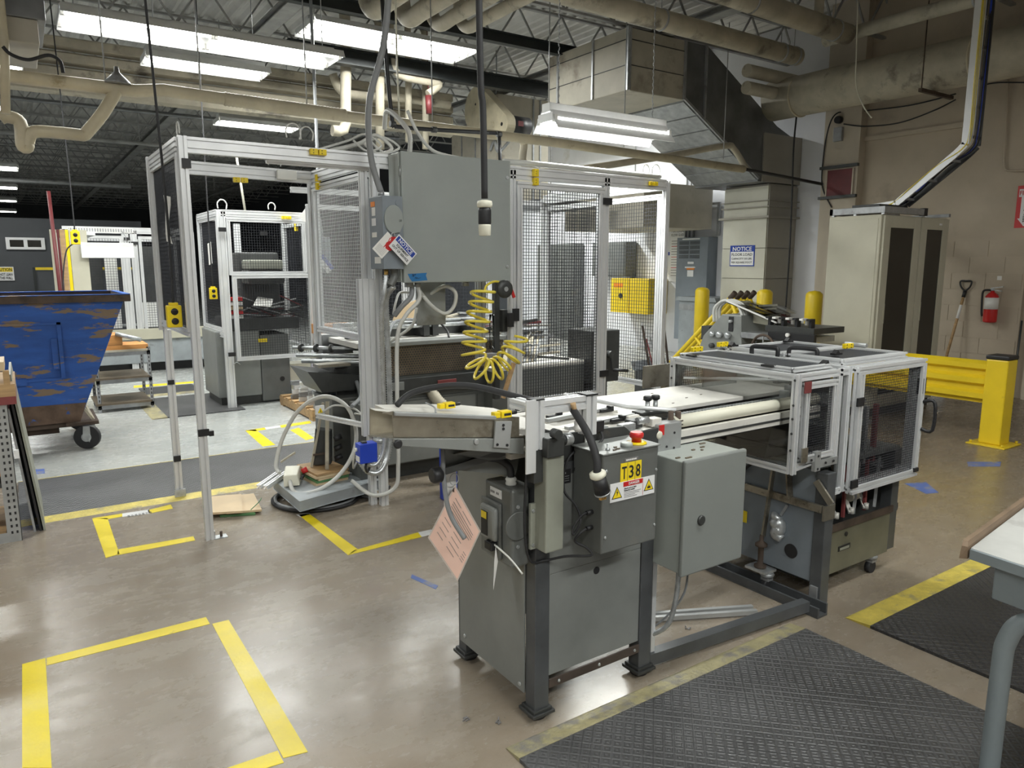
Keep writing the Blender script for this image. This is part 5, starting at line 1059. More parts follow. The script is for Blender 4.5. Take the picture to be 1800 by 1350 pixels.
for (x, y) in ((2.955, 2.12), (3.60, 1.96)):
    c_ = M().cyl((x, y-.014, .032), (x, y+.014, .032), .032, 18).build('caster', 'black_rubber', em); M().box(x-.02, x+.02, y-.022, y+.022, .06, .075).lathe([(.028, .075), (.036, .09), (.028, .10)], (x, y, 0), 14).build('caster_fork', 'galvanised', c_)
cn = M().tube(sp([(2.975, 2.09, .40), (2.965, 2.10, .37), (2.97, 2.07, .345), (2.965, 2.09, .31), (2.97, 2.06, .285)], 5), [.024, .03, .033, .03, .022, .03, .033, .034, .034, .03, .024, .028, .032, .032, .03, .03, .03, .028, .026, .024, .02][:21], 10).build('foil_wrap', 'zinc', em)
M().bar((2.985, 2.05, .46), (2.98, 2.08, .40), .012).build('lever', 'galvanised', em)
M().box(2.975, 2.985, 1.862, 1.90, .02, .11).build('jack_strap', 'galvanised', em)
M().ribbed(sp([(2.97, 2.52, .66), (2.95, 2.44, .55), (2.96, 2.35, .53), (2.97, 2.28, .6), (2.97, 2.22, .66)], 8), .009, .008, .001, 8).build('hose', 'black', em)
M().box(2.98, 2.985, 2.28, 2.31, .30, .36).build('yellow_tag', 'sign_yellow', em)
# guard one: low box with clear front
G1 = T('machine_guard', 'aluminium guard box with clear panel and black mesh lid around the conveyor outlet', 'guard', (2.88, 2.25, .69))
s2 = .03
def fr_(p, a, b, w=s2, nm='profile'): return M().slot(a, b, w, w).build(nm, 'aluminium', p)
x0, x1, y0, y1, zt, zb_ = 2.755, 3.06, 1.885, 2.60, 1.135, .69
fr_(G1, (x0, y0, zb_), (x0, y0, zt)); fr_(G1, (x1, y0, zb_+.04), (x1, y0, zt)); fr_(G1, (x0, y1, .88), (x0, y1, zt)); fr_(G1, (x1, y1, zb_), (x1, y1, zt))
for z in (zt-.015,): fr_(G1, (x0, y0+.015, z), (x0, y1-.015, z)); fr_(G1, (x0+.015, y0, z), (x1-.015, y0, z)); fr_(G1, (x0+.015, y1, z), (x1-.015, y1, z)); fr_(G1, (x1, y0+.015, z), (x1, y1-.015, z))
fr_(G1, (x0, y0+.015, zb_+.015), (x0, y1-.015, zb_+.015)); fr_(G1, (x0+.015, y0, zb_+.03), (x1-.015, y0, zb_+.055))
M().box(x0-.004, x0+.002, y0+.02, y1-.01, .80, zt-.03).build('clear_panel', 'polycarbonate', G1)
M().box(x0-.004, x0+.002, y0+.02, y1-.22, .70, .80).build('clear_panel', 'polycarbonate', G1)
for y in (2.0, 2.3, 2.5): M().box(x0-.003, x0-.002, y, y+.0005, .8, .8005)
frame_panel(G1, (x0+.035, y0-.016, .745), (x1-x0-.075, 0, 0), (0, 0, .35), .026, 'black_wire', .011, .0009, 'mesh_panel')
lid = frame_panel(G1, (x0+.02, y0+.03, zt+.012), (x1-x0-.02, 0, 0), (0, y1-y0-.045, 0), .02, 'lid_wire', .011, .0014, 'mesh_lid')
frame_panel(G1, (x0+.3, y1+.012, .75), (-.26, 0, 0), (0, 0, .35), .02, 'black_wire', .014, .0012, 'rear_mesh')
M().box(x0+.02, x0+.06, y0-.036, y0-.03, .745, .81).build('corner_plate', 'stainless', G1); M().box(x0+.01, x0+.055, y0-.036, y0-.03, 1.055, 1.105).build('corner_plate', 'maroon', G1)
bt_ = M().box(x0+.12, x0+.16, y0-.036, y0-.018, .69, .78).box(x0+.06, x0+.12, y0-.03, y0-.018, .735, .76).box(x0+.16, x0+.3, y0-.03, y0-.018, .70, .735).build('joining_plate', 'aluminium_dull', G1)
for (a, b) in ((.09, .748), (.14, .70), (.14, .76), (.2, .72), (.26, .72)): M().cyl((x0+a, y0-.038, b), (x0+a, y0-.034, b), .006, 8).build('bolt', 'black', G1)
for z in (1.11, 1.0, .94, .875, .80): M().lathe([(.006, 0), (.004, -.004)], (x0-.015, y0, z), 8, 'x').build('bolt', 'machine_dark', G1)
for z in (1.09, 1.03): M().lathe([(.006, 0), (.004, -.004)], (x0-.015, y1, z), 8, 'x').build('bolt', 'machine_dark', G1)
def handle(p, a, b, h=.045): M().tube(sp([a, V(a)+V((0, 0, h*.8)), V(a).lerp(V(b), .15)+V((0, 0, h)), V(a).lerp(V(b), .85)+V((0, 0, h)), V(b)+V((0, 0, h*.8)), b], 4), .011, 8).build('handle', 'black', p)
handle(G1, (3.07, 2.37, 1.15), (3.10, 2.24, 1.15)); 
for (x, y) in ((x0+.02, 2.50), (x0+.02, 2.05)): M().box(x-.015, x+.02, y-.03, y+.03, 1.148, 1.158).build('hinge', 'black', G1, .002)
M().prism([(x1-.05, 1.15), (x1, 1.15), (x1-.01, 1.17)], 'y', 1.93, 1.96).build('latch', 'black', G1)
# guard two: taller, door at the front
G2 = T('machine_guard', 'taller aluminium guard with black mesh door and handle at the far right of the machine', 'guard', (3.4, 2.2, .54))
x0, x1, y0, y1, zt, zb_ = 3.135, 3.72, 1.885, 2.62, 1.14, .545
for (x, y) in ((x0, y0), (x1, y0), (x0, y1), (x1, y1)): fr_(G2, (x, y, zb_), (x, y, zt))
for z in (zt-.015, zb_+.015):
    fr_(G2, (x0+.015, y0, z), (x1-.015, y0, z)); fr_(G2, (x0+.015, y1, z), (x1-.015, y1, z)); fr_(G2, (x0, y0+.015, z), (x0, y1-.015, z)); fr_(G2, (x1, y0+.015, z), (x1, y1-.015, z))
M().box(x0-.075, x0-.02, y0+.0, y0+.004, zb_, zt-.02).build('clear_strip', 'polycarbonate', G2)
M().box(x0-.004, x0, y0+.02, y1-.02, zb_+.03, zt-.03).build('clear_side', 'polycarbonate', G2)
fr_(G2, (x0-.07, y0, zb_+.01), (x0-.015, y0, zb_+.01)); fr_(G2, (x0-.07, y0, zt-.02), (x0-.015, y0, zt-.02))
dg = frame_panel(G2, (x0+.025, y0-.034, zb_-.01), (x1-x0-.0, 0, 0), (0, 0, zt-zb_+.01), .036, 'black_wire', .0125, .001, 'mesh_door')
for z in (.98, .59): M().box(x0+.0, x0+.055, y0-.062, y0-.052, z-.02, z+.02).build('hinge', 'black', dg, .002)
M().box(x1-.01, x1+.04, y0-.05, y0-.01, .96, 1.04).build('latch', 'black', G2, .004)
M().tube(sp([(x1+.02, y0-.05, .92), (x1+.035, y0-.10, .92), (x1+.035, y0-.10, .78), (x1+.02, y0-.05, .78)], 4), .009, 8).build('handle', 'black', dg)
M().box(x1-.02, x1+.02, y0-.06, y0-.05, .56, .58).build('end_cap', 'black', dg)
frame_panel(G2, (x0+.02, y0+.03, zt+.012), (x1-x0-.035, 0, 0), (0, .34, 0), .03, 'lid_wire', .011, .0014, 'mesh_lid')
frame_panel(G2, (x0+.02, y0+.38, zt+.012), (x1-x0-.035, 0, 0), (0, .34, 0), .03, 'lid_wire', .011, .0014, 'mesh_lid')
handle(G2, (3.165, 2.22, 1.15), (3.20, 2.09, 1.15))
for (x, y) in ((3.3, 2.05), (3.62, 2.55), (3.18, 2.58)): M().box(x-.03, x+.03, y-.014, y+.014, 1.166, 1.176).prism([(x-.02, 1.176), (x+.01, 1.176), (x-.005, 1.192)], 'y', y-.012, y+.012).build('latch', 'black', G2)
M().cyl((3.70, 2.25, 1.18), (3.70, 2.13, 1.18), .012, 10).build('lid_grip', 'aluminium_dull', G2)
M().box(3.3, 3.6, 2.05, 2.4, .90, .915).box(3.25, 3.6, 2.0, 2.3, .80, .81).build('inner_shelf', 'galvanised', G2)
for k in range(5): M().box(3.22+k*.09, 3.24+k*.09, 1.98, 2.0, .6, .9).build('inner_post', ('zinc', 'maroon', 'machine_dark')[k % 3], G2)
M().box(3.2, 3.65, 2.3, 2.33, .6, 1.05).build('inner_plate', 'machine_dark', G2)
# things inside guard one
M().box(2.80, 3.05, 2.44, 2.45, .99, 1.09).build('inner_plate', 'machine_light', G1)
M().cyl((2.72, 2.5, 1.045), (3.05, 2.05, 1.06), .006, 8).cyl((2.80, 2.56, 1.03), (3.05, 2.25, 1.045), .006, 8).build('inner_rod', 'aluminium', G1)
for k in range(5): M().box(2.88+k*.035, 2.905+k*.035, 2.02+.02*(k % 2), 2.06, .99, 1.03+.02*(k % 3)).build('inner_block', ('zinc', 'galvanised', 'machine_dark')[k % 3], G1, .002)
M().tube(sp([(2.7, 2.45, .88), (2.75, 2.3, .80), (2.85, 2.15, .76), (3.05, 2.0, .80)], 6), .02, 10).build('inner_hose', 'black_rubber', G1)
M().prism([(2.85, .70), (3.05, .70), (3.05, .98), (2.95, .98)], 'y', 2.1, 2.4).build('inner_housing', 'machine_dark', G1)
interlock('yellow interlock switch on the back corner of the clear guard lid, left of all', (2.83, 2.52, 1.18), 'x', .75)
interlock('yellow interlock switch on the top beam behind the black handles', (3.12, 2.60, 1.18), 'x', .75)
interlock('yellow interlock switch on the lid of the tall guard, rightmost', (3.56, 2.15, 1.185), 'x', .75)
# rear plate and conduit right of the machine
one(M().box(2.72, 3.0, 2.78, 2.79, .95, 1.07).box(2.9, 2.96, 2.79, 2.83, 0, 1.0), 'side_plate', 'stainless', 'brown steel plate standing behind the left corner of the clear guard', 'plate')
one(M().box(3.78, 3.86, 1.99, 2.02, .30, .46), 'white_box', 'white_plastic', 'small white box hanging at the right rear leg of the caged machine', 'box', .004)
one(M().box(3.79, 3.92, 2.0, 2.06, .50, .56).cyl((3.84, 1.995, .53), (3.84, 2.0, .53), .014, 10).cyl((3.89, 1.995, .53), (3.89, 2.0, .53), .01, 10), 'connector_bracket', 'galvanised', 'grey perforated bracket above the small white box at the right rear leg', 'bracket')
cable([(3.86, 1.98, .56), (3.83, 1.97, .50), (3.78, 1.98, .46), (3.80, 1.97, .31), (3.86, 1.98, .29), (3.88, 1.99, .32)], .004, 'black_rubber', 'thin black cable looping around the small white box at the right')
mat('wood_worn', (.16, .11, .07), .6, 0, .15, 5)
# ================= LEFT SIDE =================
# blue self-dumping bin
bn = T('tilt_bin', 'big battered blue steel tilt bin on casters at the left', 'bin', (0, 7.7, 0))
yF, yB = 7.28, 8.35
def wall4(b, t, th=.012): return b, t
m = M()
bx0, bx1, tx0, tx1, zb1, zt1 = -1.0, .36, -1.6, .775, .235, 1.30
fb, ft = yF+.10, yF
o = [(bx0, fb, zb1), (bx1, fb, zb1), (bx1, yB-.1, zb1), (bx0, yB-.1, zb1)]; u_ = [(tx0, ft, zt1), (tx1, ft, zt1), (tx1, yB, zt1), (tx0, yB, zt1)]
k = .985
oi = [((x+.32)*k-.32, (y-7.8)*k+7.8, z+.02) for x, y, z in o]; ui = [((x+.4)*k-.4, (y-7.8)*k+7.8, z) for x, y, z in u_]
m.add(o+u_+oi+ui, [(3, 2, 1, 0), (0, 1, 5, 4), (1, 2, 6, 5), (2, 3, 7, 6), (3, 0, 4, 7), (8, 9, 10, 11), (9, 8, 12, 13), (10, 9, 13, 14), (11, 10, 14, 15), (8, 11, 15, 12), (4, 5, 13, 12), (5, 6, 14, 13), (6, 7, 15, 14), (7, 4, 12, 15)])
m.build('hopper', 'bin_blue', bn)
def lf(z): return fb+(ft-fb)*(z-zb1)/(zt1-zb1)
M().add([(bx0, lf(zb1)-.003, zb1), (bx1+.002, lf(zb1)-.003, zb1), (bx1+.06, lf(.40)-.003, .40), (bx0-.1, lf(.42)-.003, .42)], [(0, 1, 2, 3)]).build('rusty_skirt', 'bin_rust', bn)
rimm = M(); rimm.box(tx0-.03, tx1+.05, ft-.04, ft+.0, 1.285, 1.345).box(tx0-.03, tx1+.05, yB, yB+.04, 1.285, 1.345).box(tx1, tx1+.05, ft, yB, 1.285, 1.345).box(tx0-.05, tx0, ft, yB, 1.285, 1.345); rimm.build('rim', 'rust', bn, .006)
M().box(tx0-.03, tx1+.05, ft-.042, ft+.005, 1.345, 1.352).box(tx0-.03, tx1+.05, yB-.01, yB+.042, 1.345, 1.352).box(tx1, tx1+.052, ft, yB, 1.345, 1.352).build('rim_top', 'bin_blue', bn)
# raised patch plate with edges on the front
for (a, c, z0, z1) in ((-.75, .28, 1.10, 1.12), (.25, .28, .64, 1.12), (-.75, .28, .62, .64)): M().box(a, c, lf(z1)-.008, lf(z0)+.0, z0, z1).build('patch_strip', 'bin_blue', bn)
M().box(.20, .245, lf(.85)-.02, lf(.85), .72, .98).build('hinge_strap', 'bin_blue', bn); M().box(-.1, 0, lf(.63)-.02, lf(.63), .595, .65).build('latch', 'bin_blue', bn)
M().box(-.95, .30, fb+.02, yB-.15, .19, .235).build('skid', 'rust', bn); M().box(.25, .50, fb-.06, fb+.6, .205, .235).build('bumper_plate', 'rust', bn)
M().box(-.05, .2, fb+.1, fb+.2, .13, .19).box(-.72, -.5, fb+.0, fb+.1, .10, .19).build('pocket', 'rust', bn)
for a, b in (((.46, fb+.0, .24), (.30, fb+.02, .52)), ((.46, fb+.0, .24), (.36, fb+.1, .50))): M().bar(a, b, .022, .02).build('brace', 'cream_wrap', bn)
for (x, y) in ((.40, 7.30), (.40, 8.2), (-.85, 7.35), (-.85, 8.2)):
    wv = M().tube([(x-.01, y-.022, .105), (x+.01, y+.022, .105)], .105, 26).build('caster_wheel', 'black_rubber', bn)
    M().tube([(x-.013, y-.028, .105), (x+.013, y+.028, .105)], .04, 14).build('wheel_hub', 'zinc', wv)
    M().prism([(x-.04, .10), (x+.01, .06), (x+.07, .205), (x-.03, .205)], 'y', y-.036, y-.028).prism([(x-.04, .10), (x+.01, .06), (x+.07, .205), (x-.03, .205)], 'y', y+.028, y+.036).build('caster_fork', 'galvanised', wv)
# left rack of slotted angle with timber
rk = T('slotted_rack', 'grey slotted angle rack post with wooden shelves cut by the left edge', 'rack', (-.3, 5.2, 0))
sa = M(); sa.box(-.175, -.105, 5.0, 5.003, 0, .82).box(-.108, -.105, 5.0, 5.05, 0, .82); so_ = sa.build('slotted_post', 'aluminium_dull', rk)
hl = M()
for k in range(20):
    z = .05+k*.038
    for x in (-.155, -.13): hl.box(x, x+.010, 4.9985, 5.0, z, z+.016)
tag(hl.build('post_holes', 'black', so_), kind='stuff')
M().box(-.9, -.175, 5.0, 5.003, 0, .06).build('lower_beam', 'aluminium_dull', rk); M().box(-.9, -.18, 5.003, 5.6, .045, .06).build('shelf_board', 'wood', rk)
M().box(-.9, -.17, 5.003, 5.6, .33, .36).build('shelf_board', 'machine_dark', rk); M().box(-.9, -.14, 5.003, 5.6, .40, .43).build('shelf_board', 'wood_orange', rk)
M().box(-.9, -.06, 4.99, 5.6, .86, .93).build('top_timber', 'wood', rk); M().box(-.9, -.06, 4.985, 5.6, .815, .86).build('maroon_timber', 'maroon', rk)
M().box(-.11, -.08, 4.99, 5.02, .93, 1.01).build('timber_block', 'wood', rk); M().box(-.4, -.10, 4.99, 5.3, 1.01, 1.06).build('timber_top', 'plywood', rk)
one(M().box(-.1, -.075, 4.97, 4.99, .50, .55), 'white_block', 'sign_white', 'small white block clipped on the slotted post at the left edge', 'block')
for i, (xb, xt, mt, lab) in enumerate(((.015, -.075, 'cover_olive', 'olive edged panel leaning right of the slotted rack, outermost of three'), (-.005, -.085, 'black', 'black panel leaning behind the slotted rack, middle of three'), (-.035, -.10, 'galvanised', 'grey panel leaning closest to the slotted rack'))):
    one(M().hexa([(xb-.012, 5.12, .001), (xb, 5.12, .001), (xb, 5.8, .001), (xb-.012, 5.8, .001)], [(xt-.012, 5.12, .97-.1*i), (xt, 5.12, .97-.1*i), (xt, 5.8, .97-.1*i), (xt-.012, 5.8, .97-.1*i)]), 'loose_sheet', mt, lab, 'panel')
# cart of slotted angle with wooden shelves
ct = T('shelf_cart', 'grey perforated angle stand with brown wooden shelves behind the blue bin', 'shelf', (.9, 9.3, 0))
for (x, y) in ((.62, 9.0), (1.14, 9.0), (.62, 9.6), (1.14, 9.6)):
    a_ = M().box(x, x+.035, y, y+.003, 0, .70).box(x+.032, x+.035, y, y+.035, 0, .70).build('slotted_leg', 'galvanised', ct)
    h_ = M()
    for k in range(15): h_.box(x+.012, x+.022, y-.001, y, .03+k*.045, .055+k*.045)
    tag(h_.build('leg_holes', 'black', a_), kind='stuff')
for z in (.08, .36, .66):
    M().box(.62, 1.175, 9.0, 9.004, z-.045, z).build('shelf_beam', 'galvanised', ct)
    M().box(.60, 1.15, 8.98, 9.62, z, z+.022).build('shelf_board', 'cream_wrap' if z > .6 else 'brown_guard', ct)
for i, (z, l) in enumerate(((.682, 'lower orange wooden plank on the shelf stand behind the blue bin'), (.735, 'upper orange wooden plank on the shelf stand behind the blue bin'))):
    one(M().box(.60, 1.16-.25*i, 9.0, 9.4, z, z+.05+.06*i), 'wooden_plank', 'wood_orange', l, 'plank', .003)
one(M().cyl((.85, 9.0, .86), (1.08, 8.9, .79), .024, 14), 'steel_roller', 'zinc', 'steel roller lying across the orange planks beside the blue bin', 'roller')
# ---- second caged press ----
c2 = T('safety_cage', 'smaller aluminium cage with black mesh around a grey cabinet press, middle distance', 'cage', (2.35, 9.0, 0))
Y2 = 8.47; X2 = 1.90; X3 = 2.87; YB = 9.45
for (x, y, z0, w_) in ((X2, Y2, 0, .09), (X3, Y2, 0, .09), (X2-.03, YB, .82, .045), (X3, YB, 0, .045)): M().slot((x, y, z0), (x, y, 2.18), w_, .045).build('post', S, c2)
for (a, b) in (((X2, Y2, 2.16), (X3, Y2, 2.16)), ((X2, YB, 2.16), (X3, YB, 2.16)), ((X2-.03, Y2, 2.16), (X2-.03, YB, 2.16)), ((X3, Y2, 2.16), (X3, YB, 2.16)), ((X2-.03, Y2, .84), (X2-.03, YB, .84))): M().slot(a, b, .045, .07).build('top_rail', S, c2)
frame_panel(c2, (X2+.05, Y2-.01, 1.49), (X3-X2-.1, 0, 0), (0, 0, .62), .04, pitch=.028, r=.0016, name='upper_door')
frame_panel(c2, (X2+.07, Y2-.045, .54), (X3-X2-.08, 0, 0), (0, 0, .96), .045, pitch=.028, r=.0016)
frame_panel(c2, (X2-.03, Y2+.03, .88), (0, YB-Y2-.05, 0), (0, 0, 1.24), .03, pitch=.03, r=.0014, name='side_panel')
frame_panel(c2, (X3, Y2+.03, .6), (0, YB-Y2-.05, 0), (0, 0, 1.5), .04, pitch=.034, r=.0014, name='side_panel')
M().slot((2.30, YB, 1.0), (2.30, YB, 2.1), .07, .045).build('middle_post', S, c2)
for (x, z) in ((X2-.01, 1.98), (X2+.01, .62), (2.33, 1.95), (X3, 1.27)): M().box(x-.03, x+.045, Y2-.07, Y2-.045, z-.022, z+.022).build('hinge', 'black', c2)
M().tube(sp([(1.93, 8.42, .50), (1.96, 8.41, .53), (2.0, 8.41, .50)], 4), .004, 6).build('padlock', 'zinc', c2)
pm = T('cabinet_press', 'grey cabinet press standing inside the middle distance cage', 'machine', (2.2, 9.0, 0))
block(pm, 'cabinet', 'machine_light', 1.80, 2.28, 8.62, 9.35, .10, .86, .01); block(pm, 'side_cabinet', 'machine_grey', 2.285, 2.62, 8.62, 9.35, .02, .80, .01); block(pm, 'plinth', 'machine_dark', 1.83, 2.6, 8.66, 9.3, 0, .10)
M().cyl((2.52, 8.612, .27), (2.52, 8.62, .27), .028, 14).build('hole', 'black', pm)
block(pm, 'column', 'machine_dark', 2.2, 2.66, 9.0, 9.35, .86, 1.75, .02); block(pm, 'head', 'machine_dark', 2.2, 2.62, 8.62, 9.0, 1.38, 1.55, .04); block(pm, 'head_top', 'cover_olive', 2.22, 2.60, 8.62, 9.0, 1.55, 1.66, .02)
block(pm, 'bed', 'machine_dark', 1.95, 2.75, 8.6, 9.3, .86, 1.0, .01); block(pm, 'number_plate', 'sign_yellow', 2.26, 2.36, 8.59, 8.60, .72, .76, 0)
for k in range(5): block(pm, 'paper_stack', ('paper', 'sign_red', 'plywood')[k % 3], 1.95+.02*(k % 2), 2.12, 8.62, 8.85, 1.0+k*.05, 1.035+k*.05, .002)
rnd2 = random.Random(9)
for k in range(34):
    x = 2.2+rnd2.random()*.5; y = 8.6+rnd2.random()*.4; z = .88+rnd2.random()*.32; a = rnd2.uniform(-.6, .6); L = rnd2.uniform(.08, .24); dx = V((math.cos(a), math.sin(a)*.4, rnd2.uniform(-.4, .4)))*L
    M().bar(V((x, y, z))-dx, V((x, y, z))+dx, rnd2.uniform(.01, .03), .012).build('linkage_bar', ('zinc', 'machine_dark', 'dark_red', 'galvanised', 'black')[k % 5], pm)
one(M().hexa([(2.22, 8.58, 1.14), (2.42, 8.58, 1.12), (2.50, 8.75, 1.20), (2.32, 8.75, 1.23)], [(2.22, 8.58, 1.147), (2.42, 8.58, 1.127), (2.50, 8.75, 1.207), (2.32, 8.75, 1.237)]), 'sheet', 'paper', 'tilted white sheet lying on the press behind the distant mesh door', 'sheet')
one(M().prism([(2.66, 0), (2.95, 0), (2.98, .42), (2.64, .42)], 'y', 8.72, 9.0), 'storage_tub', 'ivory', 'cream plastic tub beside the grey cabinet press', 'tub')
for k, (nm, c) in enumerate((('yellow interlock switch on the top rail of the middle distance cage', (2.60, 8.42, 2.13)), ('yellow interlock switch at the right corner of the middle distance cage', (2.86, 8.9, 2.06)))): interlock(nm, c, 'z' if k else 'x', 1.1)
t = T('disconnect_switch', 'small grey disconnect box with a white tag right of the middle distance cage', 'switch', (2.98, 8.4, 1.5)); block(t, 'body', 'blue_grey', 2.93, 3.08, 8.36, 8.46, 1.52, 1.92, .004)
card(t, V((2.90, 8.34, 1.66)), V((math.cos(-.9), 0, math.sin(-.9))), V((math.sin(.9), 0, math.cos(.9))), .20, .11, 'sign_white', 'notice_card'); 
_u = V((math.cos(-.9), 0, math.sin(-.9))); _v = V((-_u.z, 0, _u.x)); card(t, V((2.90, 8.335, 1.66))+_v*.06, _u, _v, .20, .045, 'sign_blue', 'blue_band')
one(M().tube(sp([(2.98, 8.4, 4.6), (2.98, 8.4, 2.7), (2.93, 8.4, 2.4), (2.98, 8.4, 2.1), (3.0, 8.4, 1.92)], 6), .018, 10), 'conduit_drop', 'hose_grey', 'grey conduit dropping from the ceiling to the small box at the middle cage', 'conduit')
cdt = T('warning_tag', 'pale tag tilted on the right top corner of the middle distance cage', 'tag', (2.8, 8.36, 2.1)); card(cdt, V((2.83, 8.36, 2.06)), V((.6, 0, .8)), V((-.8, 0, .6)), .17, .13, 'paper')
one(M().prism([(8.8, 1.62), (8.98, 1.60), (8.99, 1.84), (8.81, 1.86)], 'x', 1.855, 1.857), 'paper_sheet', 'paper', 'white paper sheet on the left mesh side of the middle distance cage', 'paper')
one(M().cyl((2.38, 9.3, 2.2), (2.30, 9.3, 3.0), .014, 8), 'pale_pole', 'ivory', 'thin pale pole leaning above the middle distance cage', 'pole')
for c, R in (((1.93, 8.5, 2.24), .05), ((2.45, 8.45, 2.24), .04)): cable(loop(c, R), .007, 'hose_white', 'white cable loop on the '+('left post' if R == .05 else 'top rail')+' of the middle distance cage')
# ---- third cage far left ----
c3 = T('safety_cage', 'far long aluminium cage with black mesh behind the blue bin', 'cage', (1.5, 12.2, 0))
Y3 = 12.2
for x in (.62, 1.38, 1.49, 2.28): M().slot((x, Y3, .0), (x, Y3, 2.1), .09, .045).build('post', S, c3)
M().slot((.6, Y3, 2.10), (2.3, Y3, 2.10), .045, .09).build('top_rail', S, c3); M().slot((.6, Y3, .52), (2.3, Y3, .52), .045, .09).build('bottom_rail', S, c3)
frame_panel(c3, (.68, Y3-.02, .60), (.66, 0, 0), (0, 0, 1.42), .04, pitch=.036, r=.002); frame_panel(c3, (1.55, Y3-.02, .60), (.68, 0, 0), (0, 0, 1.42), .04, pitch=.036, r=.002)
frame_panel(c3, (.6, 13.6, .60), (1.6, 0, 0), (0, 0, 1.42), .04, pitch=.045, r=.002, name='rear_panel')
for x in (.6, 2.28): M().slot((x, 13.6, 0), (x, 13.6, 2.1), .045, .045).build('post', S, c3)
for (x, z) in ((1.36, 1.98), (1.45, 1.92)): M().box(x, x+.08, Y3-.07, Y3-.045, z-.02, z+.02).build('hinge', 'black', c3)
lb_ = T('pale_machine', 'long pale grey machine base below the far cage', 'machine', (1.5, 12.6, 0)); block(lb_, 'base', 'grey_plate', .6, 2.9, 12.15, 13.5, .14, .5, .01); block(lb_, 'plinth', 'black', .7, 2.8, 12.3, 13.4, 0, .14); block(lb_, 'beam', 'cabinet_beige', 1.0, 2.9, 12.1, 12.15, .5, .66, .004)
block(lb_, 'dark_panel', 'machine_dark', .75, 1.15, 13.3, 13.4, .6, 1.9); block(lb_, 'dark_panel', 'machine_dark', 1.62, 2.1, 13.3, 13.4, 1.0, 1.9); block(lb_, 'white_panel', 'paper', 1.18, 1.35, 13.2, 13.25, .6, 1.9); block(lb_, 'white_panel', 'paper', 1.6, 2.2, 13.2, 13.25, .6, 1.0)
pn = T('beige_door_panel', 'tall beige and yellow panels standing at the left end of the far cage', 'panel', (.5, 10.9, 0))
for x0_, x1_, mt in ((.40, .47, 'cabinet_beige'), (.475, .50, 'dark_red'), (.505, .56, 'wood'), (.565, .60, 'yellow_plastic'), (.605, .80, 'cabinet_beige')): M().box(x0_, x1_, 10.9, 10.94, 0, 2.04).build('panel_strip', mt, pn)
one(M().cyl((.47, 10.85, 0), (.43, 10.85, 2.5), .022, 10), 'red_pole', 'dark_red', 'dark red pole standing above the far cage at left', 'pole')
tr = T('perforated_tray', 'white perforated tray lying on top of the far cage', 'tray', (1.0, 11.2, 2.06)); M().box(.62, 1.35, 11.0, 11.25, 2.06, 2.075).build('tray', 'paper', tr); tw = M()
for k in range(24): tw.box(.63+k*.03, .645+k*.03, 10.995, 11.0, 2.03, 2.07)
tag(tw.build('tray_slots', 'galvanised', tr), kind='stuff'); M().box(.62, 1.35, 11.0, 11.02, 2.02, 2.06).build('tray_edge', 'paper', tr); M().box(.6, .9, 10.94, 12.2, 1.98, 2.02).build('tray_bracket', 'aluminium', tr); M().box(.7, .74, 11.0, 11.04, 0, 2.02).build('tray_leg', 'aluminium', tr)
lamp('shop_light', 'small white shop light hanging on wires in front of the far cage', (1.02, 10.9, 1.74), .60, .13, .6, 1, 'wing', chain=False)
for x in (.78, 1.22): cable([(x, 10.9, 1.86), (x+.03, 10.95, 1.95), (x, 11.0, 2.04)], .004, 'galvanised', ('left' if x < 1 else 'right')+' wire holding the small shop light at the far cage', 'wire', 'wire')
# hanging yellow outlet boxes
def outlet(lab, c, top, s=1.0, ang=0):
    x, y, z = c; t = T('outlet_box', lab, 'outlet', c); w_ = .034*s
    b = M().box(x-w_, x+w_, y-.02*s, y+.03*s, z-.055*s, z+.055*s).build('body', 'yellow_plastic', t, .006)
    M().box(x-w_*.6, x+w_*.6, y-.015, y+.02, z+.055*s, z+.068*s).build('lid', 'yellow_plastic', t, .002)
    for k in (-1, 1): M().lathe([(.0, 0), (.017*s, 0), (.017*s, -.002), (0, -.0025)], (x, y-.02*s, z+k*.024*s), 16, 'y').build('socket', 'black', b)
    M().tube(sp([(x, y, z+.06*s), (x-.002, y, z+.8), (top[0], top[1], top[2])], 8), .007, 8).build('cord', 'black_rubber', t); return t
outlet('yellow twin outlet box hanging on a cord by the front left cage post', (.735, 4.56, 1.31), (.66, 4.56, 4.62), 1.15)
outlet('yellow twin outlet box hanging beside the middle distance cage', (1.74, 8.3, 1.30), (1.76, 8.3, 4.62), 1.1)
outlet('yellow outlet box hanging on a cord in front of the far cage', (.63, 10.2, 1.92), (.60, 10.2, 4.62), 1.4)
cable([(.60, 10.2, 1.85), (.52, 10.2, 1.75), (.46, 10.2, 1.4), (.45, 10.2, 1.0)], .008, 'black_rubber', 'black cord looping down left of the far yellow outlet box')
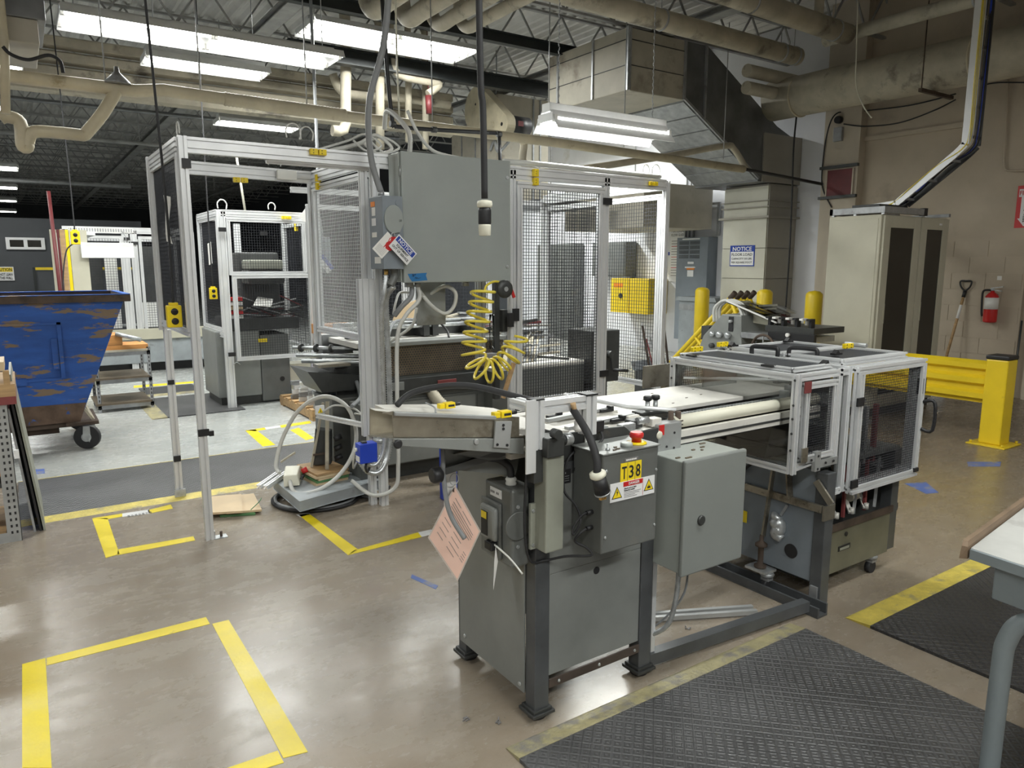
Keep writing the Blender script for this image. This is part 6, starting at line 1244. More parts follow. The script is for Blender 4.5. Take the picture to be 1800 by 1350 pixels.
# signs and partition trimmings
sg_ = T('caution_sign', 'white CAUTION do not lean on this wall sign cut by the left edge', 'sign', (-.2, 21.97, 1.3)); a = aY(-14, 469, 21.97); b = aY(26, 493, 21.97)
M().box(a[0], b[0], 21.965, 21.985, b[2], a[2]).build('board', 'sign_white', sg_); W_ = b[0]-a[0]; H_ = a[2]-b[2]
M().box(a[0]+.02, b[0]-.02, 21.96, 21.965, a[2]-H_*.36, a[2]-.02).build('yellow_band', 'sign_yellow', sg_)
text('CAUTION', ((a[0]+b[0])/2, 21.955, a[2]-H_*.31), (1, 0, 0), (0, 0, 1), H_*.22, 'ink', sg_, w=W_*.85, align='CENTER', bold=.02)
text('DO NOT LEAN', ((a[0]+b[0])/2, 21.955, b[2]+H_*.36), (1, 0, 0), (0, 0, 1), H_*.18, 'ink', sg_, w=W_*.85, align='CENTER', bold=.02); text('ON THIS WALL', ((a[0]+b[0])/2, 21.955, b[2]+H_*.1), (1, 0, 0), (0, 0, 1), H_*.18, 'ink', sg_, w=W_*.85, align='CENTER', bold=.02)
a = aY(57, 470, 20); gt = T('yellow_topped_rail', 'far grey barrier with a yellow top edge left of the far cage', 'barrier', (a[0], 20, 0))
M().box(a[0], a[0]+2.2, 20, 20.05, a[2]-.06, a[2]).build('top_edge', 'yellow', gt); M().box(a[0]+.03, a[0]+2.2, 20.01, 20.04, 0, a[2]-.06).build('panel', 'wall_dark', gt); M().box(a[0], a[0]+.05, 19.98, 20.06, 0, a[2]).build('post', 'dark_beam', gt)
# pallet with aluminium profiles
pa = T('pallet', 'wooden pallet on the grey floor behind the steel base plate', 'pallet', (2.55, 7.75, 0))
for k in range(6): M().box(2.42, 2.95, 7.28+k*.20, 7.40+k*.20, .10, .118).build('deck_board', 'wood', pa)
for x in (2.42, 2.66, 2.90): M().box(x, x+.05, 7.28, 8.42, .018, .10).build('runner', 'wood', pa)
for k in (0, 5): M().box(2.42, 2.95, 7.28+k*.20, 7.40+k*.20, .0, .018).build('bottom_board', 'wood', pa)
rnd3 = random.Random(4)
for k in range(16):
    lay = k//4; y = 7.34+(k % 4)*.24+rnd3.uniform(-.02, .02); L = rnd3.uniform(.32, .5); x = 2.43+rnd3.uniform(0, .06); a = rnd3.uniform(-.12, .12); z = .143+lay*.052
    if k % 5 == 4: y -= .03
    one(M().slot((x, y, z), (x+L, y+a*L, z), .045, .045), 'aluminium_profile', 'aluminium' if k % 3 else 'galvanised', 'cut length of aluminium profile stacked on the wooden pallet', 'profile', group='aluminium offcuts on the pallet')
one(M().slot((2.40, 7.6, .352), (2.9, 7.45, .352), .045, .045), 'aluminium_profile', 'aluminium', 'long aluminium profile lying across the top of the pallet stack', 'profile')
one(M().lathe([(.10, 0), (.11, .02), (.11, .30), (.09, .34)], (3.02, 8.1, 0), 20), 'blue_container', 'royal_blue', 'dark blue round container behind the pallet stack', 'container')
# cluttered steel plate on the floor
bp_ = T('steel_plate', 'thick grey steel plate on blocks in front of the long press', 'plate', (1.65, 4.75, 0))
M().add([(1.36, 5.0, .13), (1.36, 4.41, .13), (1.98, 4.56, .13), (1.80, 5.0, .13), (1.36, 5.0, .06), (1.36, 4.41, .06), (1.98, 4.56, .06), (1.80, 5.0, .06)], [(3, 2, 1, 0)[::-1], (4, 5, 6, 7)[::-1], (0, 1, 5, 4), (1, 2, 6, 5), (2, 3, 7, 6), (3, 0, 4, 7)]).build('plate', 'grey_plate', bp_, .004)
for (x, y) in ((1.42, 4.55), (1.42, 4.9), (1.75, 4.75)): M().box(x, x+.08, y, y+.06, 0, .06).build('block', 'machine_dark', bp_)
for i in range(5):
    o_ = .012*((i*7) % 3-1); one(M().prism([(1.53+o_, 4.99), (1.56+o_, 4.66), (1.80+o_, 4.70+o_), (1.77, 4.99)], 'z', .13+i*.016, .144+i*.016), 'plywood_board', ('plywood', 'green_edge', 'plywood', 'plywood', 'wood')[i],
        ('bottom', 'second lowest, green edged', 'middle', 'second highest', 'top, brown')[i]+' board in the small stack on the steel plate', 'board')
pc = T('pendant_control', 'cream pendant control box with red button lying on aluminium profiles', 'control', (1.40, 4.85, .13))
M().hexa([(1.36, 4.74, .135), (1.46, 4.72, .135), (1.52, 4.86, .135), (1.42, 4.90, .135)], [(1.36, 4.75, .21), (1.45, 4.73, .21), (1.51, 4.85, .24), (1.42, 4.89, .24)]).build('body', 'ivory', pc, .006)
M().cyl((1.51, 4.82, .20), (1.545, 4.81, .215), .02, 14).build('stop_button', 'red', pc)
for k in range(3): M().cyl((1.475+k*.015, 4.745+k*.03, .18), (1.49+k*.015, 4.735+k*.03, .175), .010, 10).build('push_button', 'black', pc)
for k in range(2): one(M().slot((1.22+k*.035, 4.84-k*.04, .135), (1.42+k*.035, 5.04-k*.04, .155), .03, .03), 'aluminium_profile', 'aluminium', ('rear' if not k else 'front')+' slim profile sticking out left under the cream pendant control', 'profile')
hoop = [(1.40, 4.74, .17), (1.40, 4.62, .12), (1.52, 4.56, .13), (1.68, 4.58, .20), (1.80, 4.60, .34), (1.83, 4.62, .50), (1.78, 4.66, .66), (1.66, 4.75, .72), (1.54, 4.9, .62), (1.44, 4.98, .42), (1.38, 4.97, .24), (1.38, 4.90, .19)]
M_ = M().tube(sp(hoop, 8), .014, 10); one(M_, 'hose', 'hose_white', 'big white hose hoop standing on the steel plate', 'hose')
ld_ = T('scissor_stand', 'paint spattered A shaped metal stand on the board stack', 'stand', (1.63, 4.85, .21))
top_ = V((1.69, 4.85, .66)); M().bar((1.59, 4.86, .21), top_, .022, .014).build('leg', 'cream_wrap', ld_); M().bar((1.66, 4.74, .21), (1.71, 4.82, .67), .024, .014).build('leg', 'cream_wrap', ld_)
M().bar((1.42, 5.0, .24), (1.52, 4.98, .30), .02, .012).build('foot', 'cream_wrap', ld_); M().bar((1.60, 4.84, .30), (1.69, 4.80, .31), .012).build('cross_pin', 'rust', ld_)
M().hexa([(1.60, 4.86, .22), (1.72, 4.82, .22), (1.75, 4.88, .22), (1.62, 4.93, .22)], [(1.63, 4.86, .48), (1.72, 4.82, .46), (1.76, 4.88, .46), (1.66, 4.93, .48)]).build('motor_body', 'machine_dark', ld_, .006)
for k in range(3): M().cyl((1.74, 4.80, .26+k*.07), (1.79, 4.79, .28+k*.07), .02, 12).build('motor_cap', 'black', ld_)
gc = T('grey_cabinet', 'small dark grey cabinet in front of the press behind the white hose hoop', 'cabinet', (1.95, 4.75, 0))
block(gc, 'body', 'machine_grey', 1.86, 2.03, 4.62, 4.80, .13, .66, .005)
for k in range(9): M().cyl((1.858, 4.70, .2+k*.05), (1.861, 4.70, .2+k*.05), .005, 8).build('rivet', 'black', gc)
bb_ = T('blue_box', 'small bright blue box with white label mounted at the foot of the cage post', 'box', (1.72, 4.2, .36))
M().box(1.675, 1.79, 4.17, 4.25, .375, .50).build('body', 'royal_blue', bb_, .004); M().box(1.673, 1.675, 4.18, 4.24, .385, .42).build('label', 'sign_white', bb_); M().box(1.70, 1.73, 4.19, 4.22, .50, .51).build('cap', 'machine_dark', bb_); M().cyl((1.66, 4.22, .46), (1.675, 4.22, .46), .012, 10).build('button', 'white_plastic', bb_)
cable([(1.74, 4.22, .375), (1.72, 4.2, .34), (1.75, 4.24, .30), (1.80, 4.3, .34)], .008, 'black_rubber', 'black cable tangle below the small blue box')
cable([(1.66, 4.22, .45), (1.66, 4.25, .38), (1.68, 4.3, .32), (1.72, 4.33, .36)], .006, 'hose_white', 'thin white cable hanging from the small blue box')
tl_ = T('profile_arm', 'aluminium profile arm sloping from the press to the chute post', 'arm', (1.75, 4.5, .6)); M().slot((1.60, 4.72, .60), (1.84, 4.36, .56), .03, .03).build('profile', 'aluminium', tl_)
lbx = M().box(1.60, 1.66, 4.74, 4.76, .60, .66).build('sticker', 'sign_white', tl_); M().prism([(1.612, .612), (1.65, .612), (1.631, .648)], 'y', 4.738, 4.74).build('warning_triangle', 'sign_yellow', lbx); M().prism([(1.629, .618), (1.633, .618), (1.632, .636), (1.630, .636)], 'y', 4.736, 4.738).build('mark', 'ink', lbx)
M().cyl((1.84, 4.34, .47), (1.90, 4.30, .47), .022, 12).build('clamp', 'zinc', tl_)
cable([(1.64, 4.72, .62), (1.72, 4.7, .66), (1.82, 4.62, .64), (1.86, 4.6, .60), (1.80, 4.55, .62)], .007, 'hose_white', 'white cable resting on the sloping aluminium arm')
cable([(1.80, 4.6, .66), (1.92, 4.75, .68), (1.98, 4.9, .70), (2.0, 5.0, .76)], .014, 'hose_grey', 'grey conduit arch on the dark cabinet at the press end', 'conduit', 'conduit')
# black hose coil on the floor
for i, R in enumerate((1.0, .94)):
    pts = [(1.60+.30*R*math.cos(t), 4.78+.30*R*math.sin(t), .016+.008*i) for t in [2.2+k*.5 for k in range(8)]]+[(1.95-.02*i, 4.52+.02*i, .02), (2.1, 4.7, .02)]
    cable(pts, .012, 'hose_grey' if i else 'black_rubber', ('black outer' if i == 0 else 'grey inner')+' hose curving on the floor around the steel plate', 'hose', 'hose')
# boards on the floor
for i, (dx, dz, r_, mt, l) in enumerate(((0, .001, .0, 'green_edge', 'green edged board at the bottom of the floor stack beside the cage post'), (.03, .016, .06, 'plywood', 'pale plywood board in the middle of the floor stack beside the cage post'), (-.02, .031, -.03, 'plywood', 'pale plywood board on top of the floor stack beside the cage post'))):
    P_ = [(.93, 5.12), (.90, 4.76), (1.10, 4.68), (1.17, 5.05)]; c0 = (1.03, 4.9)
    one(M().prism([(c0[0]+(x-c0[0])*math.cos(r_)-(y-c0[1])*math.sin(r_)+dx+(.05 if i < 2 else 0), c0[1]+(x-c0[0])*math.sin(r_)+(y-c0[1])*math.cos(r_)) for x, y in P_], 'z', dz, dz+.014), 'plywood_board', mt, l, 'board')
cable([(1.12, 4.66, .05), (1.2, 4.78, .05), (1.24, 4.86, .05)], .003, 'green_edge', 'thin green strap across the boards on the floor', 'strap', 'strap')
# blue cylinder behind chute
one(M().box(2.30, 2.42, 4.23, 4.31, .0, .46).box(2.31, 2.41, 4.24, 4.30, .46, .48), 'blue_canister', 'royal_blue', 'tall royal blue canister standing behind the T38 machine and chute', 'canister', .012)

# ================= RIGHT SIDE =================
for i, (y, l) in enumerate(((7.86, 'yellow bollard in front of the grey panel, leftmost of the three'), (6.70, 'yellow bollard in front of the column, middle of the three'), (5.91, 'yellow bollard left of the beige cabinet, rightmost of the three'))):
    one(M().lathe([(.11, 0), (.11, 1.2), (.10, 1.225), (.07, 1.25), (.0, 1.262)], (8.9, y, 0), 24), 'bollard', 'yellow', l, 'bollard')
gr = T('guard_rail', 'yellow ribbed steel guard rail with square end post and black cap', 'guard rail', (7.2, 5, 0))
M().box(7.115, 7.305, 2.80, 2.98, .012, .775).build('end_post', 'yellow', gr, .012); M().box(7.11, 7.31, 2.795, 2.985, .775, .812).build('post_cap', 'black', gr, .01)
bp2 = M().box(7.04, 7.38, 2.73, 3.05, 0, .012).build('base_plate', 'yellow', gr, .003)
for (x, y) in ((7.07, 2.76), (7.35, 2.76), (7.07, 3.02), (7.35, 3.02)): M().cyl((x, y, .012), (x, y, .035), .012, 6).build('anchor_bolt', 'yellow', bp2)
pr_ = []; z0 = .365
for k in range(3):
    z = z0+k*.135; pr_ += [(7.18, z), (7.18, z+.02), (7.13, z+.045), (7.13, z+.09), (7.18, z+.115)]
prr = [(x, z) for x, z in pr_]+[(x+.012, z) for x, z in pr_[::-1]]
M().prism(prr, 'y', 2.98, 4.9).build('ribbed_rail', 'yellow', gr); M().box(7.13, 7.3, 4.9, 5.08, 0, .8).build('end_post', 'yellow', gr, .01)
# beige control cabinet
kc = T('control_cabinet', 'tall beige control cabinet with two dark glass doors', 'cabinet', (7.95, 4.45, 0))
M().box(7.335, 8.67, 4.17, 4.75, .09, 2.11).build('body', 'cabinet_beige', kc, .008); M().box(7.36, 8.65, 4.20, 4.73, 0, .09).build('plinth', 'machine_dark', kc)
M().box(7.330, 7.335, 4.20, 4.73, .1, 2.07).build('side_panel', 'cabinet_beige', kc, .002)
for (a, b) in ((7.36, 8.06), (8.085, 8.66)):
    dk = M(); fw = .12; dk.box(a, a+fw, 4.145, 4.168, .12, 2.10).box(b-fw, b, 4.145, 4.168, .12, 2.10).box(a+fw, b-fw, 4.145, 4.168, .12, .24).box(a+fw, b-fw, 4.145, 4.168, 1.98, 2.10); d2 = dk.build('door', 'cabinet_beige', kc, .003)
    M().box(a+fw, b-fw, 4.155, 4.16, .24, 1.98).build('glass', 'dark_glass', d2); M().box(a+fw-.03, a+fw-.015, 4.135, 4.145, 1.0, 1.2).build('handle', 'cabinet_beige', d2)
M().box(8.45, 8.5, 4.14, 4.145, 2.03, 2.05).build('label', 'sign_white', kc)
lf_ = M(); lf_.box(7.33, 8.15, 4.14, 4.18, 2.125, 2.19).box(7.33, 7.37, 4.18, 4.75, 2.125, 2.19).box(7.33, 8.67, 4.71, 4.75, 2.125, 2.19).box(8.63, 8.67, 4.14, 4.71, 2.125, 2.16); lf_.build('top_frame', 'galvanised', kc, .002)
for x, y in ((7.34, 4.15), (7.34, 4.45), (7.34, 4.7), (8.1, 4.15)): M().box(x, x+.04, y, y+.03, 2.11, 2.14).build('spacer', 'zinc', kc)
M().box(8.1, 8.16, 4.135, 4.19, 2.12, 2.20).build('corner_block', 'black', kc)
# cable tray
cy_ = T('cable_tray', 'ladder cable tray with yellow, white and blue cables coming down onto the beige cabinet', 'cable tray', (8.0, 4, 2.2))
PTH = [(0, 3.70, 5.1), (0, 3.70, 2.78), (0, 3.78, 2.70), (0, 4.35, 2.25), (0, 4.70, 2.22)]
XL, XR = 7.90, 8.14
for x in (XL, XR):
    for a, b in zip(PTH, PTH[1:]): M().bar((x, a[1], a[2]), (x, b[1], b[2]), .012, .07, (1, 0, 0) if False else (0, 1, .01)).build('side_rail', 'aluminium' if x == XL else 'machine_dark', cy_)
Q = resample([V(p) for p in PTH], .28)
for q in Q: M().box(XL, XR, q.y-.012, q.y+.012, q.z-.012, q.z+.012).build('rung', 'galvanised', cy_)
rc = random.Random(2)
for k in (0, 1, 2, 3, 4, 5, 8, 11, 12, 14, 15):
    fx = XL-.01+k*.0145; mt = ['hose_yellow', 'hose_yellow', 'hose_white', 'hose_yellow', 'hose_white', 'hose_white', 'cream_paint', 'hose_grey', 'brown_guard', 'black', 'royal_blue', 'black', 'royal_blue', 'hose_white', 'black', 'black'][k]; j = lambda: rc.uniform(-.012, .012)
    pts = [(fx+j(), 3.665+j(), 5.1), (fx+j(), 3.66, 4.2), (fx+j(), 3.665, 3.4), (fx+j(), 3.67, 2.9), (fx, 3.72, 2.74), (fx+j(), 3.95, 2.60+j()), (fx+j(), 4.2, 2.40+j()), (fx+j(), 4.4, 2.25+j()*.5), (fx-.1, 4.6, 2.225)]
    one(M().tube(sp(pts, 5), .005+.004*(mt in ('black', 'royal_blue')), 6), 'cable', mt, ('yellow' if mt == 'hose_yellow' else 'white' if mt in ('hose_white', 'cream_paint') else 'blue' if mt == 'royal_blue' else 'dark')+' cable lying in the ladder cable tray', 'cable', group=('yellow' if mt == 'hose_yellow' else 'white' if mt in ('hose_white', 'cream_paint') else 'blue' if mt == 'royal_blue' else 'dark')+' cables in the ladder tray')
M().box(7.5, 7.95, 4.3, 4.6, 2.2, 2.23).build('flat_plate', 'machine_dark', cy_)
# wall fittings
WX = 9.925
fx_ = T('fire_extinguisher', 'red fire extinguisher with white label hanging on the taupe wall', 'extinguisher', (WX-.08, 4.12, .9)); cxx, cyy = WX-.085, 4.13
M().lathe([(.05, .905), (.072, .915), (.075, .93), (.075, 1.19), (.068, 1.23), (.04, 1.265), (.022, 1.275), (.022, 1.29)], (cxx, cyy, 0), 24).build('cylinder', 'red', fx_)
M().lathe([(.0765, 1.07), (.0765, 1.21)], (cxx, cyy, 0), 24).build('label', 'paper', fx_)
M().cyl((cxx, cyy, 1.29), (cxx, cyy, 1.32), .018, 12).bar((cxx, cyy+.02, 1.32), (cxx-.02, cyy-.12, 1.345), .02, .012).bar((cxx, cyy+.02, 1.31), (cxx-.02, cyy-.11, 1.29), .02, .01).build('valve_handle', 'zinc', fx_)
M().tube(sp([(cxx, cyy+.02, 1.30), (cxx-.02, cyy+.09, 1.29), (cxx-.02, cyy+.10, 1.2), (cxx-.02, cyy+.09, 1.02), (cxx-.02, cyy+.08, .98)], 6), .012, 8).build('hose', 'black_rubber', fx_)
M().box(WX-.012, WX-.0, cyy-.03, cyy+.03, 1.05, 1.25).build('bracket', 'machine_dark', fx_)
one(M().box(WX-.003, WX, 4.08, 4.13, 1.42, 1.47), 'small_sticker', 'paper', 'small white sticker on the wall just above the fire extinguisher', 'sticker')
es_ = T('extinguisher_sign', 'red FIRE EXTINGUISHER sign with a white arrow cut by the right edge', 'sign', (9.99, 3.9, 2.04)); ya, yb = 4.035, 3.80; SX = 9.99
M().box(SX, SX+.008, yb, ya, 2.04, 2.53).build('board', 'sign_red', es_)
M().prism([(4.015, 2.49), (3.95, 2.49), (3.90, 2.49), (3.90, 2.49), (3.885, 2.49), (3.885, 2.15), (3.86, 2.15), (3.935, 2.055), (4.01, 2.15), (3.985, 2.15), (3.985, 2.40), (4.015, 2.40)], 'x', SX-.002, SX).build('arrow', 'sign_white', es_)
text('FIRE', (SX-.004, 4.008, 2.42), (0, -1, 0), (0, 0, 1), .05, 'sign_red', es_, w=.11, bold=.02)
for k, c_ in enumerate('EXTINGUISHER'): text(c_, (SX-.004, 3.935, 2.385-k*.0255), (0, -1, 0), (0, 0, 1), .019, 'ink', es_, w=.03 if c_ != 'I' else .008, align='CENTER', bold=.02)
sh = T('shovel', 'wooden handled shovel with black D grip leaning on the taupe wall', 'shovel', (9.8, 4.47, 0)); a_ = V((9.70, 4.56, .25)); b_ = V((9.88, 4.475, 1.20))
M().cyl(a_, b_, .017, 10).build('shaft', 'wood', sh); dd = (b_-a_).normalized(); M().cyl(b_, b_+dd*.08, .022, 10).build('grip_socket', 'black', sh)
g0 = b_+dd*.08; M().tube(sp([g0, g0+V((0, .05, .05)), g0+V((0, .065, .12)), g0+V((0, .0, .125)), g0+V((0, -.065, .12)), g0+V((0, -.05, .05)), g0], 4), .011, 8).build('d_grip', 'black', sh)
M().cyl(a_.lerp(b_, .72), a_.lerp(b_, .9), .0178, 10).build('label', 'paper', sh); M().prism([(4.48, .02), (4.70, .02), (4.69, .27), (4.5, .27)], 'x', 9.66, 9.672).build('blade', 'galvanised', sh)
one(M().cyl((9.80, 3.78, 0), (9.86, 3.79, .95), .012, 8), 'thin_bar', 'machine_dark', 'thin dark bar leaning at the wall corner right of the guard post', 'bar')
pd2 = T('beige_doorway', 'beige framed wall door at the right edge beyond the guard post', 'door', (9.98, 3.4, 0)); M().box(9.93, 9.99, 3.66, 3.74, 0, 2.05).build('frame', 'pilaster', pd2); M().box(9.93, 9.99, 2.5, 3.66, .08, .12).build('sill', 'pilaster', pd2); M().box(9.96, 9.99, 2.5, 3.66, .12, 2.0).build('leaf', 'wall_taupe', pd2)
rw = T('red_glass_opening', 'dark red glazed wall opening between two strut rails high on the pilaster', 'window', (9.84, 6.2, 2.6))
M().box(9.83, 9.85, 6.05, 6.44, 2.58, 2.94).build('glass', 'dark_red', rw); 
for z in (2.96, 2.54): M().box(9.80, 9.85, 5.98, 6.56, z, z+.04).build('strut_rail', 'machine_dark', rw)
for y in (6.04, 6.44): M().box(9.82, 9.85, y, y+.02, 2.58, 2.94).build('jamb', 'pilaster', rw)
jb = T('alarm_box', 'small grey metal box with round horn on the pilaster above the beige cabinet', 'box', (9.8, 6.3, 3.3)); M().box(9.80, 9.85, 6.25, 6.38, 3.33, 3.52).build('box', 'galvanised', jb, .004); M().cyl((9.78, 6.32, 3.62), (9.85, 6.32, 3.62), .05, 16).build('horn', 'black', jb)
cable([aX(1462, 365, 9.83), aX(1446, 330, 9.83), aX(1446, 290, 9.83), aX(1455, 230, 9.83), aX(1470, 200, 9.83), aX(1500, 197, 9.9), aX(1600, 185, 9.95), aX(1680, 165, 9.9)], .009, 'black_rubber', 'upper black cable looping down the pilaster and sagging to the cable tray')
cable([aX(1483, 218, 9.8), aX(1520, 222, 9.85), aX(1580, 216, 9.9), aX(1640, 195, 9.9), aX(1680, 175, 9.9)], .009, 'black_rubber', 'lower black cable sagging from the alarm box to the cable tray')
cable([aX(1725, 150, 9.9), aX(1760, 145, 9.95), aX(1830, 146, 9.95)], .008, 'black_rubber', 'black cable running right from the cable tray to the edge')
one(M().tube(sp([aX(1773, 135, 9.97), aX(1766, 265, 9.97), aX(1766, 290, 9.97), aX(1775, 300, 9.97), aX(1830, 298, 9.97)], 5), .012, 8), 'painted_conduit', 'wall_taupe', 'thin painted conduit bending right on the upper taupe wall', 'conduit')
one(M().tube(sp([aX(1400, 205, 9.3), aX(1395, 260, 9.3), aX(1392, 350, 9.35), aX(1388, 440, 9.4), aX(1380, 560, 9.4), aX(1378, 600, 9.4)], 5), .012, 8), 'column_cable', 'black_rubber', 'black cord hanging down in front of the shaded side of the column', 'cord')
# panel, transformer, poster, conduits on the white wall
ep = T('breaker_panel', 'tall blue grey electrical panel on the white wall left of the column', 'panel', (9.95, 8.95, .3)); M().box(9.85, 10.1, 8.62, 9.33, .28, 2.08).build('cabinet', 'blue_grey', ep, .005)
for r_ in range(4):
    for c_ in range(2):
        for k in range(3): M().box(9.845, 9.85, 8.80+c_*.25, 9.02+c_*.25, 1.72+r_*.08+k*.02, 1.73+r_*.08+k*.02).build('vent_slot', 'machine_dark', ep)
for (y0, y1, z0, z1, mt) in ((8.80, 9.2, 2.04, 2.06, 'sign_white'), (8.92, 9.06, 1.62, 1.66, 'sign_white'), (8.88, 9.12, 1.55, 1.575, 'sign_white'), (8.90, 9.08, 1.52, 1.55, 'sign_orange'), (8.92, 9.06, 1.40, 1.51, 'sign_white')): M().box(9.845, 9.85, y0, y1, z0, z1).build('label', mt, ep)
tf = T('transformer_box', 'grey floor standing transformer box beside the leftmost bollard', 'box', (9.6, 8.4, 0)); M().box(9.45, 10.05, 8.05, 8.85, 0, 1.0).build('housing', 'grey_plate', tf, .01); M().prism([(8.0, 1.0), (8.9, 1.0), (8.86, 1.07), (8.04, 1.07)], 'x', 9.40, 10.08).build('lid', 'grey_plate', tf, .004); M().box(9.445, 9.45, 8.3, 8.85, .84, .94).build('recess', 'galvanised', tf)
po = T('safety_poster', 'white printed shutoff guide poster on the wall behind the cage corner', 'poster', (10.09, 9.5, 1.3)); M().box(10.08, 10.09, 9.32, 9.72, 1.30, 2.26).build('sheet', 'sign_white', po)
text('MATERIAL', (10.078, 9.69, 2.19), (0, -1, 0), (0, 0, 1), .045, 'ink', po, w=.33); text('FLOW GUIDE', (10.078, 9.69, 2.12), (0, -1, 0), (0, 0, 1), .045, 'ink', po, w=.33)
for k in range(14): M().box(10.077, 10.08, 9.68-.30+.05*(k % 3), 9.68, 2.03-k*.048, 2.04-k*.048).build('print_line', 'sign_red' if k % 4 == 2 else 'ink_grey', po)
for i, y in enumerate((9.34, 9.24, 9.14)): one(M().cyl((10.06, y, 2.08), (10.06, y, CZ-.2), .018, 8), 'vertical_conduit', 'galvanised', ('left', 'middle', 'right')[i]+' one of the three vertical conduits above the blue grey panel', 'conduit')
one(M().box(10.02, 10.06, 8.55, 9.4, 2.62, 2.66).box(10.02, 10.06, 8.55, 8.60, 2.1, 2.62), 'strut_frame', 'galvanised', 'galvanised strut frame on the white wall right of the three conduits', 'bracket')
fs = T('floor_load_sign', 'blue and white NOTICE floor load sign on the cream column', 'sign', (9.39, 7.5, 1.58)); a = aX(1284, 432, 9.392); b = aX(1325, 468, 9.392); ya, yb, za_, zb2 = a[1], b[1], a[2], b[2]; XX = 9.392; mid = (ya+yb)/2; w_ = ya-yb; h_ = za_-zb2
M().box(XX, XX+.008, yb, ya, zb2, za_).build('board', 'sign_blue', fs); M().box(XX-.002, XX, yb+.015, ya-.015, zb2+.015, za_-h_*.30).build('field', 'sign_white', fs)
text('NOTICE', (XX-.003, mid, za_-h_*.26), (0, -1, 0), (0, 0, 1), h_*.19, 'sign_white', fs, w=w_*.78, align='CENTER', bold=.02)
for s_, f, hh in (('FLOOR LOAD', .50, .13), ('CAPACITY 50 LBS.', .68, .09), ('PER SQUARE FOOT', .86, .09)): text(s_, (XX-.004, mid, za_-h_*f), (0, -1, 0), (0, 0, 1), h_*hh, 'ink', fs, w=w_*.84, align='CENTER', bold=.01)
# behind the mesh door: cabinets
yc = T('safety_cabinet', 'yellow flammables cabinet seen through the cage mesh', 'cabinet', (9.6, 10.2, .7)); M().box(9.62, 10.08, 9.75, 10.8, .7, 1.35).build('cabinet', 'yellow', yc, .006); M().box(9.6, 9.62, 9.76, 10.26, .7, 1.34).build('door', 'yellow', yc, .004); M().box(9.6, 9.62, 10.28, 10.79, .7, 1.34).build('door', 'yellow', yc, .004); M().box(9.595, 9.6, 10.45, 10.7, 1.18, 1.26).build('label', 'sign_orange', yc); M().cyl((9.59, 10.5, 1.02), (9.6, 10.5, 1.02), .05, 14).build('lock', 'black', yc)
for (y0, y1, z, l) in ((12.2, 13.5, 2.05, 'dark grey wall cabinet seen through the tall black mesh door'), (10.6, 11.6, 2.05, 'grey wall cabinet behind the mesh left of the yellow cabinet')):
    t = T('metal_cabinet', l, 'cabinet', (9.9, (y0+y1)/2, 0)); M().box(9.8, 10.08, y0, y1, .0 if y0 > 12 else 1.38, z).build('body', 'machine_grey', t, .006); M().box(9.79, 9.8, y0+.03, (y0+y1)/2-.01, .1 if y0 > 12 else 1.4, z-.03).build('door', 'machine_grey', t, .003); M().box(9.79, 9.8, (y0+y1)/2+.01, y1-.03, .1 if y0 > 12 else 1.4, z-.03).build('door', 'machine_grey', t, .003)
# blue label strip on the wall
one(M().box(10.09, 10.1, 9.6, 10.0, 1.78, 1.84), 'blue_sign', 'sign_blue', 'small blue sign seen through the mesh above the yellow cabinet', 'sign')
# yellow tube racks leaning
for k in range(4):
    x = 7.7+k*.13
    t = T('yellow_trestle', ('first', 'second', 'third', 'last')[k]+' yellow tube frame leaning behind the old grey machine, from the front', 'frame', (x, 6.7, 0))
    M().tube([(x, 7.55, .02), (x, 6.33, 1.17)], .032, 10).build('tube', 'yellow', t); M().tube([(x, 6.33, 1.17), (x, 6.02, .62)], .026, 8).tube([(x, 6.9, .63), (x, 6.6, .35)], .022, 8).build('brace', 'yellow', t); M().tube([(x, 6.33, 1.17), (x, 6.25, 1.25)], .035, 10).build('tube_end', 'rust', t)
# old grey folding machine
om = T('old_machine', 'old grey machine with knobs, handwheel and clear sloping guard, behind the caged machine', 'machine', (6.7, 5, 0)); oX = 6.5
block(om, 'base', 'machine_grey', oX+.05, oX+.6, 4.45, 5.7, .0, .62, .01)
M().prism([(5.78, .60), (5.70, .80), (5.50, 1.0), (5.44, 1.06), (5.18, 1.06), (5.15, .62)], 'x', oX, oX+.5).build('body', 'machine_light', om, .008)
M().prism([(5.82, .74), (5.82, .90), (5.70, .90), (5.74, .74)], 'x', oX+.1, oX+.5).build('hopper', 'machine_dark', om)
for y, z, r in ((5.55, .83, .03), (5.45, .83, .035), (5.33, .83, .035), (5.55, .70, .03), (5.30, .99, .018), (5.40, .66, .03)): M().lathe([(r*.4, -.05), (r, -.045), (r, -.01), (r*.6, 0)], (oX, y, z), 14, 'x').build('knob', 'zinc' if z > .8 else 'machine_dark', om)
M().box(oX-.01, oX, 5.28, 5.34, .88, 1.04).build('slot', 'black', om)
for k in range(3): M().tube(sp([(oX+.08+k*.05, 5.62, .96), (oX+.08+k*.05, 5.62, 1.12), (oX+.08+k*.05, 5.48, 1.21), (oX+.08+k*.05, 5.30, 1.16), (oX+.08+k*.05, 5.22, 1.02)], 5), .016, 8).build('hoop', 'hose_white', om)
M().prism([(5.42, 1.20), (5.0, 1.10), (4.76, 1.0), (4.76, .98), (5.0, 1.08), (5.42, 1.18)], 'x', oX+.05, oX+.45).build('clear_guard', 'polycarbonate', om); M().prism([(5.02, 1.18), (4.78, 1.11), (4.78, 1.09), (5.02, 1.16)], 'x', oX+.05, oX+.4).build('clear_guard', 'polycarbonate', om)
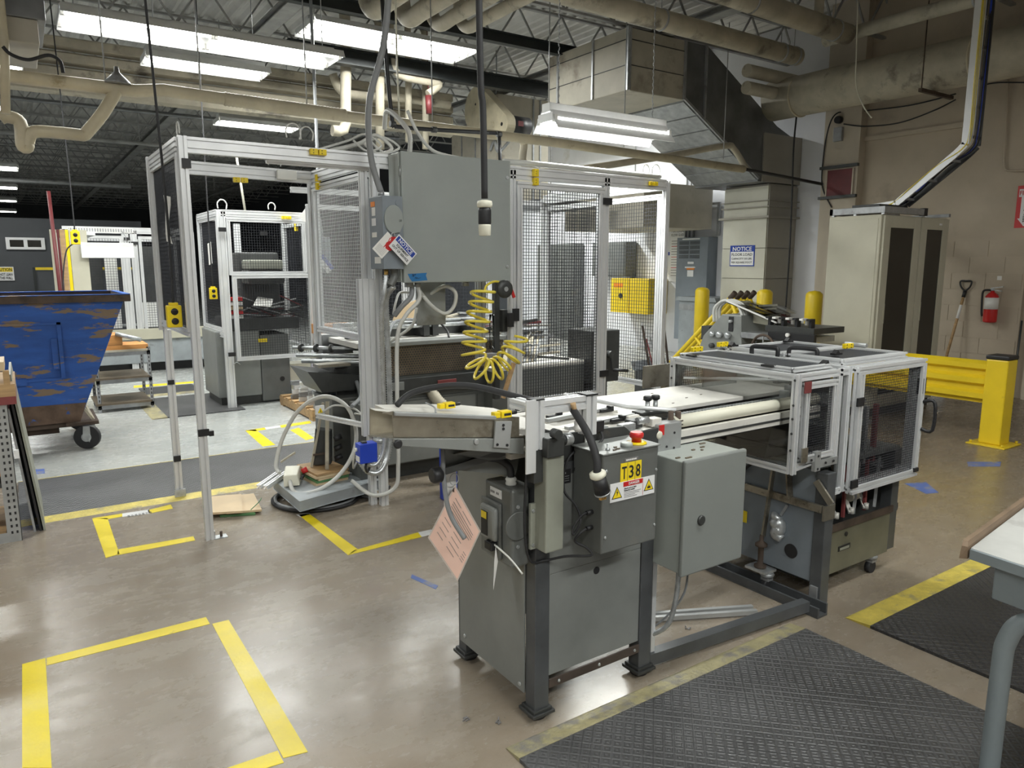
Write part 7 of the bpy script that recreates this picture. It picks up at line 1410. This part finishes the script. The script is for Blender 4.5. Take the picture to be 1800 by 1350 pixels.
M().prism([(5.42, 1.215), (4.76, 1.015), (4.76, 1.0), (5.42, 1.20)], 'x', oX+.03, oX+.05).build('guard_edge', 'paper', om); M().prism([(5.42, 1.20), (4.76, 1.0), (4.9, .95), (5.25, .98)], 'x', oX+.2, oX+.22).build('guard_side', 'cabinet_beige', om)
block(om, 'bed', 'galvanised', oX, oX+.5, 4.38, 5.18, .82, .88); block(om, 'feeder_table', 'machine_dark', oX-.02, oX+.5, 4.28, 4.85, .92, .98); block(om, 'feeder_beam', 'black', oX-.04, oX, 4.26, 4.8, .84, .92)
for k in range(7): M().box(oX+.02+.05*(k % 2), oX+.08+.05*(k % 2), 4.34+k*.08, 4.37+k*.08, .98+.02*(k % 2), 1.05).box(oX-.01, oX+.08, 4.34+k*.08, 4.38+k*.08, 1.05, 1.07).build('suction_clamp', 'paper' if k % 2 else 'black', om)
for k in range(6): M().bar((oX-.02, 4.4+k*.11, .80), (oX-.02, 4.5+k*.09, .70+.03*(k % 3)), .02).build('linkage', ('black', 'zinc', 'machine_dark')[k % 3], om)
hw = M().tube([(oX-.08, 4.82+.14*math.cos(k*.3142), .74+.14*math.sin(k*.3142)) for k in range(20)], .014, 8, closed=True).build('handwheel', 'rust', om)
for k in range(5): M().bar((oX-.08, 4.82, .74), (oX-.08, 4.82+.135*math.cos(k*1.2566+.3), .74+.135*math.sin(k*1.2566+.3)), .012).build('spoke', 'zinc', hw)
M().cyl((oX-.1, 4.82, .74), (oX, 4.82, .74), .03, 12).build('hub', 'zinc', hw); M().lathe([(.02, -.03), (.02, 0)], (oX-.04, 4.55, .9), 12, 'x').build('knob', 'paper', om)
for (y) in (4.35, 4.6): M().box(oX, oX+.04, y, y+.04, 0, .84).build('leg', 'galvanised', om)
# tray with upright rods
trr = T('rod_bin', 'grey open bin of upright steel rods behind the brown plate', 'bin', (5.6, 5.4, 0)); M().box(5.35, 5.75, 5.3, 5.6, .0, .50).build('stand', 'machine_dark', trr); M().prism([(5.34, .50), (5.76, .50), (5.80, .60), (5.30, .60)], 'y', 5.28, 5.30).prism([(5.34, .50), (5.76, .50), (5.80, .60), (5.30, .60)], 'y', 5.60, 5.62).build('bin_wall', 'grey_plate', trr)
for k in range(6): one(M().bar((5.42+k*.055, 5.45, .505), (5.34+k*.06, 5.50, (.98, .84, .85, .86, 1.02, 1.03)[k]), .022, .014), 'steel_rod', ('rust', 'maroon', 'galvanised', 'rust', 'machine_dark', 'brown_steel')[k], ('tall reddish', 'short maroon', 'short grey', 'short rusty', 'tall dark', 'tallest brown')[k]+' rod standing in the grey bin beyond the conveyor', 'rod')
# desk at right
dk_ = T('workbench', 'grey metal workbench with bent tube legs at the right edge', 'desk', (2.5, .55, 0)); zt_ = .85
M().add([(2.065, .855, zt_), (3.3, 1.02, zt_), (3.3, .2, zt_), (2.0, .2, zt_), (2.065, .855, zt_-.025), (3.3, 1.02, zt_-.025), (3.3, .2, zt_-.025), (2.0, .2, zt_-.025)], [(0, 3, 2, 1), (4, 5, 6, 7), (0, 1, 5, 4), (1, 2, 6, 5), (2, 3, 7, 6), (3, 0, 4, 7)]).build('top', 'desk_top', dk_, .004)
M().add([(2.062, .85, zt_-.001), (2.062, .85, zt_-.028), (1.998, .2, zt_-.028), (1.998, .2, zt_-.001), (2.052, .85, zt_-.001), (2.052, .85, zt_-.028), (1.988, .2, zt_-.028), (1.988, .2, zt_-.001)], [(0, 3, 2, 1), (4, 5, 6, 7), (0, 1, 5, 4), (1, 2, 6, 5), (2, 3, 7, 6), (3, 0, 4, 7)]).build('front_lip', 'desk_grey', dk_)
M().hexa([(2.03, .20, .72), (3.25, .20, .72), (3.25, .95, .72), (2.085, .80, .72)], [(2.03, .20, .825), (3.25, .20, .825), (3.25, .95, .825), (2.085, .80, .825)]).build('apron', 'desk_grey', dk_, .004)
M().add([(2.04, .87, zt_-.03), (3.3, 1.035, zt_-.03), (3.3, 1.02, zt_-.03), (2.055, .855, zt_-.03), (2.045, .868, zt_+.005), (2.06, .872, zt_+.018), (3.3, 1.035, zt_+.018), (3.3, 1.02, zt_+.018), (2.06, .86, zt_+.018), (2.05, .855, zt_+.005)], [(3, 2, 1, 0), (0, 1, 6, 5, 4), (3, 9, 8, 7, 2), (5, 6, 7, 8), (0, 4, 9, 3), (4, 5, 8, 9), (1, 2, 7, 6)]).build('wooden_edge', 'wood_worn', dk_)
M().tube(sp([(2.13, .25, .695), (2.13, .62, .695), (2.11, .72, .68), (2.095, .755, .62), (2.09, .76, .5), (2.09, .76, 0)], 6), .024, 16).build('leg', 'desk_grey', dk_); M().tube([(3.1, .74, 0), (3.1, .74, .72)], .024, 14).build('leg', 'desk_grey', dk_)
M().tube([(2.19, .25, .0), (2.19, .25, .72)], .024, 14).build('leg', 'desk_grey', dk_); M().tube([(3.1, .25, .0), (3.1, .25, .72)], .024, 14).build('leg', 'desk_grey', dk_)
M().box(2.21, 2.5, .55, .58, .60, .64).build('white_slat', 'sign_white', dk_)
# debris on the floor
for i, (px, py) in enumerate(((875, 1272), (820, 1264), (1115, 1120), (1208, 1105))):
    q = aZ(px, py); mm = M(); r4 = random.Random(i)
    for k in range(7): x = q[0]+r4.uniform(-.012, .012); y = q[1]+r4.uniform(-.012, .012); mm.bar((x, y, .002), (x+r4.uniform(-.015, .015), y+r4.uniform(-.015, .015), .006), .004, .003)
    tag(one(mm, 'debris', 'ink_grey', ('crumpled scrap on the floor left of the nearest machine foot', 'small scrap on the floor farther left of the nearest machine foot', 'small scrap on the floor behind the T38 front legs', 'scrap on the floor below the pale enclosure')[i], 'debris'), kind='stuff')
